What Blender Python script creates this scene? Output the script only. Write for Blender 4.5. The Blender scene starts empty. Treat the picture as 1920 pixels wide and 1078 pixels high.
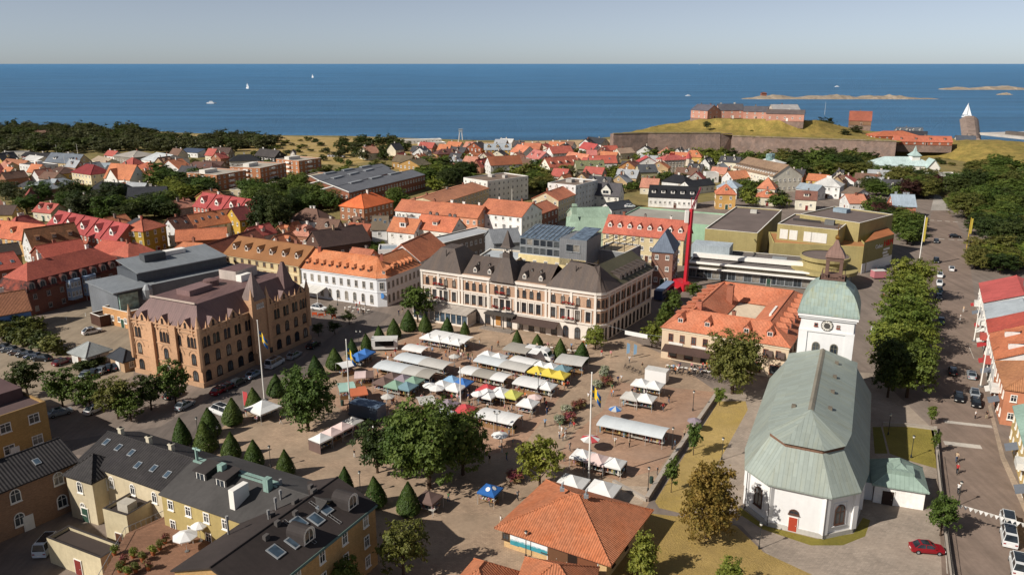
import bpy, bmesh, math, random
from mathutils import Vector, Matrix
R = random.Random(11)
PI = math.pi
sc = bpy.context.scene
COL = sc.collection

# ---------------------------------------------------------------- camera
FPX = 1493.0; PITCH = math.atan(419.5 / FPX); CAMH = 65.0
cd = bpy.data.cameras.new('camera'); cam = bpy.data.objects.new('camera', cd); COL.objects.link(cam)
cd.sensor_width = 36; cd.lens = 36 * FPX / 1920; cd.clip_start = 1; cd.clip_end = 400000
cam.location = (0, 0, CAMH); cam.rotation_euler = (PI / 2 - PITCH, 0, 0); sc.camera = cam
# ---------------------------------------------------------------- sky, sun, exposure
SUN_AZ = math.radians(30); SUN_EL = math.radians(37)
w = bpy.data.worlds.new('World'); sc.world = w; w.use_nodes = True
wn = w.node_tree; wn.nodes.clear()
sky = wn.nodes.new('ShaderNodeTexSky'); sky.sky_type = 'NISHITA'; sky.sun_disc = False
sky.sun_elevation = SUN_EL; sky.sun_rotation = math.radians(240)
sky.altitude = 0; sky.air_density = 0.55; sky.dust_density = 0.3; sky.ozone_density = 4.0
hs = wn.nodes.new('ShaderNodeHueSaturation'); hs.inputs['Saturation'].default_value = 0.52
bg = wn.nodes.new('ShaderNodeBackground'); bg.inputs['Strength'].default_value = 0.08
wo = wn.nodes.new('ShaderNodeOutputWorld')
wn.links.new(sky.outputs[0], hs.inputs['Color']); wn.links.new(hs.outputs[0], bg.inputs['Color']); wn.links.new(bg.outputs[0], wo.inputs[0])
sd = bpy.data.lights.new('sun', 'SUN'); sun = bpy.data.objects.new('sun', sd); COL.objects.link(sun)
sd.energy = 5.0; sd.angle = math.radians(0.5); sd.color = (1.0, 0.945, 0.86)
sdir = Vector((math.cos(SUN_EL) * math.cos(SUN_AZ), math.cos(SUN_EL) * math.sin(SUN_AZ), -math.sin(SUN_EL)))
sun.rotation_euler = sdir.to_track_quat('-Z', 'Y').to_euler(); sun.location = (-80, -60, 120)
sc.view_settings.view_transform = 'Standard'; sc.view_settings.look = 'None'
sc.view_settings.exposure = 0.12; sc.view_settings.gamma = 1.0
sc.render.engine = 'CYCLES'
try:
    sc.cycles.max_bounces = 5; sc.cycles.transparent_max_bounces = 4; sc.cycles.diffuse_bounces = 3; sc.cycles.glossy_bounces = 2
    sc.cycles.transmission_bounces = 2; sc.cycles.use_denoising = True; sc.cycles.caustics_reflective = False
except Exception: pass

# survey: a sighted point on the photograph and a known height give its plan position in metres
def at(x, y, z=0.0):
    u = (x - 960) / FPX; v = (539 - y) / FPX
    dy = math.cos(PITCH) + v * math.sin(PITCH); dz = -math.sin(PITCH) + v * math.cos(PITCH)
    t = (z - CAMH) / dz
    return Vector((u * t, dy * t, z))
def at2(x, y, z=0.0):
    p = at(x, y, z); return Vector((p.x, p.y))
# height of a point sighted at (x, y) that stands above plan point g
def hgt(x, y, g):
    v = (539 - y) / FPX
    dy = math.cos(PITCH) + v * math.sin(PITCH); dz = -math.sin(PITCH) + v * math.cos(PITCH)
    return CAMH + dz * g[1] / dy

# ---------------------------------------------------------------- materials
def lin(h):
    h = h.lstrip('#'); o = []
    for i in (0, 2, 4):
        c = int(h[i:i + 2], 16) / 255
        o.append(c / 12.92 if c <= .04045 else ((c + .055) / 1.055) ** 2.4)
    return tuple(o)
_M = {}
class NT:
    def __init__(s, m):
        m.use_nodes = True; s.t = m.node_tree; s.t.nodes.clear()
    def n(s, typ, **k):
        nd = s.t.nodes.new('ShaderNode' + typ)
        for a, b in k.items():
            if a.startswith('i_'): nd.inputs[a[2:].replace('_', ' ')].default_value = b
            else: setattr(nd, a, b)
        return nd
    def l(s, a, b): s.t.links.new(a, b)
    def val(s, a, nd, i):
        if hasattr(a, 'is_output') or hasattr(a, 'links'): s.l(a, nd.inputs[i])
        else: nd.inputs[i].default_value = a
    def math(s, op, a, b=0.0):
        nd = s.n('Math', operation=op); s.val(a, nd, 0); s.val(b, nd, 1); return nd.outputs[0]
    def noise(s, vec, scale, det=3, rough=.6):
        nd = s.n('TexNoise'); nd.inputs['Scale'].default_value = scale; nd.inputs['Detail'].default_value = det
        nd.inputs['Roughness'].default_value = rough; s.l(vec, nd.inputs['Vector']); return nd.outputs['Fac']
    def rng(s, a, f0, f1, t0, t1):
        nd = s.n('MapRange'); s.l(a, nd.inputs[0])
        for i, q in enumerate((f0, f1, t0, t1)): nd.inputs[i + 1].default_value = q
        return nd.outputs[0]
    def scale(s, col, f):
        nd = s.n('VectorMath', operation='SCALE'); s.val(col, nd, 0); s.val(f, nd, 3); return nd.outputs[0]
    def mix(s, f, a, b):
        nd = s.n('Mix', data_type='RGBA'); s.val(f, nd, 0)
        for q, i in ((a, 6), (b, 7)):
            if hasattr(q, 'links'): s.l(q, nd.inputs[i])
            else: nd.inputs[i].default_value = (*q, 1) if len(q) == 3 else q
        return nd.outputs[2]
    def bump(s, h, st, dist):
        nd = s.n('Bump'); nd.inputs['Strength'].default_value = st; nd.inputs['Distance'].default_value = dist
        s.l(h, nd.inputs['Height']); return nd.outputs[0]
    def out(s, col, rough, normal=None, metal=0, spec=.3):
        p = s.n('BsdfPrincipled'); s.val(col if hasattr(col, 'links') else (*col, 1), p, 'Base Color')
        s.val(rough, p, 'Roughness'); p.inputs['Metallic'].default_value = metal
        p.inputs['Specular IOR Level'].default_value = spec
        if normal is not None: s.l(normal, p.inputs['Normal'])
        o = s.n('OutputMaterial'); s.l(p.outputs[0], o.inputs[0]); return p
def mat(kind, h, rough=.85, var=.16, h2=None, k=1.0):
    key = (kind, h, rough, var, h2, k)
    if key in _M: return _M[key]
    m = bpy.data.materials.new(kind + '_' + h.lstrip('#')); _M[key] = m; t = NT(m); c = lin(h); c2 = lin(h2) if h2 else None
    m.diffuse_color = (*c, 1)
    tc = t.n('TexCoord'); ob = tc.outputs['Object']; uv = tc.outputs['UV']
    if kind == 'flat':
        t.out(c, rough); return m
    if kind == 'metal':
        t.out(c, rough, metal=.9); return m
    if kind == 'paint':
        t.out(c, rough, spec=.5); return m
    if kind == 'glass':
        f = t.rng(t.noise(ob, .8, 1), .3, .7, .6, 1.6)
        t.out(t.scale(c, f), .06, spec=.7); return m
    big = t.rng(t.noise(ob, .12 * k, 3), .3, .7, 1 - var, 1 + var)
    fine = t.rng(t.noise(ob, 1.7 * k, 5, .7), .25, .75, 1 - var * .7, 1 + var * .7)
    f = t.math('MULTIPLY', big, fine)
    if kind == 'plain':
        # streaks of weather under the eaves run down the wall
        mp = t.n('Mapping'); mp.inputs['Scale'].default_value = (1.2, .12, 1); t.l(uv, mp.inputs[0])
        st = t.rng(t.noise(mp.outputs[0], 1.3, 4), .3, .75, 1.05, 1 - var * .6)
        t.out(t.scale(c, t.math('MULTIPLY', f, st)), rough, t.bump(t.noise(ob, 9, 3), .25, .02)); return m
    sx = t.n('SeparateXYZ'); t.l(uv, sx.inputs[0]); U, V = sx.outputs[0], sx.outputs[1]
    if kind in ('tile', 'oldtile'):
        lu = .3 * c[0] + .59 * c[1] + .11 * c[2]; c = tuple(q * .86 + lu * .14 for q in c)
        c2 = c2 or tuple(q * f_ for q, f_ in zip(c, (.74, .72, .8)))
        pu, pv = .30 * k, .38 * k
        rib = t.math('SINE', t.math('MULTIPLY', U, 2 * PI / pu))
        row = t.math('FRACT', t.math('DIVIDE', V, pv))
        cx = t.n('CombineXYZ'); t.l(t.math('FLOOR', t.math('DIVIDE', U, pu)), cx.inputs[0]); t.l(t.math('FLOOR', t.math('DIVIDE', V, pv)), cx.inputs[1])
        wn_ = t.n('TexWhiteNoise'); t.l(cx.outputs[0], wn_.inputs['Vector'])
        a = .22 if kind == 'oldtile' else .13
        per = t.rng(wn_.outputs['Value'], 0, 1, 1 - a, 1 + a)
        ribc = t.rng(rib, -1, 1, .80, 1.10)  # rib shading put into the colour: troughs darker, crests lighter
        ff = t.math('MULTIPLY', t.math('MULTIPLY', f, per), ribc)
        col = t.scale(c, ff)
        if c2:
            mk = t.rng(t.noise(ob, .3, 6, .7), .44, .72, 0, .9)
            col = t.mix(mk, col, t.scale(c2, ff))
        hgt_ = t.math('ADD', t.math('MULTIPLY', rib, .04), t.math('MULTIPLY', row, -.03))
        t.out(col, rough, t.bump(hgt_, .8, 1.0)); return m
    if kind == 'seam':
        pu = .62 * k
        fr = t.math('FRACT', t.math('DIVIDE', U, pu)); ln = t.math('LESS_THAN', fr, .12)
        cx = t.n('CombineXYZ'); t.l(t.math('FLOOR', t.math('DIVIDE', U, pu)), cx.inputs[0]); t.l(t.math('FLOOR', t.math('DIVIDE', V, 1.9)), cx.inputs[1])
        wn_ = t.n('TexWhiteNoise'); t.l(cx.outputs[0], wn_.inputs['Vector'])
        ff = t.math('MULTIPLY', t.math('MULTIPLY', f, t.rng(wn_.outputs['Value'], 0, 1, .93, 1.07)), t.math('SUBTRACT', 1.0, t.math('MULTIPLY', ln, .16)))
        col = t.scale(c, ff)
        if c2:
            mp = t.n('Mapping'); mp.inputs['Scale'].default_value = (.9, .1, 1); t.l(uv, mp.inputs[0])
            mk = t.rng(t.noise(mp.outputs[0], .7, 5, .7), .48, .75, 0, .8)
            col = t.mix(mk, col, t.scale(c2, ff))
        t.out(col, rough, t.bump(ln, .6, .05), spec=.35); return m
    if kind == 'brick':
        b = t.n('TexBrick'); t.l(uv, b.inputs['Vector']); b.inputs['Scale'].default_value = 1
        b.inputs['Brick Width'].default_value = .27; b.inputs['Row Height'].default_value = .085; b.inputs['Mortar Size'].default_value = .012
        b.inputs['Color1'].default_value = (*[q * 1.15 for q in c], 1); b.inputs['Color2'].default_value = (*[q * .8 for q in c], 1)
        b.inputs['Mortar'].default_value = (*(c2 or [q * .9 + .03 for q in c]), 1)
        t.out(t.scale(b.outputs['Color'], f), rough, t.bump(b.outputs['Fac'], -.3, .02)); return m
    if kind == 'paving':
        b = t.n('TexBrick'); t.l(ob, b.inputs['Vector']); b.inputs['Scale'].default_value = 1
        b.inputs['Brick Width'].default_value = .5 * k; b.inputs['Row Height'].default_value = .3 * k; b.inputs['Mortar Size'].default_value = .02
        b.inputs['Color1'].default_value = (*[q * 1.1 for q in c], 1); b.inputs['Color2'].default_value = (*[q * .86 for q in c], 1)
        b.inputs['Mortar'].default_value = (*[q * .7 for q in c], 1)
        pat = t.rng(t.noise(ob, .05, 4, .65), .3, .7, .82, 1.18)
        spot = t.rng(t.noise(ob, .45, 6, .75), .35, .7, 1.1, .82)
        ff = t.math('MULTIPLY', t.math('MULTIPLY', f, pat), spot)
        col = t.scale(b.outputs['Color'], ff)
        if c2: col = t.mix(t.rng(t.noise(ob, .09, 5, .6), .45, .62, 0, .8), col, t.scale(c2, ff))
        t.out(col, rough, t.bump(b.outputs['Fac'], -.3, .02)); return m
    if kind == 'asphalt':
        mp = t.n('Mapping'); mp.inputs['Scale'].default_value = (.5, .025, 1); mp.inputs['Rotation'].default_value = (0, 0, math.radians(-28)); t.l(ob, mp.inputs[0])
        st = t.rng(t.noise(mp.outputs[0], 1.0, 5, .7), .35, .7, 1.14, .80)
        spot = t.rng(t.noise(ob, .3, 6, .75), .35, .7, 1.1, .86)
        ff = t.math('MULTIPLY', t.math('MULTIPLY', f, st), spot)
        t.out(t.scale(c, ff), rough, t.bump(t.noise(ob, 14, 2), .3, .02)); return m
    if kind in ('grass', 'ground'):
        mk = t.rng(t.noise(ob, .07 * k, 6, .7), .38, .64, 0, 1)
        mk2 = t.rng(t.noise(ob, .6 * k, 5, .7), .4, .68, 0, .7)
        col = t.mix(mk, t.scale(c, f), t.scale(c2 or c, f))
        col = t.mix(mk2, col, t.scale([q * .72 for q in (c2 or c)], f))
        t.out(col, .95, t.bump(t.noise(ob, 3.0, 5, .8), .9, .25)); return m
    if kind == 'rock':
        mk = t.rng(t.noise(ob, .22, 6, .7), .4, .64, 0, 1)
        col = t.mix(mk, t.scale(c, f), t.scale(c2 or c, f))
        vo = t.n('TexVoronoi'); vo.inputs['Scale'].default_value = .9 * k; t.l(ob, vo.inputs['Vector'])
        cc = t.rng(vo.outputs['Color'], 0, 1, .8, 1.15)
        t.out(t.scale(col, cc), .95, t.bump(t.noise(ob, .9, 6, .75), .9, .5)); return m
    t.out(t.scale(c, f), rough, t.bump(t.noise(ob, 6, 3), .3, .03)); return m
def leafmat(name, h, h2, transl=.3):
    m = bpy.data.materials.new(name); t = NT(m); tc = t.n('TexCoord'); oi = t.n('ObjectInfo')
    mk = t.rng(t.noise(tc.outputs['Object'], .55, 3), .36, .64, 0, 1)
    col = t.mix(mk, lin(h), lin(h2))
    col = t.scale(col, t.rng(t.noise(tc.outputs['Object'], 4, 2), .3, .7, .75, 1.25))
    hsv = t.n('HueSaturation'); t.l(col, hsv.inputs['Color'])
    t.l(t.rng(oi.outputs['Random'], 0, 1, .475, .515), hsv.inputs['Hue']); t.l(t.rng(oi.outputs['Random'], 0, 1, 1.4, .95), hsv.inputs['Value'])
    d = t.n('BsdfPrincipled'); t.l(hsv.outputs[0], d.inputs['Base Color']); d.inputs['Roughness'].default_value = .55; d.inputs['Specular IOR Level'].default_value = .25
    tr = t.n('BsdfTranslucent'); t.l(hsv.outputs[0], tr.inputs['Color'])
    mx = t.n('MixShader'); mx.inputs[0].default_value = transl; t.l(d.outputs[0], mx.inputs[1]); t.l(tr.outputs[0], mx.inputs[2])
    o = t.n('OutputMaterial'); t.l(mx.outputs[0], o.inputs[0]); return m

# ---------------------------------------------------------------- mesh helpers
class MB:
    def __init__(s): s.v = []; s.f = []; s.m = []
    def face(s, pts, m=0):
        b = len(s.v); s.v += [tuple(p) if len(p) == 3 else (p[0], p[1], 0) for p in pts]; s.f.append(tuple(range(b, b + len(pts)))); s.m.append(m)
    def prism(s, poly, z0, z1, m=0, mt=None, bottom=False):
        n = len(poly); a = sum(poly[i][0] * poly[(i + 1) % n][1] - poly[(i + 1) % n][0] * poly[i][1] for i in range(n))
        if a < 0: poly = poly[::-1]
        for i in range(n):
            p, q = poly[i], poly[(i + 1) % n]
            s.face([(p[0], p[1], z0), (q[0], q[1], z0), (q[0], q[1], z1), (p[0], p[1], z1)], m)
        s.face([(p[0], p[1], z1) for p in poly], m if mt is None else mt)
        if bottom: s.face([(p[0], p[1], z0) for p in poly[::-1]], m)
    def box(s, x0, x1, y0, y1, z0, z1, m=0): s.prism([(x0, y0), (x1, y0), (x1, y1), (x0, y1)], z0, z1, m, bottom=True)
    def obox(s, c, ang, hx, hy, z0, z1, m=0, mt=None):
        ca, sa = math.cos(ang), math.sin(ang)
        s.prism([(c[0] + a * hx * ca - b * hy * sa, c[1] + a * hx * sa + b * hy * ca) for a, b in ((-1, -1), (1, -1), (1, 1), (-1, 1))], z0, z1, m, mt, True)
    def tube(s, p, q, r, r2=None, n=6, m=0, cap=True):
        p, q = Vector(p), Vector(q); r2 = r if r2 is None else r2; d = (q - p).normalized()
        x = d.cross(Vector((0, 0, 1)) if abs(d.z) < .9 else Vector((1, 0, 0))).normalized(); y = d.cross(x)
        A = [p + (x * math.cos(i * 2 * PI / n) + y * math.sin(i * 2 * PI / n)) * r for i in range(n)]
        B = [q + (x * math.cos(i * 2 * PI / n) + y * math.sin(i * 2 * PI / n)) * r2 for i in range(n)]
        for i in range(n): j = (i + 1) % n; s.face([A[i], B[i], B[j], A[j]], m)
        if cap: s.face(B[::-1], m); s.face(A, m)
    def lathe(s, prof, n, c=(0, 0), m=0, ang0=0.0, sq=1.0):
        for (r0, z0), (r1, z1) in zip(prof, prof[1:]):
            for i in range(n):
                a, b = ang0 + i * 2 * PI / n, ang0 + (i + 1) * 2 * PI / n
                P = lambda r, t, z: (c[0] + r * math.cos(t), c[1] + r * math.sin(t) * sq, z)
                f = [P(r0, a, z0), P(r0, b, z0), P(r1, b, z1), P(r1, a, z1)]
                if r1 < 1e-4: f = f[:3]
                if r0 < 1e-4: f = [f[0], f[2], f[3]]
                s.face(f, m)
    def slab(s, pts, th, m=0):
        n = (Vector(pts[1]) - Vector(pts[0])).cross(Vector(pts[2]) - Vector(pts[1])).normalized()
        if n.z < 0: pts = pts[::-1]; n = -n
        lo = [Vector(p) - Vector((0, 0, th)) for p in pts]
        s.face(pts, m); s.face(lo[::-1], m)
        for i in range(len(pts)): j = (i + 1) % len(pts); s.face([lo[i], lo[j], pts[j], pts[i]], m)
    def mesh(s, name, mats, org=(0, 0, 0), smooth=False, uv=True):
        me = bpy.data.meshes.new(name); o = org
        me.from_pydata([(v[0] - o[0], v[1] - o[1], v[2] - o[2]) for v in s.v], [], s.f)
        if not isinstance(mats, (list, tuple)): mats = [mats]
        for m in mats: me.materials.append(m)
        if len(mats) > 1: me.polygons.foreach_set('material_index', s.m)
        if smooth: me.polygons.foreach_set('use_smooth', [True] * len(s.f))
        if uv:
            L = me.uv_layers.new(name='UVMap'); buf = [0.0] * (2 * len(me.loops)); Z = Vector((0, 0, 1)); k = 0
            for f in s.f:
                a, b, c = Vector(s.v[f[0]]), Vector(s.v[f[1]]), Vector(s.v[f[2]])
                n = (b - a).cross(c - b)
                if n.length < 1e-9: n = Vector((0, 0, 1))
                n.normalize()
                if abs(n.z) > .995: t, q = Vector((1, 0, 0)), Vector((0, 1, 0))
                else: t = Z.cross(n).normalized(); q = n.cross(t)
                for i in f:
                    p = s.v[i]; buf[k] = p[0] * t.x + p[1] * t.y + p[2] * t.z; buf[k + 1] = p[0] * q.x + p[1] * q.y + p[2] * q.z; k += 2
            L.data.foreach_set('uv', buf)
        me.validate(); me.update(); return me
    def build(s, name, mats, parent=None, org=(0, 0, 0), smooth=False, uv=True):
        return link(name, s.mesh(name, mats, org, smooth, uv), parent, (0, 0, 0) if parent is not None else org)
def link(name, me, parent=None, loc=(0, 0, 0), rz=0.0):
    o = bpy.data.objects.new(name, me); COL.objects.link(o); o.parent = parent; o.location = loc; o.rotation_euler = (0, 0, rz); return o
def tag(o, label=None, cat=None, group=None, kind=None):
    if label: o['label'] = label
    if cat: o['category'] = cat
    if group: o['group'] = group
    if kind: o['kind'] = kind
    return o
def thing(name, label, cat, loc=(0, 0, 0), rz=0.0, group=None): return tag(link(name, None, None, loc, rz), label, cat, group)
def copytree(o, parent=None):
    c = o.copy(); COL.objects.link(c); c.parent = parent
    for ch in list(o.children): copytree(ch, c)
    return c
# figure poses: one skinned skeleton each
def pose_mesh(pose):
    st = {'walk': .26, 'stand': .07, 'stand2': .04}[pose]; arm = {'walk': .2, 'stand': .04, 'stand2': .14}[pose]
    V = [(0, 0, .93), (0, .0, 1.12), (0, .01, 1.36), (0, .01, 1.5), (0, .0, 1.57), (0, -.01, 1.68), (0, .0, 1.78),
         (.1, 0, .88), (.11, st * .6, .5), (.11, st * .9 + (.05 if pose == 'walk' else 0), .08), (.11, st * .9 - .1, .05), (-.1, 0, .88), (-.11, -st * .5, .5), (-.11, -st, .08), (-.11, -st - .1, .05),
         (.19, .01, 1.44), (.25, -arm, 1.17), (.25, -arm * 1.9 - .04, .93), (.25, -arm * 2 - .06, .84), (-.19, .01, 1.44), (-.25, arm, 1.17), (-.25, arm * 1.2 - .08, .93), (-.25, arm * 1.2 - .12, .84)]
    E = [(0, 1), (1, 2), (2, 3), (3, 4), (4, 5), (5, 6), (0, 7), (7, 8), (8, 9), (9, 10), (0, 11), (11, 12), (12, 13), (13, 14), (2, 15), (15, 16), (16, 17), (17, 18), (2, 19), (19, 20), (20, 21), (21, 22)]
    rad = [(.15, .11), (.14, .1), (.17, .11), (.08, .07), (.055, .055), (.085, .1), (.055, .065), (.1, .1), (.07, .07), (.05, .055), (.045, .04), (.1, .1), (.07, .07), (.05, .055), (.045, .04), (.07, .07), (.05, .05), (.036, .036), (.042, .03), (.07, .07), (.05, .05), (.036, .036), (.042, .03)]
    me = bpy.data.meshes.new('person'); me.from_pydata(V, E, []); o = bpy.data.objects.new('tmp', me); COL.objects.link(o); sk = o.modifiers.new('skin', 'SKIN'); sk.use_smooth_shade = True
    for i, d in enumerate(me.skin_vertices[0].data): d.radius = rad[i]; d.use_root = (i == 0)
    sb_ = o.modifiers.new('sub', 'SUBSURF'); sb_.levels = 1; sb_.render_levels = 1
    dg = bpy.context.evaluated_depsgraph_get(); out = bpy.data.meshes.new_from_object(o.evaluated_get(dg)); bpy.data.objects.remove(o); out.name = 'person'
    return out
POSE = {p: pose_mesh(p) for p in ('walk', 'stand', 'stand2')}
_P = {}
def person_mesh(pose, shirt, trous, hair, skin='#b98a6e', hat=None):
    key = (pose, shirt, trous, hair, hat)
    if key in _P: return _P[key]
    out = POSE[pose].copy()
    out.materials.clear()
    for c in (shirt, trous, skin, hair): out.materials.append(mat('flat', c))
    for p in out.polygons:
        c = p.center
        if c.z > 1.5: p.material_index = 3 if (c.z > 1.72 or (c.y > .035 and c.z > 1.58)) else 2
        elif c.z < .95 and abs(c.x) < .2: p.material_index = 1 if (c.z > .3 or trous != '#b9a285') else 2
        elif abs(c.x) > .2 and c.z < 1.24: p.material_index = 2
        else: p.material_index = 0
    _P[key] = out; return out
# ---------------------------------------------------------------- building kit
GLASS = mat('glass', '#2a3036'); GLASSB = mat('glass', '#3c4a56'); WHITE = mat('plain', '#e6e1d8', var=.06); DARK = mat('flat', '#1b1a1b')
STEEL = mat('plain', '#8d9092', .5, .1); GREYP = mat('plain', '#6d6a68', .7, .1)
PANES = [GLASS, mat('glass', '#4a4e50'), mat('glass', '#7f7a72')]; RW = random.Random(3)
_W = {}
def arc_pts(w, h, arch):
    if not arch: return [(-w / 2, 0), (w / 2, 0), (w / 2, h), (-w / 2, h)]
    r = w / 2; k = arch if arch < 1 else 1
    return [(-r, 0), (r, 0)] + [(r * math.cos(i * PI / 6), h - r * k + r * k * math.sin(i * PI / 6)) for i in range(7)]
def win_mesh(w, h, st, fm):
    key = (round(w, 2), round(h, 2), st, fm)
    if key in _W: return _W[key]
    arch = {'a': 1, 'e': .45}.get(st, 0); out = arc_pts(w, h, arch); b = MB(); fw = min(.13, w * .12); d = .09
    cz = h / 2; ins = [(x * (1 - 2 * fw / w), cz + (z - cz) * (1 - 2 * fw / h)) for x, z in out]; n = len(out)
    for i in range(n):
        j = (i + 1) % n; (ax, az), (bx, bz), (cx, cz_), (dx, dz) = out[i], out[j], ins[j], ins[i]
        b.face([(ax, -d, az), (bx, -d, bz), (cx, -d, cz_), (dx, -d, dz)]); b.face([(ax, 0, az), (bx, 0, bz), (bx, -d, bz), (ax, -d, az)])
        b.face([(dx, -d, dz), (cx, -d, cz_), (cx, -.02, cz_), (dx, -.02, dz)])
    if st in ('r', 'a', 'e', 'x'):
        b.box(-.035, .035, -.075, -.02, fw, h - fw * (1.3 if arch else 1)); b.box(-w / 2 + fw, w / 2 - fw, -.07, -.02, h * .62, h * .62 + .06)
        if st == 'x': b.box(-w / 2 + fw, w / 2 - fw, -.07, -.02, h * .3, h * .3 + .05)
    if st == 's':
        k = max(1, int(w / 1.2))
        for i in range(1, k): b.box(-w / 2 + w * i / k - .03, -w / 2 + w * i / k + .03, -.07, -.02, fw, h - fw)
    b.box(-w / 2 - .06, w / 2 + .06, -.2, 0, -.1, -.002)
    g = MB(); g.face([(x, -.03, z) for x, z in ins])
    one = MB(); one.v = b.v + g.v; one.f = b.f + [tuple(i + len(b.v) for i in f) for f in g.f]; one.m = [0] * len(b.f) + [1]
    _W[key] = (b.mesh('window', fm, uv=False), [g.mesh('pane', q, uv=False) for q in PANES], [one.mesh('window', [fm, q], uv=False) for q in PANES]); return _W[key]
def window(T, x, y, z, n, w, h, st='r', fm=None, near=False, name='window'):
    fr, pn, one = win_mesh(w, h, st, fm or WHITE); loc = (x - T.location.x, y - T.location.y, z - T.location.z); th = math.atan2(n[0], -n[1])
    k = RW.choice((0, 0, 0, 1, 1, 2)); o = link(name, fr if near else one[k], T, loc, th)
    if near: link('pane', pn[k], o)
    return o
def rowwin(T, A, B, z, w, h, n, st='r', fm=None, near=False, m=.0, off=0.0):
    A, B = Vector(A[:2]), Vector(B[:2]); u = (B - A); L = u.length
    if L < .5 or n < 1: return
    u /= L; nn = (u.y, -u.x)
    for i in range(n):
        t = m + (L - 2 * m) * (i + .5) / n; p = A + u * t
        window(T, p.x + nn[0] * off, p.y + nn[1] * off, z, nn, w, h, st, fm, near)
def door_mesh(w, h, m):
    key = ('door', w, h, m)
    if key not in _W:
        b = MB(); b.box(-w / 2 - .12, w / 2 + .12, -.1, 0, 0, h + .12, 1); b.box(-w / 2, w / 2, -.14, -.05, .02, h, 0); b.tube((w * .35, -.2, 1), (w * .35, -.14, 1), .04, m=1)
        _W[key] = b.mesh('door', [m, WHITE], uv=False)
    return _W[key]
def door(T, x, y, z, n, w=1.2, h=2.2, m=None):
    return link('door', door_mesh(w, h, m or mat('plain', '#4a3a2e')), T, (x - T.location.x, y - T.location.y, z - T.location.z), math.atan2(n[0], -n[1]))
_D = {}
def dormer_mesh(st, w, h, wm, rm, fm):
    key = (st, w, h, wm, rm, fm)
    if key in _D: return _D[key]
    b = MB(); D = 2.6; x = w / 2
    if st == 'arch':
        P = [(x * math.cos(i * PI / 8), h - x + x * math.sin(i * PI / 8) + .0) for i in range(9)]
        prof = [(x, 0)] + P + [(-x, 0)]; big = [(px * 1.14, pz * 1.07) for px, pz in prof]
        for (a, c), (e, f) in zip(big, big[1:]): b.face([(a, -.1, c), (e, -.1, f), (e, D, f), (a, D, c)], 1)
        n = len(prof)
        for i in range(n - 1): b.face([(big[i][0], -.1, big[i][1]), (prof[i][0], -.1, prof[i][1]), (prof[i + 1][0], -.1, prof[i + 1][1]), (big[i + 1][0], -.1, big[i + 1][1])], 2)
        b.face([(px, -.04, pz) for px, pz in prof], 2); b.face([(px * .74, -.06, .15 + pz * .82) for px, pz in prof], 3)
        b.box(-.03, .03, -.09, -.06, .15, h * .9, 2)
    else:
        b.box(-x, x, 0, D, 0, h, 0)
        if st == 'gable':
            r = .55 * w; o = .18
            b.face([(-x, 0, h), (x, 0, h), (0, 0, h + r)], 0)
            k = r / x
            b.slab([(-x - o, -o, h - o * k), (0, -o, h + r), (0, D + 1.2, h + r), (-x - o, D + 1.2, h - o * k)], .1, 1)
            b.slab([(0, -o, h + r + .001), (x + o, -o, h - o * k), (x + o, D + 1.2, h - o * k), (0, D + 1.2, h + r + .001)], .1, 1)
        elif st == 'hip':
            r = .6 * w; o = .15
            E = [(-x - o, -o, h), (x + o, -o, h), (x + o, D, h), (-x - o, D, h)]; top = (0, x, h + r)
            b.face([E[0], E[1], top], 1); b.face([E[1], E[2], (0, D, h + r), top], 1); b.face([E[3], E[0], top, (0, D, h + r)], 1)
        else:
            b.slab([(-x - .15, -.25, h + .05), (x + .15, -.25, h + .05), (x + .15, D, h + .5), (-x - .15, D, h + .5)], .12, 1)
        b.box(-x * .72, x * .72, -.07, 0, h * .18, h * .9, 2); b.face([(-x * .6, -.08, h * .25), (x * .6, -.08, h * .25), (x * .6, -.08, h * .84), (-x * .6, -.08, h * .84)], 3)
        b.box(-.03, .03, -.11, -.08, h * .25, h * .84, 2)
    _D[key] = b.mesh('dormer', [wm, rm, fm, GLASS]); return _D[key]
def dormer(T, x, y, z, n, st, w, h, wm, rm, fm=None):
    return link('dormer', dormer_mesh(st, w, h, wm, rm, fm or WHITE), T, (x - T.location.x, y - T.location.y, z - T.location.z), math.atan2(n[0], -n[1]))
def chimney(T, x, y, z0, z1, w=.7, d=.7, m=None, ang=0, name='chimney'):
    b = MB(); b.obox((0, 0), ang, w / 2, d / 2, 0, z1 - z0); b.obox((0, 0), ang, w / 2 + .08, d / 2 + .08, z1 - z0, z1 - z0 + .18)
    b.obox((0, 0), ang, w / 4, d / 4, z1 - z0 + .18, z1 - z0 + .4, 1)
    return link(name, b.mesh(name, [m or mat('brick', '#8a5a48'), DARK]), T, (x - T.location.x, y - T.location.y, z0 - T.location.z))
def part_box(T, name, c, ang, hx, hy, z0, z1, m, mt=None):
    b = MB(); b.obox(c, ang, hx, hy, z0, z1, 0, 1 if mt else None); return b.build(name, [m, mt or m], T, T.location)
def skylight(T, p, u, s, w=.9, l=1.2):
    # p centre on the slope, u along the eave, s up the slope
    n = u.cross(s).normalized(); b = MB(); q = [p - u * w / 2 - s * l / 2, p + u * w / 2 - s * l / 2, p + u * w / 2 + s * l / 2, p - u * w / 2 + s * l / 2]
    t = [x + n * .14 for x in q]; b.face(t, 0); b.face([p + (x - p) * .8 + n * .15 for x in q], 1)
    for i in range(4): j = (i + 1) % 4; b.face([q[i], q[j], t[j], t[i]], 0)
    return b.build('skylight', [STEEL, GLASSB], T, T.location)
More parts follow.
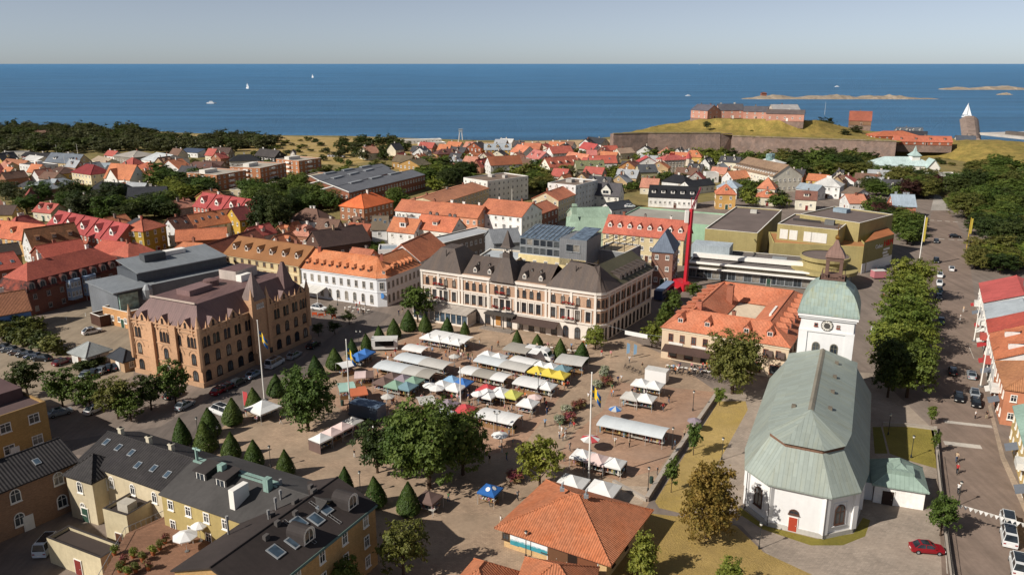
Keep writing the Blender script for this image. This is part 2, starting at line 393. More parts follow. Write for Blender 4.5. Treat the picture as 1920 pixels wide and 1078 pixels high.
def rect(p0, p1, d, h, right=False):
    a, b = (p0, p1) if isinstance(p0, Vector) else (at2(*p0, h), at2(*p1, h)); u = (b - a).normalized(); n = Vector((-u.y, u.x))
    if right:
        if n.x < 0: n = -n
    elif n.y < 0 and abs(n.y) > .2: n = -n
    if isinstance(d, tuple):
        q = at2(d[1], d[2], h); d = abs((q - (a if d[0] == 'L' else b)).dot(n))
    return a, b, b + n * d, a + n * d, u, n, (b - a).length, d
FOOT = []
def bld(label, p0, p1, d, h, rt='g', rh=3.0, wall='#e3ddd0', roof='#c9683f', wk='plain', rk='tile', fl=None, sp=3.0, ww=1.1, wh=1.4,
        dorm=0, ds='gable', dt=.3, dw=1.3, dh=1.4, chim=1, near=False, name='house', cat='house', ov=.35, group=None, wst='r', sky=0, roof2=None,
        fm=None, rm=None, wm=None, cm=None, trim=None, box=None, win=True, base=None, doors=1, dwall=None, hipf=.5, mi=1.2, mh=2.6, ground=0.0, right=False):
    a, b, c, e, u, n, L, D = rect(p0, p1, d, h + ground, right)
    FOOT.append((a, u, n, L, D)); ctr = (a + b + c + e) / 4; T = thing(name, label, cat, (ctr.x, ctr.y, ground), group=group)
    wm = wm or mat(wk, wall); rm = rm or mat(rk, roof, h2=roof2); P = [a, b, c, e]; z0 = ground - .3; H = ground + h
    if rt == 'G': Q = [b, c, e, a]; A, B_, C_, E_ = e, a, b, c   # ridge runs away from the front
    else: A, B_, C_, E_ = a, b, c, e
    U = (B_ - A).normalized(); N = (E_ - A).normalized(); LL = (B_ - A).length; DD = (E_ - A).length
    W = MB(); W.prism([tuple(p) for p in P], z0, H)
    Rf = MB(); top = H + rh; v3 = lambda p, z: (p.x, p.y, z)
    if rt in ('g', 'G'):
        m0, m1 = (A + E_) / 2, (B_ + C_) / 2
        W.face([v3(E_, H), v3(A, H), v3(m0, top - .05)]); W.face([v3(B_, H), v3(C_, H), v3(m1, top - .05)])
        k = rh / (DD / 2); o = ov; th = .22
        for s0, s1, q0, q1 in ((A, B_, -1, 1), (C_, E_, 1, -1)):
            f0 = s0 + (U * -o if s0 == A else U * o) + (N * -o if s0 == A else N * o); f1 = s1 + (U * o if s0 == A else U * -o) + (N * -o if s0 == A else N * o)
            r1, r0 = ((m1 + U * o), (m0 - U * o)) if s0 == A else ((m0 - U * o), (m1 + U * o))
            Rf.slab([v3(f0, H - k * o + .12), v3(f1, H - k * o + .12), v3(r1, top + .12), v3(r0, top + .12)], th)
        Rf.tube(v3(m0 - U * o, top + .12), v3(m1 + U * o, top + .12), .14, n=6)
    elif rt == 'h':
        o = ov; pe = [A - U * o - N * o, B_ + U * o - N * o, C_ + U * o + N * o, E_ - U * o + N * o]
        if LL >= DD: i = min(DD * hipf, LL / 2 - .01); r0, r1 = (A + E_) / 2 + U * i, (B_ + C_) / 2 - U * i
        else: i = min(LL * hipf, DD / 2 - .01); r0, r1 = (A + B_) / 2 + N * i, (E_ + C_) / 2 - N * i
        Ez = [v3(p, H + .02) for p in pe]; R0, R1 = v3(r0, top), v3(r1, top)
        if LL >= DD: fs = [[Ez[0], Ez[1], R1, R0], [Ez[1], Ez[2], R1], [Ez[2], Ez[3], R0, R1], [Ez[3], Ez[0], R0]]
        else: fs = [[Ez[0], Ez[1], R0], [Ez[1], Ez[2], R1, R0], [Ez[2], Ez[3], R1], [Ez[3], Ez[0], R0, R1]]
        for f in fs: Rf.face(f)
        lo = [v3(p, H - .18) for p in pe]; Rf.face(lo[::-1])
        for i in range(4): j = (i + 1) % 4; Rf.face([lo[i], lo[j], Ez[j], Ez[i]])
        for f in fs:
            pass
        for x_, y_ in ((R0, R1),) + (((Ez[0], R0), (Ez[3], R0), (Ez[1], R1), (Ez[2], R1)) if LL >= DD else ((Ez[0], R0), (Ez[1], R0), (Ez[2], R1), (Ez[3], R1))):
            if (Vector(x_) - Vector(y_)).length > .1: Rf.tube(x_, y_, .11, n=5)
    elif rt == 'f':
        q = .3; inn = [A + (U + N) * q, B_ + (-U + N) * q, C_ + (-U - N) * q, E_ + (U - N) * q]; par = .45
        for i in range(4):
            j = (i + 1) % 4; W.face([v3(P[i], H), v3(P[j], H), v3(P[j], H + par), v3(P[i], H + par)])
            W.face([v3(inn[j], H), v3(inn[i], H), v3(inn[i], H + par), v3(inn[j], H + par)])
        cop = MB()
        for i in range(4):
            j = (i + 1) % 4; cop.slab([v3(P[i], H + par + .06), v3(P[j], H + par + .06), v3(inn[j], H + par + .06), v3(inn[i], H + par + .06)], .06)
        cop.build('coping', trim or WHITE, T, T.location)
        Rf.face([v3(p, H + .05) for p in inn]); top = H
    elif rt == 'm':
        o = ov; pe = [A - U * o - N * o, B_ + U * o - N * o, C_ + U * o + N * o, E_ - U * o + N * o]
        br = [A + (U + N) * mi, B_ + (-U + N) * mi, C_ + (-U - N) * mi, E_ + (U - N) * mi]
        i_ = min(LL, DD) * .42
        rr = [(A + E_) / 2 + U * i_, (B_ + C_) / 2 - U * i_] if LL >= DD else [(A + B_) / 2 + N * i_, (E_ + C_) / 2 - N * i_]
        Ez = [v3(p, H) for p in pe]; Bz = [v3(p, H + mh) for p in br]; R0, R1 = v3(rr[0], H + rh), v3(rr[1], H + rh)
        for i in range(4): j = (i + 1) % 4; Rf.face([Ez[i], Ez[j], Bz[j], Bz[i]])
        if LL >= DD: fs = [[Bz[0], Bz[1], R1, R0], [Bz[1], Bz[2], R1], [Bz[2], Bz[3], R0, R1], [Bz[3], Bz[0], R0]]
        else: fs = [[Bz[0], Bz[1], R0], [Bz[1], Bz[2], R1, R0], [Bz[2], Bz[3], R1], [Bz[3], Bz[0], R0, R1]]
        for f in fs: Rf.face(f, 1)
        Rf.face([v3(p, H) for p in pe[::-1]])
    elif rt == 's':
        o = ov; Rf.slab([v3(A - U * o - N * o, H + .1), v3(B_ + U * o - N * o, H + .1), v3(C_ + U * o + N * o, top + .1), v3(E_ - U * o + N * o, top + .1)], .2)
        W.face([v3(B_, H), v3(C_, H), v3(C_, top)]); W.face([v3(E_, H), v3(A, H), v3(E_, top)]); W.face([v3(C_, H), v3(E_, H), v3(E_, top), v3(C_, top)])
    W.build('wall', wm, T, T.location); Rf.build('roof', [rm, mat(rk, roof2, .85) if (rt == 'm' and roof2) else rm], T, T.location)
    if base:
        pl = MB(); q = .08; pl.prism([tuple(A + (-U - N) * q), tuple(B_ + (U - N) * q), tuple(C_ + (U + N) * q), tuple(E_ + (-U + N) * q)], z0, ground + .8); pl.build('plinth', mat('plain', base), T, T.location)
    if fl is None: fl = max(1, int(h / 2.9))
    fh = h / fl
    if win:
        for i in range(fl):
            z = ground + i * fh + fh * .33; hh = min(wh, fh * .55)
            for p, q, nm in ((a, b, 0), (b, c, 1), (e, a, 2)):
                k = max(1, int((q - p).length / sp)); nn = Vector(((q - p).y, -(q - p).x)).normalized()
                if nn.dot(Vector((-p.x, -p.y))) < 0: continue
                rowwin(T, p, q, z, ww, hh, k, wst, fm, near)
        if rt == 'g' and rh > 2.4:
            for p, q in ((b, c), (e, a)):
                mpt = (p + q) / 2; nn = Vector(((q - p).y, -(q - p).x)).normalized()
                if nn.dot(Vector((-p.x, -p.y))) > 0: window(T, mpt.x, mpt.y, H + rh * .22, nn, ww * .9, min(1.2, rh * .35), wst, fm, near)
        if rt == 'G' and rh > 2.4:
            mpt = (a + b) / 2; window(T, mpt.x, mpt.y, H + rh * .2, (-n.x, -n.y), ww, min(1.3, rh * .38), wst, fm, near)
    for i in range(doors):
        p = a + u * (L * (.5 + .06 if doors == 1 else (i + .5) / doors)); door(T, p.x - n.x * .02, p.y - n.y * .02, ground, (-n.x, -n.y), m=mat('plain', R.choice(['#5b3a2a', '#2f4a3c', '#7a2f28', '#e4e0d8'])))
    if dorm and rt in ('g', 'h', 'm', 's'):
        for i in range(dorm):
            if rt == 'm': q = a + u * (L * (i + .5) / dorm) + n * (mi * .15 - .1); z = H + .25
            else: q = a + u * (L * ((.12 if rt == 'h' else .0) + (i + .5) / dorm * (.76 if rt == 'h' else 1))) + n * (D / 2 * dt); z = H + rh * dt + .1
            dormer(T, q.x, q.y, z, (-n.x, -n.y), ds, dw, dh, dwall or wm, rm, fm)
    if chim:
        for i in range(chim):
            t = (i + .5) / chim + R.uniform(-.12, .12)
            if rt == 'h': t = .4 + .2 * t
            q = (A + E_) / 2 + U * (LL * min(max(t, .12), .88)) + N * R.uniform(.4, 1.0)
            chimney(T, q.x, q.y, top - 1.0 if rt != 'f' else top, top + R.uniform(.7, 1.2), R.uniform(.6, 1.1), .6, cm or mat('plain', R.choice(['#c9beb0', '#8c5b49', '#d8d2c8', '#7c716a'])), math.atan2(U.y, U.x))
    if sky:
        k = rh / (D / 2); s = Vector((n.x, n.y, k)).normalized(); uu = Vector((u.x, u.y, 0))
        for i in range(sky):
            t = R.uniform(.35, .7); q = a + u * (L * (i + .5) / sky) + n * (D / 2 * t); skylight(T, Vector((q.x, q.y, H + rh * t + .12)), uu, s)
    if box:
        for (fx, fy, bw, bd, bh, bm) in box: part_box(T, 'roof_box', a + u * L * fx + n * D * fy, math.atan2(u.y, u.x), bw / 2, bd / 2, top, top + bh, mat('plain', bm))
    T['_'] = 0; del T['_']
    return T, (a, b, c, e, u, n, L, D)
# ---------------------------------------------------------------- sea, land, streets
def sheet(name, pix, lvl, m, kind='structure', parent=None, wobble=0):
    b = MB(); pts = [at(x, y, 0) for x, y in pix]; b.face([(p.x, p.y, 0) for p in pts][::1])
    if Vector(b.v[1]).cross(Vector(b.v[0])).length: pass
    n = len(b.v); ar = sum(b.v[i][0] * b.v[(i + 1) % n][1] - b.v[(i + 1) % n][0] * b.v[i][1] for i in range(n))
    if ar < 0: b.v = b.v[::-1]
    o = b.build(name, m, None, (0, 0, 0)); o.location.z = lvl * .004; tag(o, kind=kind); return o
def sea_mat():
    m = bpy.data.materials.new('sea_water'); t = NT(m); tc = t.n('TexCoord'); ob = tc.outputs['Object']
    mp = t.n('Mapping'); mp.inputs['Scale'].default_value = (.0016, .012, 1); mp.inputs['Rotation'].default_value = (0, 0, .04); t.l(ob, mp.inputs[0])
    band = t.rng(t.noise(mp.outputs[0], 1.0, 6, .62), .3, .7, .76, 1.3)
    mp2 = t.n('Mapping'); mp2.inputs['Scale'].default_value = (.02, .07, 1); t.l(ob, mp2.inputs[0])
    chop = t.rng(t.noise(mp2.outputs[0], 2.2, 6, .75), .3, .7, .86, 1.14)
    n3 = t.noise(mp2.outputs[0], 9, 3, .7)
    mp3 = t.n('Mapping'); mp3.inputs['Scale'].default_value = (.0007, .016, 1); mp3.inputs['Rotation'].default_value = (0, 0, -.05); t.l(ob, mp3.inputs[0])
    band = t.math('ADD', band, t.rng(t.noise(mp3.outputs[0], 1.3, 7, .6), .56, .66, 0, .22))
    p = t.out(t.scale(lin('#487ba3'), t.math('MULTIPLY', band, chop)), .42, t.bump(n3, 1.0, 6.0), spec=.22); p.inputs['IOR'].default_value = 1.33; return m
sb = MB(); sb.face([(-90000, 300, 0), (90000, 300, 0), (90000, 120000, 0), (-90000, 120000, 0)])
o = sb.build('sea', sea_mat(), uv=False); o.location.z = -.6; tag(o, kind='structure')
shore = [(-400, 238), (0, 239), (120, 240), (200, 242), (290, 246), (330, 249), (420, 252), (520, 254), (650, 255), (760, 259), (900, 263.5), (1010, 264), (1100, 262), (1152, 256)]
lp = [at(x, y) for x, y in shore]; far = [(240, 640), (262, 720), (380, 800), (560, 830), (700, 760), (720, 640)]
far2 = [at(1700, 246), at(1760, 257), at(1830, 263), at(1875, 268), at(1960, 276), at(2300, 290)]
pts = [(-900, 20), (900, 20)] + [(p.x, p.y) for p in far2[::-1]] + [(330, 800), (170, 760), (118, 690)] + [(p.x, p.y) for p in lp[::-1]]
gb = MB(); gb.face([(x, y, 0) for x, y in pts]); n = len(pts)
gm = mat('ground', '#6f6a3e', h2='#8f7c4e', var=.2)
o = gb.build('ground', gm, uv=False); tag(o, kind='structure')
gb = MB(); pts2 = [(p.x, p.y, -.02) for p in lp] ; pts2 += [(p.x * 1.005, p.y + 14, -.75) for p in lp[::-1]]
for i in range(len(lp) - 1):
    p, q = lp[i], lp[i + 1]; gb.face([(p.x, p.y - 22, .02), (q.x, q.y - 22, .02), (q.x, q.y + 9, -.75), (p.x, p.y + 9, -.75)])
tag(gb.build('beach', mat('ground', '#b39b74', h2='#a48c68', var=.1), uv=False), kind='structure')
SAND = mat('ground', '#b59a6c', h2='#9a8348', var=.15); DRY = mat('grass', '#93803f', h2='#a88c52', var=.18); GREEN = mat('grass', '#5f6a2c', h2='#8a8138', var=.18)
PAVE = mat('paving', '#a58d76', h2='#98846f', var=.1); PAVER = mat('paving', '#a8866e', h2='#a08470', var=.1); PAVEL = mat('paving', '#a89683', var=.1)
ASPH = mat('asphalt', '#7d7066', var=.12); ASPHD = mat('asphalt', '#6a6059', var=.12); PATH = mat('paving', '#8b8078', var=.1)
sheet('dunes', [(330, 252), (520, 256), (780, 262), (900, 272), (800, 290), (640, 310), (560, 305), (440, 280), (330, 268)], 1, SAND)
sheet('beach_sand', [(880, 268), (1160, 262), (1180, 275), (1000, 280), (880, 276)], 2, mat('ground', '#c0a581', h2='#b39672', var=.08))
# the built-up core: asphalt streets and yards
sheet('town_streets', [(-300, 1200), (2200, 1200), (2200, 640), (1760, 366), (1500, 352), (1180, 400), (1000, 420), (700, 392), (600, 440), (300, 500), (-200, 560), (-600, 760)], 1, ASPH)
sheet('market_square', [(700, 1130), (300, 905), (430, 790), (760, 600), (880, 560), (1190, 640), (1245, 665), (1345, 735), (1215, 945), (1190, 990), (1130, 1080)], 2, PAVE)
sheet('market_brick_paving', [(600, 745), (780, 622), (1090, 690), (985, 830), (920, 852), (760, 830), (680, 790)], 3, PAVER)
sheet('market_brick_paving', [(1150, 715), (1340, 735), (1235, 880), (1160, 900), (1040, 866), (1075, 812), (1130, 770)], 3, PAVER)
sheet('market_walkway', [(1040, 905), (1215, 912), (1205, 945), (1120, 948), (1010, 925)], 4, PAVEL)
# car park behind the gothic bank
sheet('car_park', [(-120, 690), (0, 640), (60, 600), (210, 565), (260, 620), (250, 705), (120, 760), (-120, 770)], 2, mat('asphalt', '#8e7f6c', var=.12))
sheet('square_street', [(95, 830), (300, 800), (395, 745), (560, 675), (690, 580), (735, 590), (600, 690), (430, 790), (320, 860), (90, 850)], 3, ASPHD)
# churchyard
sheet('churchyard_gravel', [(1235, 945), (1345, 738), (1420, 735), (1520, 690), (1640, 700), (1745, 800), (1757, 880), (1768, 1100), (1540, 1120), (1440, 1040), (1390, 985)], 3, mat('paving', '#9a8c7e', h2='#a09080', var=.1))
sheet('churchyard_lawn', [(1348, 752), (1398, 752), (1402, 768), (1345, 870), (1290, 965), (1236, 952), (1228, 940)], 4, mat('grass', '#aa9050', h2='#b89d64', var=.12))
sheet('churchyard_lawn', [(1218, 962), (1290, 970), (1380, 985), (1432, 1035), (1540, 1085), (1600, 1130), (1090, 1130), (1165, 1050)], 4, mat('grass', '#9e854a', h2='#b0945c', var=.14))
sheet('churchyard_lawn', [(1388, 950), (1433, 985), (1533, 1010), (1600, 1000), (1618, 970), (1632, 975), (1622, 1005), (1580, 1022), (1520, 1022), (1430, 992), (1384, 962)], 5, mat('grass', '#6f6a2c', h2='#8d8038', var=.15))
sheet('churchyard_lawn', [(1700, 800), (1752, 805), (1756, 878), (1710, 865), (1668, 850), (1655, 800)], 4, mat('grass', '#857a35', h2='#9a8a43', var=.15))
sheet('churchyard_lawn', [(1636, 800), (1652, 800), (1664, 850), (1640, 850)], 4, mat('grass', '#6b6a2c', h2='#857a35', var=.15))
# the street on the right
sheet('right_street', [(1768, 1130), (2050, 1130), (1880, 860), (1850, 740), (1828, 560), (1812, 450), (1780, 395), (1748, 395), (1728, 480), (1735, 700), (1745, 800), (1758, 880)], 4, mat('asphalt', '#7f6e62', var=.12))
sheet('park_path', [(1745, 395), (1780, 395), (1762, 365), (1752, 365)], 5, mat('paving', '#a79f95', var=.06))
sheet('pavement_strip', [(1852, 760), (1876, 860), (1920, 960), (1935, 960), (1884, 855), (1858, 758)], 5, PAVEL)
sheet('park_lawn', [(1765, 372), (1785, 372), (1800, 395), (1790, 400)], 5, mat('grass', '#5a6a2a', h2='#7a7a34'))
# ---------------------------------------------------------------- the white church
COPPER = mat('seam', '#8d958d', .65, .08, h2='#90927f'); COPPERD = mat('seam', '#7f786a', .7, .15); CWHITE = mat('plain', '#dad8d6', var=.05)
def church():
    A = math.radians(66); ax = Vector((math.cos(A), math.sin(A))); nx = Vector((math.sin(A), -math.cos(A)))
    P = lambda u, v: ax * u + nx * v
    o = P(130, -3.8); T = thing('church', 'white plastered church with green copper roof, polygonal choir and clock tower', 'church', (o.x, o.y, 0))
    ring = [(150, -12.1), (118.6, -12.1), (112.6, -11.2), (109.1, -7.6), (108.8, -.1), (112.2, 3.6), (118.4, 4.5), (150, 4.5)]
    cen = Vector((128, -3.8)); pw = [P(*q) for q in ring]
    W = MB(); W.prism([tuple(p) for p in pw], -.3, 6.9); W.build('wall', CWHITE, T, T.location)
    off = lambda q, d: P(q[0] + (0 if q[0] > 140 else -d if q[0] < 113 else -d * .3), q[1] + (d if q[1] > -3.8 else -d))
    b = MB(); pl = [off(q, .18) for q in ring]; b.prism([tuple(p) for p in pl], -.3, .7); b.build('plinth', mat('plain', '#b9b4ac'), T, T.location)
    b = MB(); b.prism([tuple(off(q, .28)) for q in ring], 6.45, 6.95, bottom=True); b.build('cornice', CWHITE, T, T.location)
    E = [Vector((*off(q, .65), 6.96)) for q in ring]
    br = [(150, -9.5), (118.4, -9.4), (114.0, -8.9), (111.3, -6.4), (111.1, -1.4), (113.8, 1.3), (118.2, 1.9), (150, 2.0)]
    Bz = [Vector((*P(*q), 11.9)) for q in br]; B2 = [Vector((*P(q[0] + (.2 if q[0] < 140 else 0), q[1] * .97 - .11), 12.5)) for q in br]
    low = MB(); bad = MB(); up = MB(); n = len(ring)
    for i in range(n - 1):
        low.face([E[i + 1], E[i], Bz[i], Bz[i + 1]]); bad.face([Bz[i + 1], Bz[i], B2[i], B2[i + 1]])
    low.face([E[0], E[-1], Bz[-1], Bz[0]])
    lo = [e - Vector((0, 0, .25)) for e in E]
    for i in range(n - 1): low.face([lo[i + 1], lo[i], E[i], E[i + 1]])
    low.face(lo)
    B3 = [Vector((*off((q[0], q[1]), .25), 12.52)) for q in br]
    r0, r1 = Vector((*P(118.8, -3.8), 15.1)), Vector((*P(147.6, -3.8), 15.1))
    up.face([B3[1], B3[0], r1, r0]); up.face([B3[7], B3[6], r0, r1])
    for i in range(1, 6): up.face([B3[i + 1], B3[i], r0])
    up.face([B3[0], B3[7], r1]); up.face(B3[::1])
    rf = low.build('roof_skirt', COPPER, T, T.location); bad.build('roof_band', mat('seam', '#6b4f3e', .8), rf); rf.children[0].location = -Vector(T.location); rf.children[0].location = (-T.location.x, -T.location.y, 0)
    u_ = up.build('roof', COPPER, T, T.location)
    rd = MB()
    for s in (-1, 1):
        q0, q1 = r0 + Vector((*(nx * s * .42), -.12)), r1 + Vector((*(nx * s * .42), -.12)); rd.slab([r0 + Vector((0, 0, .12)), r1 + Vector((0, 0, .12)), q1, q0], .05)
    rd.build('ridge_cap', COPPERD, T, T.location)
    for t, sd_ in ((.1, 1), (.35, 1), (.6, 1), (.85, 1), (.05, -1)):
        p = P(120 + 28 * t, -3.8 + sd_ * 2.6); part_box(T, 'roof_hatch', p, A, .35, .3, 13.6, 14.35, mat('plain', '#6d6458'))
    # pilasters at the choir corners and along the sides, and downpipes
    for i in range(1, 7):
        p = P(*ring[i]); c_ = (p - P(*cen)).normalized() * -.1; b = MB(); b.obox(p + c_, A + (0 if i in (1, 6) else .78), .42, .42, .7, 6.44); b.build('pilaster', CWHITE, T, T.location)
    for i in (2, 3, 4):
        p = P(*ring[i]) - (P(*cen) - P(*ring[i])).normalized() * .38; b = MB(); b.tube((p.x, p.y, .2), (p.x, p.y, 6.5), .07, n=6); b.build('downpipe', mat('plain', '#4d4a48'), T, T.location)
    wf = mat('plain', '#5a4034', var=.1)
    def cw(i, t, z=1.9, w_=1.7, h_=3.1):
        a, b_ = pw[i + 1], pw[i]; p = a.lerp(b_, t); d = (b_ - a).normalized(); nn = (d.y, -d.x)
        nn = Vector(nn)
        if nn.dot(p - P(*cen)) < 0: nn = -nn
        ee = MB(); o2 = arc_pts(w_ + .7, h_ + .5, 1)
        sr = win_mesh(w_ + .7, h_ + .5, 's2', CWHITE); s_ = link('window_surround', sr[0], T, (p.x - T.location.x, p.y - T.location.y, z - .2), math.atan2(nn.x, -nn.y))
        return window(T, p.x + nn.x * .03, p.y + nn.y * .03, z, nn, w_, h_, 'x' if False else 'a', wf, True)
    cw(1, .5); cw(4, .5)
    # choir window blind bay with the door under a lunette
    a, b_ = pw[4], pw[3]; p = a.lerp(b_, .55); d = (b_ - a).normalized(); nn = Vector((d.y, -d.x)); nn = nn if nn.dot(p - P(*cen)) > 0 else -nn
    cw(2, .5)
    door(T, p.x + nn.x * .05, p.y + nn.y * .05, .1, nn, 1.15, 2.2, mat('plain', '#a8432c'))
    window(T, p.x + nn.x * .03, p.y + nn.y * .03, 2.75, nn, 1.5, .85, 'a', wf, True)
    for k in range(5):
        for i, s in ((0, 0), (6, 1)): cw(i, (k + .5) / 5 if i == 0 else (k + .5) / 5)
    # tower
    g = P(154, -3.6); S = 4.55; tz = 21.0; zt = lambda y, x=1568: hgt(x, y, P(152, -3.6))
    b = MB(); b.obox(g, A, S, S, -.3, tz); b.build('tower_wall', CWHITE, T, T.location)
    b = MB(); b.obox(g, A, S + .22, S + .22, 17.6, 17.95); b.obox(g, A, S + .35, S + .35, tz - .9, tz - .5); b.obox(g, A, S + .6, S + .6, tz - .5, tz + .05)
    for sx in (-1, 1):
        for sy in (-1, 1): q = g + ax * sx * (S - .55) + nx * sy * (S - .55); b.obox(q, A, .75, .75, 0, 17.58); 
    b.build('tower_cornice', CWHITE, T, T.location)
    z1 = 26.6
    b = MB(); pr = [(5.3, tz + .06), (5.25, tz + .5), (4.95, tz + 1.6), (4.5, tz + 2.8), (3.9, tz + 3.9), (3.0, tz + 4.8), (2.35, tz + 5.3), (2.3, tz + 5.9)]
    b.lathe([(r * 1.4142, z) for r, z in pr], 4, g, 0, A + PI / 4); b.lathe([(0, tz + .06), (pr[0][0] * 1.414, tz + .06)], 4, g, 0, A + PI / 4)
    b.build('tower_dome', mat('seam', '#8b9a92', .6, .14, h2='#908e68'), T, T.location)
    lb = mat('plain', '#6a5248', .7, .2); zl = tz + 5.9
    b = MB(); b.obox(g, A, 2.05, 2.05, zl, zl + .25)
    for sx in (-1, 1):
        for sy in (-1, 1): b.obox(g + (ax * sx + nx * sy) * 1.18, A, .28, .28, zl + .25, zl + 4.0)
    b.obox(g, A, 1.5, 1.5, zl + 3.4, zl + 4.1); b.obox(g, A, 1.0, 1.0, zl + .25, zl + .9); b.build('lantern', lb, T, T.location)
    b = MB()
    for s in range(4):
        d0, d1 = (ax, nx) if s % 2 == 0 else (nx, ax); sg = 1 if s < 2 else -1; c_ = g + d0 * sg * 1.98
        b.obox(c_, math.atan2(d1.y, d1.x), 1.98, .05, zl + 1.1, zl + 1.2)
        for k in range(9): q = c_ + d1 * (-1.94 + k * .485); b.obox(q, A, .035, .035, zl + .25, zl + 1.1)
    b.build('lantern_railing', lb, T, T.location)
    b = MB(); b.lathe([(r * 1.4142, z) for r, z in ((1.7, zl + 4.1), (1.58, zl + 4.5), (1.1, zl + 5.4), (.65, zl + 6.0), (.35, zl + 6.8), (.06, zl + 7.4))], 4, g, 0, A + PI / 4); b.build('lantern_roof', mat('seam', '#7d6055', .6, .15), T, T.location)
    b = MB(); gold = mat('metal', '#b98a4a', .35); b.lathe([(0, zl + 7.2)] + [(.45 * math.sin(i * PI / 6), zl + 7.65 - .45 * math.cos(i * PI / 6)) for i in range(1, 6)] + [(0, zl + 8.1)], 8, g); b.tube((g.x, g.y, zl + 8), (g.x, g.y, zl + 10.2), .06); b.tube((g.x - .55, g.y, zl + 9.4), (g.x + .55, g.y, zl + 9.4), .06); b.build('cross', gold, T, T.location)
    f = g - ax * S; nn = -ax
    for s in (-1, 1):
        q = f + nx * s * 1.55 - ax * .02
        window(T, q.x, q.y, 13.2, nn, 1.35, 2.5, 'a', mat('plain', '#77705f'), True)
        q = f + nx * s * 1.9 - ax * .02; window(T, q.x, q.y, 18.7, nn, .6, .6, 'p', mat('plain', '#8c4a38'), True)
    for s in (-1, 1):
        q = g + nx * S * s * 1.005
        for k in (-1, 1): window(T, q.x + ax.x * k * 1.5, q.y + ax.y * k * 1.5, 13.2, nx * s, 1.35, 2.5, 'a', mat('plain', '#77705f'), True)
    ck = MB(); c_ = f - ax * .12; zc = 19.0
    for r_, d_, m_ in ((1.05, .0, 0), (.92, .06, 1), (.55, .1, 0)):
        pts = [Vector((*(c_ - ax * d_ + nx * r_ * math.cos(i * PI / 12)), zc + r_ * math.sin(i * PI / 12))) for i in range(24)]; ck.face(pts, m_); ck.face([p + Vector((*(ax * (.1 + d_)), 0)) for p in pts][::-1], m_)
    q0 = Vector((*(c_ - ax * .14), zc)); 
    for an, ln in ((2.3, .8), (-.85, .6), (-.75, .85)): ck.tube(q0, q0 + Vector((*(nx * math.cos(an) * ln), math.sin(an) * ln)), .05)
    for i in range(12): q = q0 + Vector((*(nx * math.cos(i * PI / 6) * .74), math.sin(i * PI / 6) * .74)); q2 = q0 + Vector((*(nx * math.cos(i * PI / 6) * .9), math.sin(i * PI / 6) * .9)); ck.tube(q, q2, .035)
    ck.build('clock', [mat('plain', '#4b4844'), mat('plain', '#cfc9bd')], T, T.location)
church()
SG = mat('seam', '#8a9c90', .6, .12)
T, g = bld('low white sacristy with green hipped copper roof beside the church', (1641, 906), (1736, 921), 7.5, 3.2, 'h', 2.6, '#e8e4de', rm=SG, win=False, chim=0, near=True, name='sacristy', cat='building', doors=0, ov=.45, hipf=.42)
a, b, c, e, u, n, L, D = g
q = a + u * L * .28; door(T, q.x - n.x * .03, q.y - n.y * .03, 0, -n, 1.6, 2.3, mat('plain', '#3a2c26'))
part_box(T, 'roof_hatch', a + u * L * .5 + n * 2.6, math.atan2(u.y, u.x), 1.9, 1.3, 4.3, 5.2, SG)
q = a - u * 2.5 + n * 2.5; part_box(T, 'link_wall', q, math.atan2(u.y, u.x), 2.4, 2.0, -.2, 2.9, CWHITE, SG)

# ---------------------------------------------------------------- pavilion with orange pantiles on the square
PANT = mat('tile', '#bd7044', h2='#b0633c', k=1.15)
T, g = bld('long low pavilion with orange pantile hip roof and shop hatches on the square', (945, 986), (1138, 1049), ('R', 1197, 955), 3.2, 'h', 3.9, '#c9a878', wk='brick', rm=PANT, win=False, chim=0, name='pavilion', cat='pavilion', ov=1.0, near=True, doors=0, hipf=.55)
a, b, c, e, u, n, L, D = g
for k, (t, w_, m_) in enumerate(((.50, 1.6, '#6b4a34'), (.60, 1.5, '#6b4a34'), (.69, 1.5, '#2a1d16'), (.78, 1.5, '#7a4c34'), (.87, 1.5, '#7a4c34'))):
    q = a + u * L * t - n * .02; door(T, q.x, q.y, 0, -n, w_, 2.3, mat('plain', m_))
def signboard(T, p, n, w_, z, h_, m_, name='sign'):
    b = MB(); b.box(-w_ / 2, w_ / 2, -.12, -.02, 0, h_); return link(name, b.mesh(name, m_), T, (p.x - T.location.x, p.y - T.location.y, z), math.atan2(n[0], -n[1]))
SGNT = bpy.data.materials.new('poster_turquoise'); t_ = NT(SGNT); tc_ = t_.n('TexCoord'); s_ = t_.n('SeparateXYZ'); t_.l(tc_.outputs['Generated'], s_.inputs[0])
mk_ = t_.rng(t_.math('ADD', s_.outputs[2], t_.math('MULTIPLY', t_.noise(tc_.outputs['Generated'], 7, 4), .5)), .62, .78, 0, 1); t_.out(t_.mix(mk_, lin('#3f8f9c'), lin('#dfe3e6')), .6)
for t, w_ in ((.11, 1.3), (.28, 5.2)): signboard(T, a + u * L * t, -n, w_, .9 if t > .2 else .8, 1.7 if t > .2 else 1.8, SGNT)
for t in (.02, .42): q = a + u * L * t - n * .02; window(T, q.x, q.y, 1.2, -n, 1.1, 1.0, 'r', mat('plain', '#4b3a2e'), True)
for t in (.36, .6):
    q = a + u * L * t + n * D * .5; b_ = MB(); b_.obox((q.x, q.y), 0, .3, .3, 7.0, 7.5); b_.tube((q.x, q.y, 7.4), (q.x, q.y, 8.1), .12); b_.tube((q.x, q.y, 8.0), (q.x + .25, q.y, 8.5), .2, .03); b_.build('roof_vent', STEEL, T, T.location)
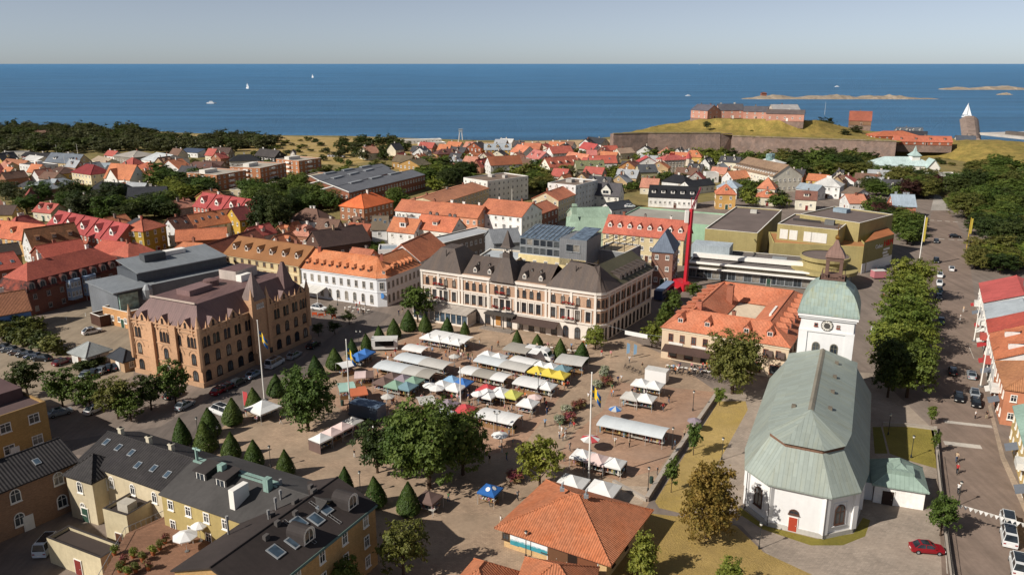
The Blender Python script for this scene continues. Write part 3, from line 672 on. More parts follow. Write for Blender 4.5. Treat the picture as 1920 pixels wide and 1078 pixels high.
rowwin(T, b, c, 1.0, 1.0, 1.1, 3, 'r', mat('plain', '#4b3a2e'), True); rowwin(T, e, a, 1.0, 1.2, 1.2, 3, 'r', mat('plain', '#4b3a2e'), True)
bld('small orange hipped kiosk roof cut off by the bottom edge, left one', (842, 1112), (915, 1135), 7, 2.8, 'h', 2.6, '#c9a878', rm=PANT, chim=0, name='kiosk', cat='kiosk', ov=.6)
bld('orange hipped kiosk roof cut off by the bottom edge, beside the pavilion', (965, 1122), (1098, 1142), 8, 2.8, 'h', 2.8, '#c9a878', rm=PANT, chim=0, name='kiosk', cat='kiosk', ov=.6)

# ---------------------------------------------------------------- gothic bank of yellow and red brick
def bank():
    bm = mat('brick', '#c39874', h2='#b48f72'); rm = mat('seam', '#6e5450', .6, .14, h2='#5c4644'); st = mat('plain', '#b59172')
    C, Rr = at2(371, 621, 12.4), at2(575, 545, 12.4); u = (Rr - C).normalized(); n = Vector((-u.y, u.x)); L = (Rr - C).length; D = 20.0; H = 12.4
    Lc = C + n * D; Bk = Rr + n * D; o = (C + Bk) / 2
    T = thing('bank_building', 'gothic yellow brick bank with purple metal roof, gables and pointed spires', 'building', (o.x, o.y, 0)); T0 = T.location; ang = math.atan2(u.y, u.x)
    W = MB(); W.prism([tuple(C), tuple(Rr), tuple(Bk), tuple(Lc)], -.3, H); W.build('wall', bm, T, T0)
    for z, d_, h_ in ((0, .25, 1.1), (4.2, .12, .3), (8.0, .12, .3), (11.5, .18, .35), (H - .1, .3, .25)):
        b = MB(); q = d_; b.prism([tuple(C + (-u - n) * q), tuple(Rr + (u - n) * q), tuple(Bk + (u + n) * q), tuple(Lc + (-u + n) * q)], z, z + h_, bottom=True); b.build('cornice' if z > 1 else 'plinth', st, T, T0)
    ins = 3.4; Z = H + 4.4; b = MB(); E = [C, Rr, Bk, Lc]; I = [C + (u + n) * ins, Rr + (-u + n) * ins, Bk + (-u - n) * ins, Lc + (u - n) * ins]
    E3 = [Vector((*(p), H + .16)) for p in E]; I3 = [Vector((*p, Z)) for p in I]
    for i in range(4): j = (i + 1) % 4; b.face([E3[i], E3[j], I3[j], I3[i]])
    I4 = [p + Vector((0, 0, -1.0)) for p in I3]; I5 = [Vector((*(C + (u + n) * (ins + .5)), Z - .05))]
    b.face(I3); b.build('roof', rm, T, T0)
    # low service roofs on top
    part_box(T, 'roof_box', C + u * L * .3 + n * D * .55, ang, 3.2, 2.0, Z, Z + 1.2, mat('seam', '#7d6360', .6)); part_box(T, 'roof_box', C + u * L * .72 + n * D * .6, ang, 3.4, 2.6, Z, Z + 2.2, mat('plain', '#b7aaa0'), rm)
    q = C + u * L * .47 + n * D * .6; b = MB(); b.lathe([(1.7, Z), (1.7, Z + 1.3), (0, Z + 1.6)], 14, q); b.build('roof_drum', rm, T, T0)
    b = MB(); b.obox(C + u * L * .66 + n * D * .42, ang, 1.6, .8, Z, Z + 1.5); b.build('ventilation_unit', WHITE, T, T0)
    rl = MB(); rl.obox(C + u * 3 + n * D * .5, ang, .12, D * .33, Z, Z + .35); rl.build('ridge_rail', mat('plain', '#b9a79a'), T, T0)
    bd = mat('plain', '#3b2b24')
    def face(A, B, cols, tri, gables):
        d = (B - A); l = d.length; d = d / l; nn = Vector((d.y, -d.x))
        k = cols
        for i in range(k):
            t = (i + .5) / k; p = A + d * l * t
            wide = i in tri
            for (z, h_, w_) in ((1.2, 2.3, 1.5), (4.8, 2.4, 1.25), (8.6, 2.4, .72)):
                if z > 8 or (z > 5 and wide):
                    m = 3 if wide else 2
                    for s in range(m):
                        q = p + d * ((s - (m - 1) / 2) * .98); window(T, q.x, q.y, z, nn, .72, h_ - .2, 'a', bd, True)
                else: window(T, p.x, p.y, z, nn, w_, h_, 'a', bd, True)
            for z in (7.3, 11.1):
                b = MB()
                for s in range(9):
                    a0, a1 = s * PI / 9, (s + 1) * PI / 9; r_ = 1.25
                    f = lambda a_, r: Vector((*(p + d * math.cos(a_) * r + nn * .1), z - .75 + math.sin(a_) * r)); b.face([f(a0, r_), f(a0, r_ + .22), f(a1, r_ + .22), f(a1, r_)][::-1])
                b.build('arch_moulding', st, T, T0)
        for t in gables:
            p = A + d * l * t; b = MB(); w_ = 1.2; zz = H; pk = zz + 2.0
            f0, f1, tp = p + d * -w_ + nn * .12, p + d * w_ + nn * .12, p + nn * .12
            pts = [Vector((*f0, zz - 1)), Vector((*f1, zz - 1)), Vector((*f1, zz + .5)), Vector((*tp, pk)), Vector((*f0, zz + .5))]
            b.face(pts); k2 = [q - Vector((*(nn * 1.0), 0)) for q in pts]; b.face(k2[::-1])
            for i in range(5): j = (i + 1) % 5; b.face([k2[i], k2[j], pts[j], pts[i]])
            gg = b.build('gable', bm, T, T0)
            rb = MB(); back = -nn * 2.8
            rb.slab([Vector((*f0, zz + .55)), Vector((*tp, pk + .05)), Vector((*(tp + back), pk + .05)), Vector((*(f0 + back), zz + .55))], .08); rb.slab([Vector((*tp, pk + .06)), Vector((*f1, zz + .55)), Vector((*(f1 + back), zz + .55)), Vector((*(tp + back), pk + .06))], .08)
            rr = rb.build('gable_roof', rm, gg); rr.location = -T0
            window(T, p.x + nn.x * .13, p.y + nn.y * .13, zz + .3, nn, .5, 1.1, 'a', bd, True)
        for t in [0] + [x for q in gables for x in (q - 1.9 / l, q + 1.9 / l)] + [1]:
            p = A + d * l * t + nn * .1; b = MB(); b.obox(p, math.atan2(d.y, d.x), .17, .17, H - 1.2, H + .4); b.lathe([(.26, H + .4), (.16, H + .7), (0.02, H + 1.6)], 4, p, 0, math.atan2(d.y, d.x) + PI / 4); b.build('pinnacle', bm, T, T0)
    face(C, Rr, 11, (0, 10), (.12, .29, .62, .76, .93)); face(Lc, C, 5, (2, 4), (.2, .5, .83)); face(Rr, Bk, 5, (), (.5,))
    for t in (.32, .66):  # buttress strips on the left face
        p = Lc + (C - Lc) * t - u * .3; b = MB(); b.obox(p, ang, .35, .8, -.2, H + .2); b.build('buttress', bm, T, T0)
    # central tower with spire on the street face, and corner turrets
    p = C + u * L * .5 - n * .2; b = MB(); b.obox(p + n * .8, ang, 1.9, 1.6, -.2, H + 2.4); tw = b.build('tower', bm, T, T0)
    b = MB(); b.lathe([(2.7, H + 2.4), (.03, H + 8.6)], 4, p + n * .8, 0, ang + PI / 4); b.build('spire', mat('seam', '#7a6862', .6), T, T0)
    for k in range(4): q = p - n * .83 + u * (-.9 + k * .6); window(T, q.x, q.y, H + .5, -n, .36, 1.1, 'a', WHITE, True)
    for s, hh_ in ((-1, 3.4), (1, 3.0)):
        q = p + u * s * 2.3 - n * .7; b = MB(); b.obox(q, ang, .45, .45, 3, H + 2); b.lathe([(.7, H + 2), (.02, H + 2 + hh_)], 4, q, 0, ang + PI / 4); b.build('turret', bm, T, T0)
    for q in (C, Rr, Lc): b = MB(); b.lathe([(.55, 3.6), (.62, 4.2), (.62, H + .7), (.48, H + 1.0), (.02, H + 3.2)], 8, q); b.build('corner_turret', bm, T, T0)
    q = Rr - u * 4.4 + n * 3.0; b = MB(); b.lathe([(2.6, Z - 2.6), (.4, Z + 3.4)], 4, q, 0, ang + PI / 4); b.build('roof_peak', rm, T, T0)
    p = Lc + (C - Lc) * .5; door(T, p.x - u.x * .3, p.y - u.y * .3, 0, -u, 1.8, 3.2, mat('plain', '#4a3328'))
bank()

# ---------------------------------------------------------------- grand hotel on the square
FLOW = mat('rock', '#b8322e', h2='#7a2a24', k=6)
def hotel():
    hb = mat('brick', '#b59075', h2='#b59a84'); tr = mat('plain', '#d8cec2', var=.08); rm = mat('seam', '#564b45', .7, .13, h2='#665548', k=.6); H = 12.6
    A, B, C2, E2 = at2(789, 503, H), at2(1119, 548, H), at2(1140, 545, H), at2(1223, 502.5, H)
    u = (B - A).normalized(); n = Vector((-u.y, u.x)); L = (B - A).length; v = (E2 - C2).normalized(); m = Vector((-v.y, v.x)); L2 = (E2 - C2).length
    ang = math.atan2(u.y, u.x); an2 = math.atan2(v.y, v.x); D = 14.0
    o = (A + B) / 2 + n * 7; T = thing('hotel', 'grand tan brick hotel with white trim, dark steep roofs and central spire', 'hotel', (o.x, o.y, 0)); T0 = T.location
    arc = [B + (C2 - B) * t - (n * .0 + (u - v).normalized() * -0.0) * 0 + ((B - A).normalized() - m * -1).normalized() * 0 for t in (0, .33, .66, 1)]
    mid = (B + C2) / 2; out = (u - n).normalized(); 
    arc = [B, B.lerp(C2, .3) + out * .55, B.lerp(C2, .7) + out * .55, C2]
    inn = E2 + m * 13; poly = [A] + arc + [E2, inn]
    # inner corner where the two wings meet
    den = u.x * v.y - u.y * v.x; p1 = A + n * D; w_ = inn - p1; t = (w_.x * v.y - w_.y * v.x) / den; X = p1 + u * t
    poly += [X, p1]
    W = MB(); W.prism([tuple(p) for p in poly], -.3, H); W.build('wall', hb, T, T0)
    def band(z0, z1, d_, nm, mm):
        b = MB(); q = poly[:6]
        for a_, b_ in zip(q, q[1:]):
            dd = (b_ - a_).normalized(); nn = Vector((dd.y, -dd.x)); f = [a_ - dd * .05, b_ + dd * .05, b_ + dd * .05 + nn * d_, a_ - dd * .05 + nn * d_]; b.prism([tuple(x) for x in f], z0, z1, bottom=True)
        b.build(nm, mm, T, T0)
    band(0, 4.1, .1, 'ground_floor_stone', tr); band(4.1, 4.5, .35, 'string_course', tr); band(7.9, 8.25, .16, 'string_course', tr); band(H - .75, H - .05, .4, 'cornice', tr); band(H - 1.5, H - 1.2, .12, 'string_course', tr)
    for t in (0.006, .11, .235, .255, .49 - .08, .49 + .08, .735, .755, .87, .995):
        p = A + u * L * t; b = MB(); b.obox(p - n * .08, ang, .3, .16, 4.5, H - .75); b.build('pilaster', tr, T, T0)
    for i in range(9): p = C2 + v * L2 * (i + .2) / 8.4; b = MB(); b.obox(p - m * .08, an2, .22, .14, 4.5, H - .75); b.build('pilaster', tr, T, T0)
    fm = mat('plain', '#4a3a32', var=.1)
    spec = [.035, .075, .105, .135, .2] ; L_ = [.04, .085, .12, .155, .205]
    Cn = [.285, .325, .365, .405, .455, .49, .525, .575, .615, .655, .695]; Rn = [.775, .825, .865, .905, .96]
    def col(t, top=True):
        p = A + u * L * t - n * .02
        window(T, p.x, p.y, 5.0, -n, 1.15, 2.35, 'r', fm, True)
        b = MB(); q = p - n * .1; b.obox(q + u * .78, ang, .12, .08, 4.7, 7.6); b.obox(q - u * .78, ang, .12, .08, 4.7, 7.6); b.obox(q, ang, .95, .1, 7.45, 7.75); b.build('window_surround', tr, T, T0)
        window(T, p.x, p.y, 8.7, -n, 1.05, 2.0, 'a', fm, True)
        b = MB(); b.obox(q, ang, .22, .1, 10.62, 10.95); b.build('keystone', tr, T, T0)
    for t in L_ + Cn + Rn: col(t)
    for t in L_ + Rn: pass
    for i in range(16):
        t = (i + .5) / 16
        if t < .27: continue
        p = A + u * L * t - n * .12; (door if i == 7 else window)(T, p.x, p.y, .3, -n, 1.5, 2.9, *(('a', fm, True) if i != 7 else (mat('plain', '#b9854a'),)))
    for i in range(3):
        p, q = arc[i], arc[i + 1]
        for z, h_, s in ((.6, 2.9, 's'), (5.0, 2.3, 'r'), (8.7, 2.0, 'a')): rowwin(T, p, q, z, min(1.1, (q - p).length * .6), h_, 1, s, fm, True, off=.11 if z < 1 else .02)
    for z, h_, s, k in ((.5, 3.0, 'a', 11), (5.0, 2.3, 'r', 15), (8.7, 2.0, 'a', 15)): rowwin(T, C2, E2, z, 1.1, h_, k, s, fm, True, m=.6, off=.11 if z < 1 else .02)
    # roofs: two corner pavilions, a lower middle, and the side wing
    def trunc(b, pts, z, top, ins):
        c_ = sum(pts, Vector((0, 0))) / len(pts); I = []
        k = len(pts)
        for i in range(k):
            p, q, r = pts[i - 1], pts[i], pts[(i + 1) % k]; d0 = (q - p).normalized(); d1 = (r - q).normalized(); n0 = Vector((-d0.y, d0.x)); n1 = Vector((-d1.y, d1.x)); bis = (n0 + n1); I.append(q + bis * (ins / max(.5, 1 + n0.dot(n1))))
        for i in range(k): j = (i + 1) % k; b.face([(*pts[i], z), (*pts[j], z), (*I[j], top), (*I[i], top)])
        b.face([(*p, top) for p in I]); b.face([(*p, z) for p in pts[::-1]])
    Q = lambda t, dd: A + u * L * t + n * dd
    b = MB(); trunc(b, [Q(-.012, -.5), Q(.255, -.5), Q(.255, 13.8), Q(-.012, 13.8)], H - .02, hgt(850, 463, Q(.14, 6)), 4.6); b.build('roof', rm, T, T0)
    b = MB(); trunc(b, [Q(.735, -.5), arc[0] - n * .5, arc[1] + out * .45, arc[2] + out * .45, C2 - m * .5 + v * .1, C2 + v * 6.5 - m * .5, C2 + v * 6.5 + m * 10, Q(.735, 14.4)], H - .02, H + 5.6, 4.4); b.build('roof', rm, T, T0)
    b = MB(); z0 = H - .85; rz = z0 + 4.6
    b.face([(*Q(.25, -.45), z0), (*Q(.74, -.45), z0), (*Q(.74, 6.5), rz), (*Q(.25, 6.5), rz)]); b.face([(*Q(.74, 14.2), z0), (*Q(.25, 14.2), z0), (*Q(.25, 6.5), rz), (*Q(.74, 6.5), rz)]); b.face([(*Q(.25, -.45), z0), (*Q(.25, 14), z0), (*Q(.74, 14), z0), (*Q(.74, -.45), z0)]); b.build('roof', rm, T, T0)
    V = lambda s, dd: C2 + v * s + m * dd
    b = MB(); z0 = H - .03; rz = z0 + 4.0; s0, s1 = 6.2, L2 + .3
    b.face([(*V(s0, -.5), z0), (*V(s1, -.5), z0), (*V(s1, 6.5), rz), (*V(s0, 6.5), rz)]); b.face([(*V(s1, 13.3), z0), (*V(s0, 13.3), z0), (*V(s0, 6.5), rz), (*V(s1, 6.5), rz)]); b.face([(*V(s1, -.5), z0), (*V(s1, 13.3), z0), (*V(s1, 6.5), rz)]); b.build('roof', mat('seam', '#57523f', .7, .15), T, T0)
    for i in range(7): p = V(9 + i * (L2 - 12) / 6, .9); dormer(T, p.x, p.y, H + .45, -m, 'shed', 1.3, 1.5, mat('plain', '#5b514b'), rm)
    for t in (.315, .40, .60, .69): p = Q(t, 1.5); dormer(T, p.x, p.y, H + .35, -n, 'gable', 1.0, 1.3, tr, rm)
    for t in (.31, .375, .62, .67): p = Q(t, 3.8); dormer(T, p.x, p.y, H + 2.05, -n, 'gable', .5, .3, rm, rm)
    for t in (.13, .87): p = Q(t, 2.5); b = MB(); b.tube((*p, H + 2), (*p, H + 5.2), .14); b.tube((*(p), H + 4), (*(p + u * 1.2 + n * .6), H + 5), .05); b.build('roof_pipe', mat('plain', '#4a4340'), T, T0)
    p = Q(.495, 2.6); b = MB(); k = ang + PI / 4
    b.lathe([(3.6 * 1.41, H - .5), (1.0 * 1.41, H + 5.3), (.95 * 1.41, H + 6.6)], 4, p, 0, k); sp = b.build('spire_base', rm, T, T0)
    b = MB()
    for sx in (-1, 1):
        for sy in (-1, 1): b.obox(p + (u * sx + n * sy) * .75, ang, .12, .12, H + 6.6, H + 8.0)
    b.obox(p, ang, .35, .35, H + 6.6, H + 8.0); b.build('belfry', tr, T, T0)
    b = MB(); b.lathe([(1.5 * 1.41, H + 7.9), (1.15 * 1.41, H + 8.4), (.8 * 1.41, H + 9.6), (.03, hgt(962, 431, p))], 4, p, 0, k); b.build('spire', rm, T, T0)
    # balconies with red geraniums
    for t, z, ww in ((.12, 8.35, 3.2), (.12, 4.55, 3.2), (.49, 8.35, 2.8), (.46, 4.55, 2.2), (.53, 4.55, 2.2), (.865, 8.35, 3.2), (.865, 4.55, 3.2), (.865, 4.2, 0)):
        if not ww: continue
        p = Q(t, -.55); b = MB(); b.obox(p, ang, ww / 2, .5, z, z + .18, 0); b.obox(p - n * .46, ang, ww / 2, .04, z + .95, z + 1.02, 1)
        for i in range(int(ww / .35) + 1): b.obox(p - n * .46 + u * (-ww / 2 + i * .35), ang, .025, .025, z + .18, z + .95, 1)
        bal = b.build('balcony', [tr, DARK], T, T0)
        f = MB()
        for i in range(int(ww * 9)):
            q = p - n * (.5 + R.uniform(-.12, .3)) + u * R.uniform(-ww / 2, ww / 2); zz = z + .75 + R.uniform(0, .5); f.lathe([(0, zz - .16), (.17, zz), (0, zz + .16)], 5, q, 0, R.random())
        ff = f.build('geraniums', FLOW, bal); ff.location = -T0
    # dark entrance canopy and the long brown awning
    p = Q(.49, -1.2); b = MB(); b.obox(p, ang, 4.2, 1.1, 3.55, 3.9)
    for s in (-3.8, -1.4, 1.4, 3.8): b.tube((*(p + u * s - n * .9), 0), (*(p + u * s - n * .9), 3.55), .14)
    b.build('entrance_canopy', mat('plain', '#4b4540'), T, T0)
    b = MB(); q0, q1 = Q(.565, -.25), Q(.81, -.25); b.slab([(*q0, 3.7), (*q1, 3.7), (*(q1 - n * 2.6), 2.7), (*(q0 - n * 2.6), 2.7)], .08); b.build('awning', mat('plain', '#4b3c36', var=.12), T, T0)
    part_box(T, 'entrance_step', Q(.49, -2.8), ang, 4.5, 1.4, -.1, .22, mat('paving', '#8d8176'))
    # separate glazed veranda
    c_ = Q(.175, -2.6); V_ = thing('glass_veranda', 'glazed restaurant veranda with pale roof along the hotel front', 'veranda', (c_.x, c_.y, 0)); l_ = L * .165
    b = MB(); b.obox(c_, ang, l_, 2.3, -.1, .5); b.build('plinth', tr, V_, V_.location)
    b = MB(); q = [c_ - u * l_ - n * 2.6, c_ + u * l_ - n * 2.6, c_ + u * l_ + n * 2.3, c_ - u * l_ + n * 2.3]; b.slab([(*q[0], 3.4), (*q[1], 3.4), (*q[2], 3.95), (*q[3], 3.95)], .25); b.build('roof', mat('seam', '#a89f95', .5, .08, k=2.5), V_, V_.location)
    k = 10
    for i in range(k + 1): p = c_ - n * 2.25 + u * (-l_ + 2 * l_ * i / k); b = MB(); b.obox(p, ang, .09, .09, .5, 3.2); b.build('post', tr, V_, V_.location)
    for i in range(k):
        p = c_ - n * 2.2 + u * (-l_ + 2 * l_ * (i + .5) / k); b = MB(); b.obox(p, ang, l_ / k - .1, .02, .5, 3.18); b.build('pane', GLASSB, V_, V_.location)
    for s in (-1, 1): p = c_ + u * s * l_; b = MB(); b.obox(p, ang, .05, 2.2, .5, 3.3); b.build('side_wall', mat('plain', '#b9ac9f'), V_, V_.location)
hotel()

# ---------------------------------------------------------------- block round a courtyard, orange roofs
def courtyard():
    H = 7.4; P0, P1, P2 = at2(1242, 613, H), at2(1480, 651, H), at2(1509, 562, H); u = (P1 - P0).normalized(); n = Vector((-u.y, u.x)); L = (P1 - P0).length
    P3 = at2(1303, 537, H); D = max((P2 - P1).dot(n), (P3 - P0).dot(n)); Q = lambda x, y: P0 + u * x + n * y
    wm = mat('plain', '#cdb79c', var=.07); rm = mat('tile', '#cc7850', h2='#bd6a48'); ang = math.atan2(u.y, u.x); sh = (P3 - P0).dot(u) * .5
    o = Q(L / 2, D / 2); T = thing('courtyard_block', 'ochre block with orange tiled roofs and dormers round a courtyard', 'building', (o.x, o.y, 0)); T0 = T.location
    wd = 10.6; S = lambda x, y: Q(x + sh * y / D * 0, y)
    O = [S(0, 0), S(L, 0), S(L, D), S(0, D)]; I = [S(wd, wd), S(L - wd, wd), S(L - wd, D - wd), S(wd, D - wd)]; Rg = [S(wd / 2, wd / 2), S(L - wd / 2, wd / 2), S(L - wd / 2, D - wd / 2), S(wd / 2, D - wd / 2)]
    W = MB()
    for i in range(4):
        j = (i + 1) % 4; W.face([(*O[i], -.3), (*O[j], -.3), (*O[j], H), (*O[i], H)]); W.face([(*I[j], -.3), (*I[i], -.3), (*I[i], H), (*I[j], H)])
    W.build('wall', wm, T, T0)
    b = MB(); ov = .4; E = [O[0] - u * ov - n * ov, O[1] + u * ov - n * ov, O[2] + u * ov + n * ov, O[3] - u * ov + n * ov]
    for i in range(4):
        j = (i + 1) % 4; b.face([(*E[i], H), (*E[j], H), (*Rg[j], H + 3.4), (*Rg[i], H + 3.4)]); b.face([(*Rg[i], H + 3.4), (*Rg[j], H + 3.4), (*I[j], H + .2), (*I[i], H + .2)]); b.face([(*I[i], H), (*I[j], H), (*E[j], H), (*E[i], H)])
        b.tube((*Rg[i], H + 3.4), (*Rg[j], H + 3.4), .14, n=5); b.tube((*E[i], H), (*Rg[i], H + 3.4), .12, n=5)
    b.build('roof', rm, T, T0)
    b = MB(); b.prism([tuple(S(-.12, -.12)), tuple(S(L + .12, -.12)), tuple(S(L + .12, D + .1)), tuple(S(-.12, D + .1))], H - .55, H - .02, bottom=False); b.build('cornice', mat('plain', '#d2c0a6'), T, T0)
    part_box(T, 'courtyard_floor', S(L / 2, D / 2), ang, L / 2 - wd, D / 2 - wd, 0, .1, mat('paving', '#6e5c4e'))
    part_box(T, 'inner_wing', S(wd + 3.4, D / 2 + 3), ang, 3.3, 4, 0, H - .1, wm, rm)
    dm = mat('plain', '#b9745a')
    for t in (.13, .35, .66, .84): p = S(L * t, 1.6); dormer(T, p.x, p.y, H + 1.0, -n, 'gable', 1.5, 1.3, dm, rm)
    for i in range(7):
        p = S(1.5, D * (.16 + .11 * i)); dormer(T, p.x, p.y, H + .9, -u, 'shed', 1.6, 1.4, dm, rm); p = S(L - 1.5, D * (.16 + .11 * i)); dormer(T, p.x, p.y, H + .9, u, 'hip', 1.5, 1.4, dm, rm)
    fm = mat('plain', '#7a4a38', var=.1)
    rowwin(T, O[0], O[1], 4.5, 1.1, 1.7, 10, 'r', fm, True, m=.8, off=.01); rowwin(T, O[0], O[1], .7, 2.0, 2.2, 7, 's', fm, True, m=.8, off=.01); rowwin(T, O[1], O[2], 4.5, 1.0, 1.6, 8, 'r', fm, True, off=.01); rowwin(T, O[1], O[2], 1, 1.0, 1.7, 8, 'r', fm, True, off=.01); rowwin(T, O[3], O[0], 4.5, 1.0, 1.6, 9, 'r', fm, True, off=.01)
    rowwin(T, I[2], I[3], 4.6, 1.3, 1.4, 4, 'r', WHITE, True, off=.02)
    b = MB(); q0, q1 = S(L * .03, -.1), S(L * .42, -.1); b.slab([(*q0, 3.6), (*q1, 3.6), (*(q1 - n * 2.6), 2.7), (*(q0 - n * 2.6), 2.7)], .08); b.build('awning', mat('plain', '#4c3a34'), T, T0)
    for t, w_ in ((.12, 3.2), (.31, 3.2)): signboard(T, S(L * t, -.05), -n, w_, 3.75, .55, mat('plain', '#ddd8cf'))
    for t in (.86, .95): p = S(L * t, -.1); b = MB(); b.slab([(*(p - u * .7), 6.0), (*(p + u * .7), 6.0), (*(p + u * .7 - n * .8), 4.9), (*(p - u * .7 - n * .8), 4.9)], .05); b.build('awning', mat('plain', '#54443e'), T, T0)
    chimney(T, *S(wd * .55, wd * .8), H + 2, H + 4.6, 1.3, .9, mat('brick', '#b06a52'), ang); chimney(T, *S(L * .33, D * .62), H - .2, H + 5.2, 1.5, 1.2, mat('brick', '#9a5f48'), ang); chimney(T, *S(L * .52, wd * .55), H + 2.6, H + 4.2, .8, .6, None, ang)
    b = MB(); b.obox(S(L - wd * .62, D * .4), ang, .25, 3.6, H + 2.5, H + 3.1); b.build('roof_light', WHITE, T, T0)
courtyard()

# ---------------------------------------------------------------- white corner house with orange roof and its ochre neighbour
def corner_house():
    H = 8.2; A, B, C2, E2 = at2(561.6, 502, H), at2(706, 522, H), at2(724, 521.5, H), at2(787, 497, H)
    u = (B - A).normalized(); n = Vector((-u.y, u.x)); v = (E2 - C2).normalized(); m = Vector((-v.y, v.x)); L = (B - A).length; L2 = (E2 - C2).length; D = 12.0
    wm = mat('plain', '#d4d4d5', var=.05); rm = mat('tile', '#d5824e', h2='#cc7547'); p1 = A + n * D; q1 = E2 + m * D; den = u.x * v.y - u.y * v.x; w_ = q1 - p1; t = (w_.x * v.y - w_.y * v.x) / den; X = p1 + u * t
    o = (A + B) / 2; T = thing('corner_house', 'white corner house with long orange tiled roof and rows of small dormers', 'building', (o.x, o.y, 0)); T0 = T.location
    W = MB(); poly = [A, B, C2, E2, q1, X, p1]; W.prism([tuple(p) for p in poly], -.3, H); W.build('wall', wm, T, T0)
    b = MB(); z = H + .02; rz = H + 4.4; R0, R2 = A + n * D / 2, E2 + m * D / 2; w2 = R2 - R0; t = (w2.x * v.y - w2.y * v.x) / den; R1 = R0 + u * t; ov = .4
    a_, b_, c_, e_ = A - n * ov - u * ov, B - n * ov, C2 - m * ov, E2 - m * ov + v * ov
    b.face([(*a_, z), (*b_, z), (*R1, rz), (*(R0 - u * ov), rz)]); b.face([(*b_, z), (*c_, z), (*R1, rz)]); b.face([(*c_, z), (*e_, z), (*(R2 + v * ov), rz), (*R1, rz)])
    b.face([(*(X), z), (*(p1 - u * ov), z), (*(R0 - u * ov), rz), (*R1, rz)]); b.face([(*(q1 + v * ov), z), (*X, z), (*R1, rz), (*(R2 + v * ov), rz)]); b.face([(*p, z - .02) for p in (a_, p1, X, q1, e_, c_, b_)])
    b.tube((*R0, rz), (*R1, rz), .15, n=5); b.tube((*R1, rz), (*R2, rz), .15, n=5); b.build('roof', rm, T, T0)
    g = MB(); g.face([(*p1, H), (*A, H), (*R0, rz)]); g.face([(*E2, H), (*q1, H), (*R2, rz)]); g.build('gable', wm, T, T0)
    b = MB(); q = [A, B, C2, E2]
    for x, y in zip(q, q[1:]):
        d_ = (y - x).normalized(); nn = Vector((d_.y, -d_.x)); b.prism([tuple(x), tuple(y), tuple(y + nn * .25), tuple(x + nn * .25)], H - .4, H - .03, bottom=True); b.prism([tuple(x), tuple(y), tuple(y + nn * .1), tuple(x + nn * .1)], 4.0, 4.25, bottom=True)
    b.build('cornice', wm, T, T0)
    fm = mat('plain', '#b5aca0', var=.1)
    rowwin(T, A, B, 5.0, 1.0, 1.9, 10, 'r', fm, True, m=.5, off=.01); rowwin(T, A, B, .8, 1.15, 2.6, 9, 'a', fm, True, m=.5, off=.01); rowwin(T, C2, E2, 5.0, 1.0, 1.9, 8, 'r', fm, True, off=.01); rowwin(T, C2, E2, .9, 1.1, 2.5, 8, 'a', fm, True, off=.01); rowwin(T, B, C2, 5, 1.2, 2, 1, 'r', fm, True, off=.01)
    for i in range(9): p = A + u * L * (.07 + .1 * i) + n * 1.3; dormer(T, p.x, p.y, H + .9, -n, 'hip', 1.1, 1.0, rm, rm, mat('plain', '#8c5a40'))
    for i in range(7): p = C2 + v * L2 * (.25 + .11 * i) + m * 1.3; dormer(T, p.x, p.y, H + .9, -m, 'hip', 1.0, 1.0, rm, rm, mat('plain', '#8c5a40'))
    p = (B + C2) / 2 + n * 1.2; dormer(T, p.x, p.y, H + .7, -n, 'shed', 1.3, 1.2, rm, rm)
    p = (B + C2) / 2 - n * .1; b = MB(); b.lathe([(.8, 0), (.8, .06)], 16, (0, 0)); b.face([(.8 * math.cos(i * PI / 8), .8 * math.sin(i * PI / 8), .06) for i in range(16)]); so = link('round_sign', b.mesh('round_sign', mat('paint', '#3f78b5')), T, (p.x - T0.x, p.y - T0.y, 3.2)); so.rotation_euler = (PI / 2, 0, ang_ := math.atan2(u.y, u.x))
    b = MB(); q0, q1_ = A + u * .5 - n * .2, A + u * 9.5 - n * .2; b.slab([(*q0, 3.6), (*q1_, 3.6), (*(q1_ - n * 4.2), 2.8), (*(q0 - n * 4.2), 2.8)], .12); pg = b.build('terrace_awning', mat('seam', '#cfcbc3', .6, .06, k=4), T, T0)
    for x in (q0, q0.lerp(q1_, .5), q1_): b = MB(); b.tube((*(x - n * 4.1), 0), (*(x - n * 4.1), 2.8), .09); b.build('awning_post', WHITE, T, T0)
    for t in (.12, .93): p = A + u * L * t + n * 5.4; chimney(T, p.x, p.y, rz - .8, rz + .9, .8, .6, mat('brick', '#a5604a'))
corner_house()
# ---------------------------------------------------------------- houses of the town
HG = 'houses of the town'
OR, RD, DK, BN, GY = '#cd7a4a', '#b8443a', '#2c2d31', '#7d5a48', '#9aa0a4'
def S(label, p0, p1, d, h, rt, rh, wall, roof, **k):
    k.setdefault('group', HG)
    if p1[1] > 420 or p0[1] > 420: k.setdefault('near', True)
    if roof in (GY, '#b3c4c0', '#8fa38f', '#9aa6b0', '#8f99a0', '#7b7d80', '#c2bfba'): k.setdefault('rk', 'seam')
    if roof == DK: k.setdefault('rk', 'tile'); k.setdefault('k', 1); k.pop('k')
    if rt == 'f': k.setdefault('rk', 'felt'); k.setdefault('chim', 0)
    return bld(label, p0, p1, d, h, rt, rh, wall, roof, **k)
W_, CR, TN = '#d3d1cd', '#cbc2ac', '#b59a74'
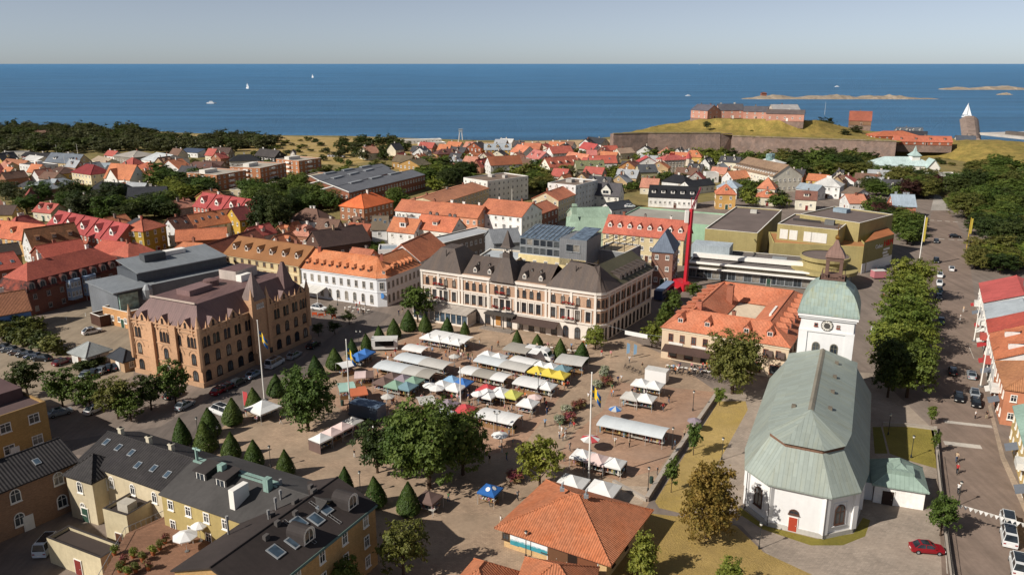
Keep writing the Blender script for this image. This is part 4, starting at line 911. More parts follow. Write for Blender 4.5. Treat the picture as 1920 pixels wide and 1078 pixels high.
# -- far left
S('white flat-roofed modern villa among the dark trees, far left', (36, 309), (69, 313), ('R', 93, 307), 6, 'f', 0, W_, '#55504c', box=[(.5, .5, 4, 3, 2.2, '#dedad2')])
S('tan house with slate blue-grey roof and two white dormers', (84, 303), (144, 307), 11, 4.5, 'g', 5, '#b39d78', '#6f7780', dorm=2, ds='shed', dw=2.6, dwall=WHITE)
S('cream villa under a dark red hipped roof', (134, 323), (170, 328), ('R', 197, 322), 6, 'h', 4.5, '#cfc2a2', '#8f2f30')
T, g = S('tall white gabled house with bright orange roof, left', (195, 333), (243, 337), 11, 5.5, 'g', 7, '#e0ddd6', OR)
a, b, c, e, u, n, L, D = g
mb = MB(); q0, q1, m_ = a + u * L * .12, a + u * L * .55, a + u * L * .335; mb.face([(*(q0 - n * .6), 0), (*(q1 - n * .6), 0), (*(q1 - n * .6), 5.5), (*(m_ - n * .6), 10.5), (*(q0 - n * .6), 5.5)]); mb.face([(*(q1 - n * .6), 0), (*q1, 0), (*q1, 5.5), (*(q1 - n * .6), 5.5)]); mb.face([(*q0, 0), (*(q0 - n * .6), 0), (*(q0 - n * .6), 5.5), (*q0, 5.5)]); mb.build('front_gable', mat('plain', '#e0ddd6'), T, T.location)
mb = MB(); mb.slab([(*(q0 - n * .9 - u * .3), 5.2), (*(m_ - n * .9), 10.6), (*(m_ + n * 5), 10.6), (*(q0 + n * 5 - u * .3), 5.2)], .2); mb.slab([(*(m_ - n * .9), 10.61), (*(q1 - n * .9 + u * .3), 5.2), (*(q1 + n * 5 + u * .3), 5.2), (*(m_ + n * 5), 10.61)], .2); mb.build('gable_roof', mat('tile', OR), T, T.location)
S('large villa with pale grey metal hipped roofs and brown walls', (71, 359), (154, 346), 12, 5, 'h', 4, '#6d5c50', GY, dorm=1, ds='gable', dw=3)
S('white house under a black pyramid roof, trees in front', (157, 362), (235, 367), 11, 4.5, 'h', 5, W_, '#333338')
S('white house with steep black roof beside tall trees', (238, 375), (310, 373), 9, 5.5, 'g', 5, W_, '#3a3b40')
S('wide house under a pale grey hipped roof near the wood', (213, 292), (248, 296), ('R', 270, 288), 5, 'h', 3, '#8a8278', '#9c958c', rk='felt')
S('house with light grey metal gable roof near the wood', (265, 299), (295, 304), ('R', 319, 293), 5, 'g', 3.5, '#d8d4cc', '#b9bcbc', rk='seam')
S('white twin-gabled house with orange roof, left distance', (299, 315), (336, 318), 10, 4, 'G', 5, W_, OR)
S('long brown-roofed house with dark skylights, left distance', (338, 318), (398, 323), 12, 4.5, 'h', 4.5, CR, '#6b4a40', sky=4)
S('small yellow house with orange hipped roof, left distance', (255, 313), (273, 319), ('R', 296, 312), 4.5, 'h', 3, '#c9a45c', '#b85f3c')
S('small house with white metal roof at the far left', (42, 299), (68, 302), ('R', 78, 297), 3.5, 'g', 2.2, W_, '#c2bfba')
S('long low house with black roof and dark red walls', (40, 292), (92, 295), 8, 3.5, 'g', 2, '#6b3230', '#2f2d2e')
S('low white modern house at the left edge', (2, 288), (48, 287), 9, 3.5, 'f', 0, '#cfcac2', '#3a3838')
S('cottage with brown-orange roof at the left edge', (2, 308), (42, 312), 8, 3.5, 'g', 3, '#a3855c', '#a66a46')
S('yellow cottage with brown roof, left distance', (87, 322), (110, 327), ('R', 135, 320), 3.5, 'h', 3, '#c7a75e', '#5f4438')
S('house with small red gable roof behind dark trees', (44, 374), (72, 372), 8, 6, 'G', 3.5, '#a38a6e', '#8c3f34')
S('small yellow house at the left edge behind trees', (-20, 402), (22, 402), 8, 5, 'g', 3, '#cdb071', '#5e4a40')
S('white beach villa on top of the wooded dune', (66, 252), (95, 250), 9, 4, 'g', 2.5, W_, '#b3826a')
S('low house with blue solar roof beside the wood', (335, 285), (370, 287), 8, 3.5, 's', 2, W_, '#3f4a5e', rk='seam', chim=0)
S('beige low house between the grey roofs, left distance', (172, 300), (197, 306), 9, 3.5, 'g', 2.2, CR, '#b09a80')
S('small house with blue-grey roof, left distance', (182, 314), (203, 314), 7, 3, 'g', 2.2, W_, '#8f99a0')
S('brown-roofed cottage among bushes by the dunes', (392, 287), (428, 288), 8, 4, 'g', 3.5, '#8c7c6a', '#5d4a42')
S('white house with black hipped roof by the dunes', (430, 303), (487, 301), 11, 4.5, 'h', 3.5, W_, DK)
S('dark gabled house with white chimneys by the dunes', (478, 291), (515, 295), 9, 4, 'g', 4, '#3c3a3a', '#4a4442', chim=2, cm=WHITE)
S('house with low brown-maroon roof, left distance', (374, 312), (410, 315), 9, 4, 'g', 3, '#8c7a68', '#5b4038')
S('tiny white hut on the dune grass', (544, 287), (552, 287), 5, 3, 'G', 2, W_, '#8a8078', chim=0)
S('cream gabled house among dark pines by the dunes', (672, 284), (690, 288), 9, 5, 'G', 4, CR, '#b07a5c', chim=2)
# -- brick flats
BK = '#a8704c'
for lab, c0, l0, r0 in (('nearest of the three flat-roofed brick apartment blocks', (406, 330), (374, 322), (461, 321)), ('middle one of the three flat-roofed brick apartment blocks', (487.5, 317), (449, 311), (536, 307)), ('farthest of the three flat-roofed brick apartment blocks', (560, 303.5), (522, 299), (602, 298))):
    T, g = S(lab, c0, r0, ('L', *l0), 8, 'f', 0, BK, '#a59d90', wk='brick', fl=3, sp=3.4, group='brick apartment blocks', name='apartment_block', cat='apartment block', box=[(.35, .62, 9, 4, 2.0, '#d5d0c6')])
    a, b, c, e, u, n, L, D = g
    for k in range(3): part_box(T, 'balcony', a + u * L * .45 - n * .6, math.atan2(u.y, u.x), 1.6, .6, 1.2 + k * 2.7, 2.2 + k * 2.7, WHITE); part_box(T, 'balcony', a + n * D * .45 - u * .6, math.atan2(u.y, u.x), .6, 1.6, 1.2 + k * 2.7, 2.2 + k * 2.7, WHITE)
HR = mat('seam', '#6e6f73', .6, .1); HB = '#8f5a42'
for lab, p0, p1, l in (('nearest long brick hall with grey metal roof and white-edged gable', (654.5, 362), (797, 328), (629, 351)), ('middle long brick hall with grey metal roof and white-edged gable', (627, 351), (742, 322), (602, 341)), ('farthest long brick hall with dark grey metal roof', (600, 341), (733, 316), (566, 345))):
    T, g = S(lab, p0, p1, ('L', *l) if p0[0] > 610 else 13, 7.5, 'g', 2.2, HB, GY, wk='brick', rm=HR, fl=2, sp=2.6, ov=.1, chim=0, name='brick_hall', cat='hall', group='brick halls with grey roofs')
    a, b, c, e, u, n, L, D = g
    cp = MB(); mid = (a + e) / 2
    for x, y, z0, z1 in ((a, mid, 7.6, 9.9), (mid, e, 9.9, 7.6)): cp.tube((*(x - u * .15), z0 + .25), (*(y - u * .15), z1 + .25), .22, n=4)
    cp.build('gable_coping', WHITE, T, T.location)
    sl = MB(); 
    for k in range(3): part_box(T, 'roof_light', a + u * L * (.25 + .25 * k) + n * D * .5, math.atan2(u.y, u.x), L * .07, .9, 9.3, 10.2, STEEL)
T, g = S('square brick house under a vivid orange hipped roof', (637, 386), (682, 391), ('R', 725.5, 377), 6.2, 'h', 4.6, '#9a6a4e', '#d36d40', wk='brick', sp=2.8, chim=1, rk='seam')
S('white villa with brown hipped roof and two tall chimneys', (543, 411), (599, 416.5), ('R', 628, 409), 6, 'h', 4, W_, '#6f5448', chim=2, cm=mat('plain', '#d2cdc6'), rk='felt')
S('flat beige workshop roof beside the brick halls', (573, 341), (630, 326), 12, 4.5, 'f', 0, '#a8704c', '#a59a86')
S('low flat garage row below the brick flats', (500, 347), (563, 348), 9, 3.5, 'f', 0, '#a58c6c', '#a39a8a')
S('low flat beige shed below the nearest brick flats', (430, 357), (465, 359), 7, 3, 'f', 0, '#b3a68c', '#b3aa98')
# -- centre left terraces
for lab, p0, p1, dm, uni in (('long row of red-roofed town houses with white dormers, nearer row', (86, 424), (217, 453), 5, 0), ('short row of red-roofed town houses with white dormers, farther row', (362, 386), (472, 404), 4, 0)):
    T, g = S(lab, p0, p1, 11, 6, 'g', 5, '#a8604c', '#b34844', wk='brick', dorm=dm, ds='gable', dw=2.4, dh=1.7, dt=.25, dwall=WHITE, sp=2.6, chim=2, name='row_houses', cat='row houses', group='red-roofed row houses')
    a, b, c, e, u, n, L, D = g
    fw = MB()
    for k in range(1, dm):
        p = a + u * L * k / dm
        fw.slab([(*(p - n * .35 - u * .12), 6.2), (*(p - n * .35 + u * .12), 6.2), (*(p + n * D / 2 + u * .12), 11.5), (*(p + n * D / 2 - u * .12), 11.5)], .3)
    fw.build('party_wall', mat('plain', '#7c2f2f'), T, T.location)
S('white gabled house with mottled brown tile roof and eyebrow dormers', (60.5, 464), (152, 450), ('L', 33, 458), 6, 'g', 5.5, '#c9c8c6', '#8f5c34', rk='oldtile', roof2='#5f4632', dorm=3, ds='shed', dwall=mat('plain', '#5a4438'), chim=0)
S('ochre house with orange roof and twin cream dormers, left edge', (-60, 438), (62, 452), 11, 6, 'g', 4.5, '#c09a68', '#d47047', dorm=4, ds='gable')
S('yellow town house with orange hipped roof and tall brick chimney', (268, 434), (311, 423), 9, 9, 'h', 3, '#a88a3a', '#cd6d4a', fl=3, cm=mat('brick', '#9d5441'), wh=1.6)
S('white terrace end with brown tiled roof', (333, 434), (366, 427), 9, 6, 'g', 4.2, '#d5d4d2', '#7c4f3c', sky=2)
S('white terrace with bright orange roof and skylights', (367, 427), (446, 413.5), 9, 6, 'g', 4.2, '#d8d7d4', '#d37c47', sky=6)
S('yellow gabled house with dark red roof at the end of the white terrace', (449, 413), (476, 409), 11, 7.5, 'g', 4, '#b8953f', '#7c3634')
S('large orange hipped roof with skylights behind the grey theatre', (296, 489), (392, 496), ('L', 280, 470), 7.5, 'h', 5, '#7c4c36', '#cd7b4a', sky=4)
S('long brown-orange roof running back from the orange hip', (398, 494), (505, 456), 11, 6.5, 'g', 4.5, '#7a4a38', '#96523a')
S('low orange gabled outbuilding behind the long roof', (330, 452), (425, 446), 8, 5, 'g', 3, '#8a5640', '#d37747')
# long brick mansard building
T, g = S('long brown brick building with red mansard roof and arched dormers', (51, 549), (238, 500), 13, 6.6, 'm', 6.4, '#6f4638', '#3c2826', wk='brick', roof2='#b85740', fl=2, sp=3.6, dorm=10, ds='arch', dw=1.6, dh=2.1, mi=1.4, mh=2.6, chim=2, near=True, fm=mat('plain', '#9a8f88'), dwall=mat('plain', '#8f9396'), cm=WHITE, name='mansard_building', cat='building', rk='tile')
a, b, c, e, u, n, L, D = g; an = math.atan2(u.y, u.x)
for t in (.42, .58):
    p = a + u * L * t - n * .9; bb = MB(); P6 = [p - u * 2 + n * .9, p - u * 1.6 - n * .4, p + u * 1.6 - n * .4, p + u * 2 + n * .9]; bb.prism([tuple(x) for x in P6], 1.6, 7.2, bottom=True); bb.slab([(*P6[0], 7.25), (*P6[1], 7.25), (*P6[2], 7.25), (*P6[3], 7.25)], .05, 0)
    bo = bb.build('bay_window', mat('plain', '#8fa0b5'), T, T.location)
    for z in (2.6, 5.2): rowwin(T, P6[1], P6[2], z, .7, 1.4, 3, 'r', WHITE, True, off=.01); rowwin(T, P6[0], P6[1], z, .7, 1.4, 1, 'r', WHITE, True, off=.01)
T, g = S('right-hand brick wing with red mansard roof and arched dormers', (240, 500), (309, 484), 12, 7, 'm', 5.4, '#7a5038', '#3c2826', wk='brick', roof2='#c56347', fl=2, sp=4, dorm=4, ds='arch', dw=1.6, dh=2.0, mi=1.2, mh=2.2, chim=1, near=True, dwall=mat('plain', '#9aa39c'), name='mansard_building', cat='building', rk='tile')
S('red roof with wide chimney behind the brick mansard, middle', (85, 484), (166, 470), 11, 7, 'g', 3, '#7a4a3a', '#bb533c')
S('red low roof behind the brick mansard, right', (168, 474), (222, 481), 11, 7, 'g', 3, '#9a6a50', '#c35b42')
S('red roof with dark skylights at the left edge', (-30, 512), (42, 500), 13, 7.5, 'g', 3.5, '#8a5a48', '#b3513b', sky=3)
S('small dark-roofed yard house at the left edge', (-20, 484), (40, 476), 8, 6, 'g', 3, '#a88a68', '#4a4038')
S('pale blue wooden house with brown roof at the left edge', (-34, 596), (57, 580), 8.5, 5.2, 'g', 4.2, '#6f8fc0', '#a66a46', near=True, sp=2.4, chim=1)
# theatre with grey roofs behind the bank
T, g = S('grey metal theatre roof behind the gothic bank', (219, 551), (452, 502), 17, 8.5, 'f', 0, '#6b6e72', '#85888a', win=False, trim=STEEL, doors=0, name='theatre', cat='theatre', group=None)
a, b, c, e, u, n, L, D = g; an = math.atan2(u.y, u.x); GT = mat('seam', '#7f8386', .5, .08)
mb = MB(); q = [a + u * L * .22 + n * 5, a + u * L * .96 + n * 5, a + u * L * .96 + n * 16.5, a + u * L * .22 + n * 16.5]; mb.prism([tuple(x) for x in q], 8.4, 11.5); mb.build('fly_tower', mat('seam', '#505459', .6, .08), T, T.location)
mb = MB(); mb.slab([(*(q[0] - n * .6), 11.6), (*(q[1] - n * .6), 11.6), (*(q[2]), 13.4), (*(q[3]), 13.4)], .25); mb.build('upper_roof', GT, T, T.location)
mb = MB(); q = [a - u * 1.5 - n * 1.5, a + u * L * .24 - n * 1.5, a + u * L * .24 + n * 15, a - u * 1.5 + n * 15]; mb.slab([(*x, 9.2 + .1 * i) for i, x in enumerate(q)], .3); mb.build('lower_roof', GT, T, T.location)
part_box(T, 'glass_front', a + u * 2.6 - n * .4, an, 2.4, .25, 3.2, 8.2, mat('glass', '#7d938a')); part_box(T, 'roof_plant', a + u * L * .45 + n * 12, an, 3, 1.5, 12.6, 14.6, mat('plain', '#4a4c4e')); part_box(T, 'roof_plant', a + u * L * .62 + n * 14, an, 4, 1.2, 12.8, 14, WHITE)
mb = MB(); p = a + u * 7 - n * 1.8; mb.lathe([(1.3, 6), (1.3, 8.6), (.5, 9.8), (0, 9.9)], 8, p); mb.build('stair_drum', STEEL, T, T.location)
S('low yellow brick shop with flat roof beside the gothic bank', (192, 578), (240, 589), 7, 4, 'f', 0, '#c08f5e', '#7d786f', wk='brick', near=True, sp=2.5, doors=2)
S('dark brown timber shed on the car park', (169, 590), (187, 597), ('R', 209, 586), 2.4, 'f', 0, '#4a3228', '#3f332c', win=False, near=True, name='shed', cat='shed', group=None, doors=0)
T, g = S('white kiosk with pale grey hipped roof on the car park', (133, 660), (162, 669), ('R', 198, 654), 2.6, 'h', 2.2, '#c9c6c0', '#8f9290', rk='seam', near=True, name='kiosk', cat='kiosk', group=None, chim=0, ov=.6)
S('small black-roofed kiosk beside the gothic bank', (206, 668), (232, 678), ('R', 254, 668), 2.6, 'h', 2.0, '#a5896c', '#33363c', rk='seam', near=True, name='kiosk', cat='kiosk', group=None, chim=0, ov=.5)
# ochre neighbour of the corner house
T, g = S('ochre stucco house with brown roof and six white dormers', (420, 476), (560, 498), 13, 9, 'g', 4.2, '#c5b28a', '#8d623f', rk='felt', dorm=6, ds='gable', dw=1.2, dwall=WHITE, sp=3.0, chim=3, fl=3, wh=1.9, fm=mat('plain', '#8a6a4c'), near=True, cm=mat('brick', '#8a5a48'))
a, b, c, e, u, n, L, D = g
for z, dd in ((8.5, .3), (5.9, .12), (2.9, .12)): mb = MB(); mb.prism([tuple(a - n * dd), tuple(b - n * dd), tuple(b), tuple(a)], z, z + .4, bottom=True); mb.build('cornice', mat('plain', '#d0bf9a'), T, T.location)
S('large orange gable roof with twin vents behind the hotel', (788, 489), (838, 464), ('L', 722, 482), 9, 'g', 4.5, W_, '#d47949', chim=1)
S('brown double-gabled house with white barge boards', (574, 452), (602, 464), ('R', 668, 441), 5, 'G', 4.5, '#5a4238', '#4f3c36', chim=1, cm=mat('plain', '#b09a80'), sky=1)
S('brown gabled house beside the white barge-boarded one', (603, 449), (634, 455), 12, 4.5, 'G', 4, '#5c4238', '#5f4438')
S('small house with orange-red tiled roof behind the brown gables', (646, 436), (684, 440), 8, 4.5, 'g', 3, '#7a4636', '#ab5b3b')
S('white house with brown-grey roof and skylights', (697, 430), (725, 430), 9, 7, 'g', 4, '#dcdad6', '#6f6252', sky=3, rk='felt')
S('white house with orange roof and small corner turret', (727, 432), (776, 437), 9, 7, 'g', 4, '#e2ded8', OR, dorm=1, ds='hip', dw=2.6, dh=1.8)
S('long white house with orange roof and dark chimneys', (777, 427), (846, 435), 10, 8, 'g', 4, '#dcd4c6', '#d47449', dorm=1, ds='shed', dw=2, chim=4, cm=mat('plain', '#6b6460'))
S('white apartment house with orange roof and balconies', (741, 394), (813, 400.5), 11, 8, 'g', 3.4, '#e0ddd6', '#c7734b', sp=2.4, chim=2)
S('pink apartment house with orange roof', (814, 400.5), (895, 408.5), 11, 8, 'g', 3.6, '#c98f70', '#c77349', sp=2.6, chim=3, cm=WHITE)
S('white apartment house with broad orange roof', (896, 398), (978, 406.5), ('R', 1008, 393), 9, 'g', 4, '#e4e1dc', '#c7734b', sp=2.8, chim=2)
S('cream stepped apartment house with orange roof and grey balconies', (825, 382), (916, 353), ('L', 779, 371), 8.5, 'g', 2.2, '#c9b795', '#c27c53', sp=3, chim=4, fl=3)
T, g = S('tall white apartment block with flat brown roof', (869, 335), (914, 342), ('R', 956, 327), 11, 'f', 0, '#d6d2ca', '#7c6a5c', sp=3, fl=4, box=[(.3, .5, 3, 2, 1.2, '#c2bcb2'), (.7, .6, 2, 2, 1.4, '#b5afa6')])
S('five-storey grey-white apartment block with flat brown roof', (1027, 345), (1079.4, 350), ('R', 1112, 339), 12.5, 'f', 0, '#cfcfcd', '#7d6c60', sp=2.8, fl=5, box=[(.4, .5, 3, 3, 1.5, '#a8a29a'), (.75, .6, 2, 2, 1.2, '#c9c4bc')])
S('cream gabled apartment house with orange roof in front of the grey block', (1047, 376), (1080, 364), ('L', 995, 373), 9, 'g', 3, '#c8b898', '#d37950', sp=2.6, chim=2)
S('small orange-roofed link house beside the cream gable', (1012, 402), (1046, 389), ('L', 985, 392), 7, 'g', 2.6, '#8a5a48', '#d37950')
T, g = S('white manor house with dark slate roof and middle gable', (1111, 365), (1160, 368), 10, 6.5, 'g', 5, '#dcd8cc', '#5e5a5c', dorm=1, ds='gable', dw=4.5, dh=2.2, dt=.05, dwall=mat('plain', '#dcd8cc'))
# -- towards the beach, middle
S('white house with long rust-red roof, middle distance', (920, 310), (979, 307), 10, 6, 'g', 4.5, W_, '#a8603a', sp=3.2)
S('white house with orange roof behind the rust-red one', (957, 284), (979, 288), 12, 5, 'g', 4.5, W_, '#d37c55')
S('white gabled house with pink-red roof and dormers', (987, 294), (1009, 300), 11, 6, 'g', 4.5, W_, '#c57064', dorm=2)
S('cream house with long red roof and four dark dormers', (1031, 314), (1087, 309), 10, 5.5, 'g', 5, '#ddd6c6', '#c76649', dorm=4, ds='shed')
S('house with moss green roof and three dormers', (1082, 317), (1134, 316), 9, 5, 'g', 4.2, '#a39a80', '#83855a', dorm=3, ds='gable')
S('long red-roofed house with white gable below the beach', (1107, 306), (1157, 305), 9, 4.5, 'g', 4, W_, '#c75f47', sky=2)
S('ochre house with brown arched gable roof', (1160, 313), (1193, 315), 10, 7, 'G', 3.4, '#a9794a', '#8f5640')
S('white house with red roof and square bay tower', (1036, 288), (1075, 286), 10, 6, 'g', 4, W_, '#c7634c')
S('yellow house under a striped orange roof', (1058, 297), (1095, 303), 8, 4, 'g', 4, '#cbb377', '#d3815c')
S('white house with crimson roof near the beach', (1086, 277), (1111, 282), 8, 4.5, 'g', 4, W_, '#bb4a43')
S('white house with black roof near the beach', (1095, 267), (1127, 271), 9, 4.5, 'g', 4, W_, '#3a3a3d')
S('small house with salmon pink roof', (1101, 291), (1119, 291), 7, 3.5, 'g', 3, CR, '#d0776c')
S('yellow house with grey metal roof and three rounded dormers', (908, 281), (957, 281), 9, 6, 'g', 3.5, '#b8924a', GY, dorm=3, ds='gable', dw=2)
S('brown gabled house with dark roof near the beach', (875, 276), (902, 278), 9, 6.5, 'G', 3.5, '#8f4f35', '#4c4446')
S('yellow house with maroon roof and white balconies', (820, 290), (865, 288), 9, 6.5, 'h', 3, '#b08a48', '#6f4640', dorm=2)
S('small white gabled house with orange roof, left of a pair', (873, 293), (890, 295), 9, 4, 'G', 3, W_, OR)
S('small white gabled house with orange roof, right of a pair', (893, 295), (912, 297), 9, 4, 'G', 3, W_, '#bb6643')
S('white gabled house with blue-grey roof by the dunes', (773, 287), (800, 288), 9, 4, 'G', 4, W_, '#5b5f66')
S('tan house with olive roof and big dark gable window', (748, 307), (787, 311), 10, 7, 'G', 3, '#a8834e', '#6b6047')
S('cream cottage with salmon roof behind bushes', (800, 304), (822, 303), 8, 4, 'g', 3, CR, '#c3835f')
S('cottage with grey-brown roof and white gable', (790, 294), (815, 293), 8, 3.5, 'G', 3, W_, '#6d645c')
S('brown timber house with ochre gable by the dunes', (735, 302), (766, 305), 9, 5, 'g', 3.5, '#9a7848', '#6f6048')
S('long white beach pavilion, nearer one', (790, 270), (836, 268), 9, 3, 'f', 0, W_, '#cfcac0')
S('long white beach pavilion, farther one', (752, 264), (828, 262), 8, 3, 'f', 0, W_, '#d8d4cc')
S('white house with white metal roof on the beach', (935, 267), (959, 268), 8, 4, 'g', 2.5, W_, '#c2bfba')
S('large orange-roofed inn near the beach', (975, 279), (1011, 280), 12, 5.5, 'g', 3.5, '#c48a5c', '#c7734c')
# -- below the fortress
S('long white house with black roof and white dormers', (1216, 368), (1306, 372), 10, 5, 'g', 4.5, '#dedbd4', '#232428', dorm=5, ds='shed', dw=1.8, dwall=WHITE, sp=2.2)
S('white house with black pyramid roof below the fortress', (1241, 340), (1287, 345), 9, 5, 'h', 3.5, W_, '#2a2a2e')
S('low black-roofed house beside the black pyramid', (1294, 351), (1340, 346), 8, 4, 'g', 2.5, W_, '#2c2e33')
S('white house with blue-grey hipped roof', (1344, 350), (1382, 353), 9, 5.5, 'h', 3, W_, '#9aa6b0')
S('ochre house with orange hipped roof and gable dormer', (1343, 364), (1380, 365), 8, 7, 'h', 4, '#c39a5c', '#d3784e', dorm=1, ds='gable')
T, g = S('large cream institution with brown roof and long row of dormers', (1375, 314), (1449, 331), ('R', 1482, 324), 8.5, 'g', 5.5, '#d2cab8', '#96785c', dorm=16, ds='shed', dw=1.2, dh=1.3, dt=.12, sp=2.8, chim=0, dwall=WHITE)
S('white house with bright orange roof beside the institution', (1374, 336), (1414, 333), 9, 5, 'g', 3.5, W_, '#da8756')
T, g = S('white pavilion with glass lantern above the institution', (1414, 305), (1458, 309), 10, 9.5, 'h', 2.4, '#e2e0dc', '#d5d3ce', rk='seam', sp=3, chim=0)
a, b, c, e, u, n, L, D = g; p = (a + c) / 2; mb = MB(); mb.lathe([(2.6, 11), (2.6, 14.6), (0, 15.2)], 8, p); mb.build('glass_lantern', mat('glass', '#6f8584'), T, T.location)
S('orange pyramid-roofed house, taller of two', (1420, 353), (1453, 355), 9, 6, 'h', 5, CR, '#d68359')
S('orange pyramid-roofed house, lower of two', (1418, 369), (1456, 371), 9, 4, 'h', 3, CR, '#d37b52', dorm=1)
T, g = S('three-storey white hotel with red roof and corner turret', (1246, 301), (1291, 299), 10, 8, 'h', 2.4, '#cdbfae', '#c35e55', sp=2.2, fl=3, chim=4, cm=mat('plain', '#b84f48'))
a, b, c, e, u, n, L, D = g; mb = MB(); mb.lathe([(1.8, 0), (1.8, 8.6)], 8, b); mb.build('turret', mat('plain', '#cdbfae'), T, T.location); mb = MB(); mb.lathe([(2.2, 8.6), (0.02, 12.8)], 8, b); mb.build('turret_roof', mat('tile', '#c0504a'), T, T.location)
S('white gabled house with crimson roof below the fortress', (1193, 307), (1236, 307), 9, 5, 'G', 4, W_, '#bf4645')
S('yellow-grey house with slate roof below the red ones', (1200, 323), (1233, 322), 9, 5.5, 'g', 3.5, '#b3a984', '#5a5d60', dorm=1)
S('white gabled house with dark roof under the fortress wall', (1194, 283), (1222, 284), 8, 4.5, 'G', 3.5, W_, '#4d4a4a')
S('cream house with pale roof under the fortress wall', (1163, 288), (1190, 286), 8, 4.5, 'g', 3, CR, '#b8987c')
S('small white gabled house under the fortress wall', (1262, 286), (1277, 287), 8, 4.5, 'G', 3, W_, '#6a6866')
S('small red-roofed house beside the fortress corner', (1133, 283), (1160, 282), 8, 4, 'g', 3, CR, '#c75f47')
S('white cube house among the parked cars', (1324, 326), (1348, 326), 7, 5, 'f', 0, W_, '#8a8680')
S('low dark-roofed house beside the green deck', (1147, 394), (1190, 388), 8, 3.5, 'g', 2.5, W_, '#3c4046')
# -- right of the mall
S('white villa with pale hipped metal roof', (1522, 347), (1575, 351), 11, 6, 'h', 3.4, '#dcdad6', '#c2bfba', chim=3, cm=WHITE)
S('house with blue-grey metal roof beside the white villa', (1493, 353), (1532, 358), 8, 5, 'g', 2.2, W_, '#8f99a0')
S('cream house with red-brown roof behind the mall', (1492, 373), (1531, 375), 8, 5, 'g', 3.2, '#d8d0bc', '#8a5c4c', dorm=1, ds='shed', dw=2.4)
S('white house with brown roof behind dark trees', (1578, 361), (1602, 366), 10, 4, 'g', 2.6, W_, '#7d6a58')
S('small white gable with salmon roof behind the mall', (1575, 373), (1593, 381), 8, 4, 'G', 3, W_, '#d38561')
S('red brick house with blue-grey metal roof by the park street', (1675, 386), (1718, 387), 9, 5.5, 'g', 4.2, '#b36d56', '#9aa6b0', wk='brick', chim=3, cm=mat('plain', '#a3a8ac'), sp=3.4)
S('small orange-roofed garage by the park street', (1692, 413), (1719, 415), 6, 2.8, 'g', 1.8, CR, '#cc7b4c', chim=0)
T, g = S('pale green roofed society house with little turret in the park', (1638, 310), (1752, 312), 16, 6, 'h', 4.5, '#d5d2c4', '#b3c4c0', chim=0, name='society_house', cat='building', group=None)
a, b, c, e, u, n, L, D = g; MG = mat('seam', '#a9bcb7', .6, .06); p = a + u * L * .72 + n * 7; mb = MB(); mb.obox(p, 0, 2.4, 2.4, 6, 11.5); mb.build('turret', WHITE, T, T.location); mb = MB(); mb.lathe([(4.4, 11.5), (1.2, 14), (.9, 15), (0.02, 17.5)], 4, p, 0, PI / 4); mb.build('turret_roof', MG, T, T.location)
mb = MB(); q0, q1 = a + u * L * .86, a + u * L * 1.06; m_ = q0.lerp(q1, .5); mb.face([(*(q0 - n * 3), 0), (*(q1 - n * 3), 0), (*(q1 - n * 3), 5.4), (*(m_ - n * 3), 10), (*(q0 - n * 3), 5.4)]); mb.build('front_gable', WHITE, T, T.location)
mb = MB(); mb.slab([(*(q0 - n * 3.6 - u * .4), 5.2), (*(m_ - n * 3.6), 10.3), (*(m_ + n * 7), 10.3), (*(q0 + n * 7 - u * .4), 5.2)], .25); mb.slab([(*(m_ - n * 3.6), 10.31), (*(q1 - n * 3.6 + u * .4), 5.2), (*(q1 + n * 7 + u * .4), 5.2), (*(m_ + n * 7), 10.31)], .25); mb.build('gable_roof', MG, T, T.location)
S('white colonnaded veranda building in the park', (1752, 329), (1802, 328), 8, 6.5, 'f', 0, '#dad7cf', '#8a837a', sp=2.6, ww=1.7, wh=2.2, name='veranda', cat='building', group=None)
# -- yard houses behind the hotel
S('brick yard house with orange roof behind the corner house', (648, 487), (686, 492), 8, 6.5, 'g', 3, '#a86d53', '#b86b4a', wk='brick')
S('white yard tower house with flat grey roof', (709, 471), (746, 470), 8, 7.5, 'f', 0, '#dcd9d4', '#8f99a0')
S('grey flat-roofed house with attic windows left of the hotel', (833, 458), (930, 434), 9, 8, 'f', 0, '#8a7a6c', '#a8aaac', sp=2.4)
S('pale grey flat roofs behind the hotel front', (880, 494), (956, 500), 18, 10, 'f', 0, '#b5a68f', '#aeb3b6', box=[(.3, .3, 1.2, 1.2, 1.6, '#6d6a68'), (.6, .5, 2, 1.4, 1.2, '#8d8a88')])
S('zinc grey gabled annexe behind the hotel spire', (926, 456), (978, 453), 12, 11.5, 'g', 3, '#8a8c8e', '#7b7d80', win=False)
T, g = S('yellow hotel annexe with zinc penthouse and glazed roof', (972, 478), (1098, 492), 14, 11, 'f', 0, '#d6c391', '#6d6f72', sp=3.2, fl=4, wh=.9, name='hotel_annexe', cat='building', group=None)
a, b, c, e, u, n, L, D = g; an = math.atan2(u.y, u.x); ZN = mat('seam', '#77787a', .5, .1)
q = [a + u * .3 + n * .4, a + u * L * .62 + n * .4, a + u * L * .62 + n * 12, a + u * .3 + n * 12]; mb = MB(); mb.prism([tuple(x) for x in q], 11.05, 16.4); mb.build('penthouse_wall', mat('plain', '#a8aaa8'), T, T.location)
rowwin(T, q[0], q[1], 11.6, 2.0, 2.1, 6, 's', STEEL, True, off=.02); rowwin(T, q[0], q[1], 14.1, 2.0, 2.0, 6, 's', STEEL, True, off=.02)
mb = MB(); mb.slab([(*(q[0] - n * .3), 16.5), (*(q[1] - n * .3), 16.5), (*(q[2]), 18.2), (*(q[3]), 18.2)], .2); mb.build('glass_roof', mat('glass', '#5a6774'), T, T.location)
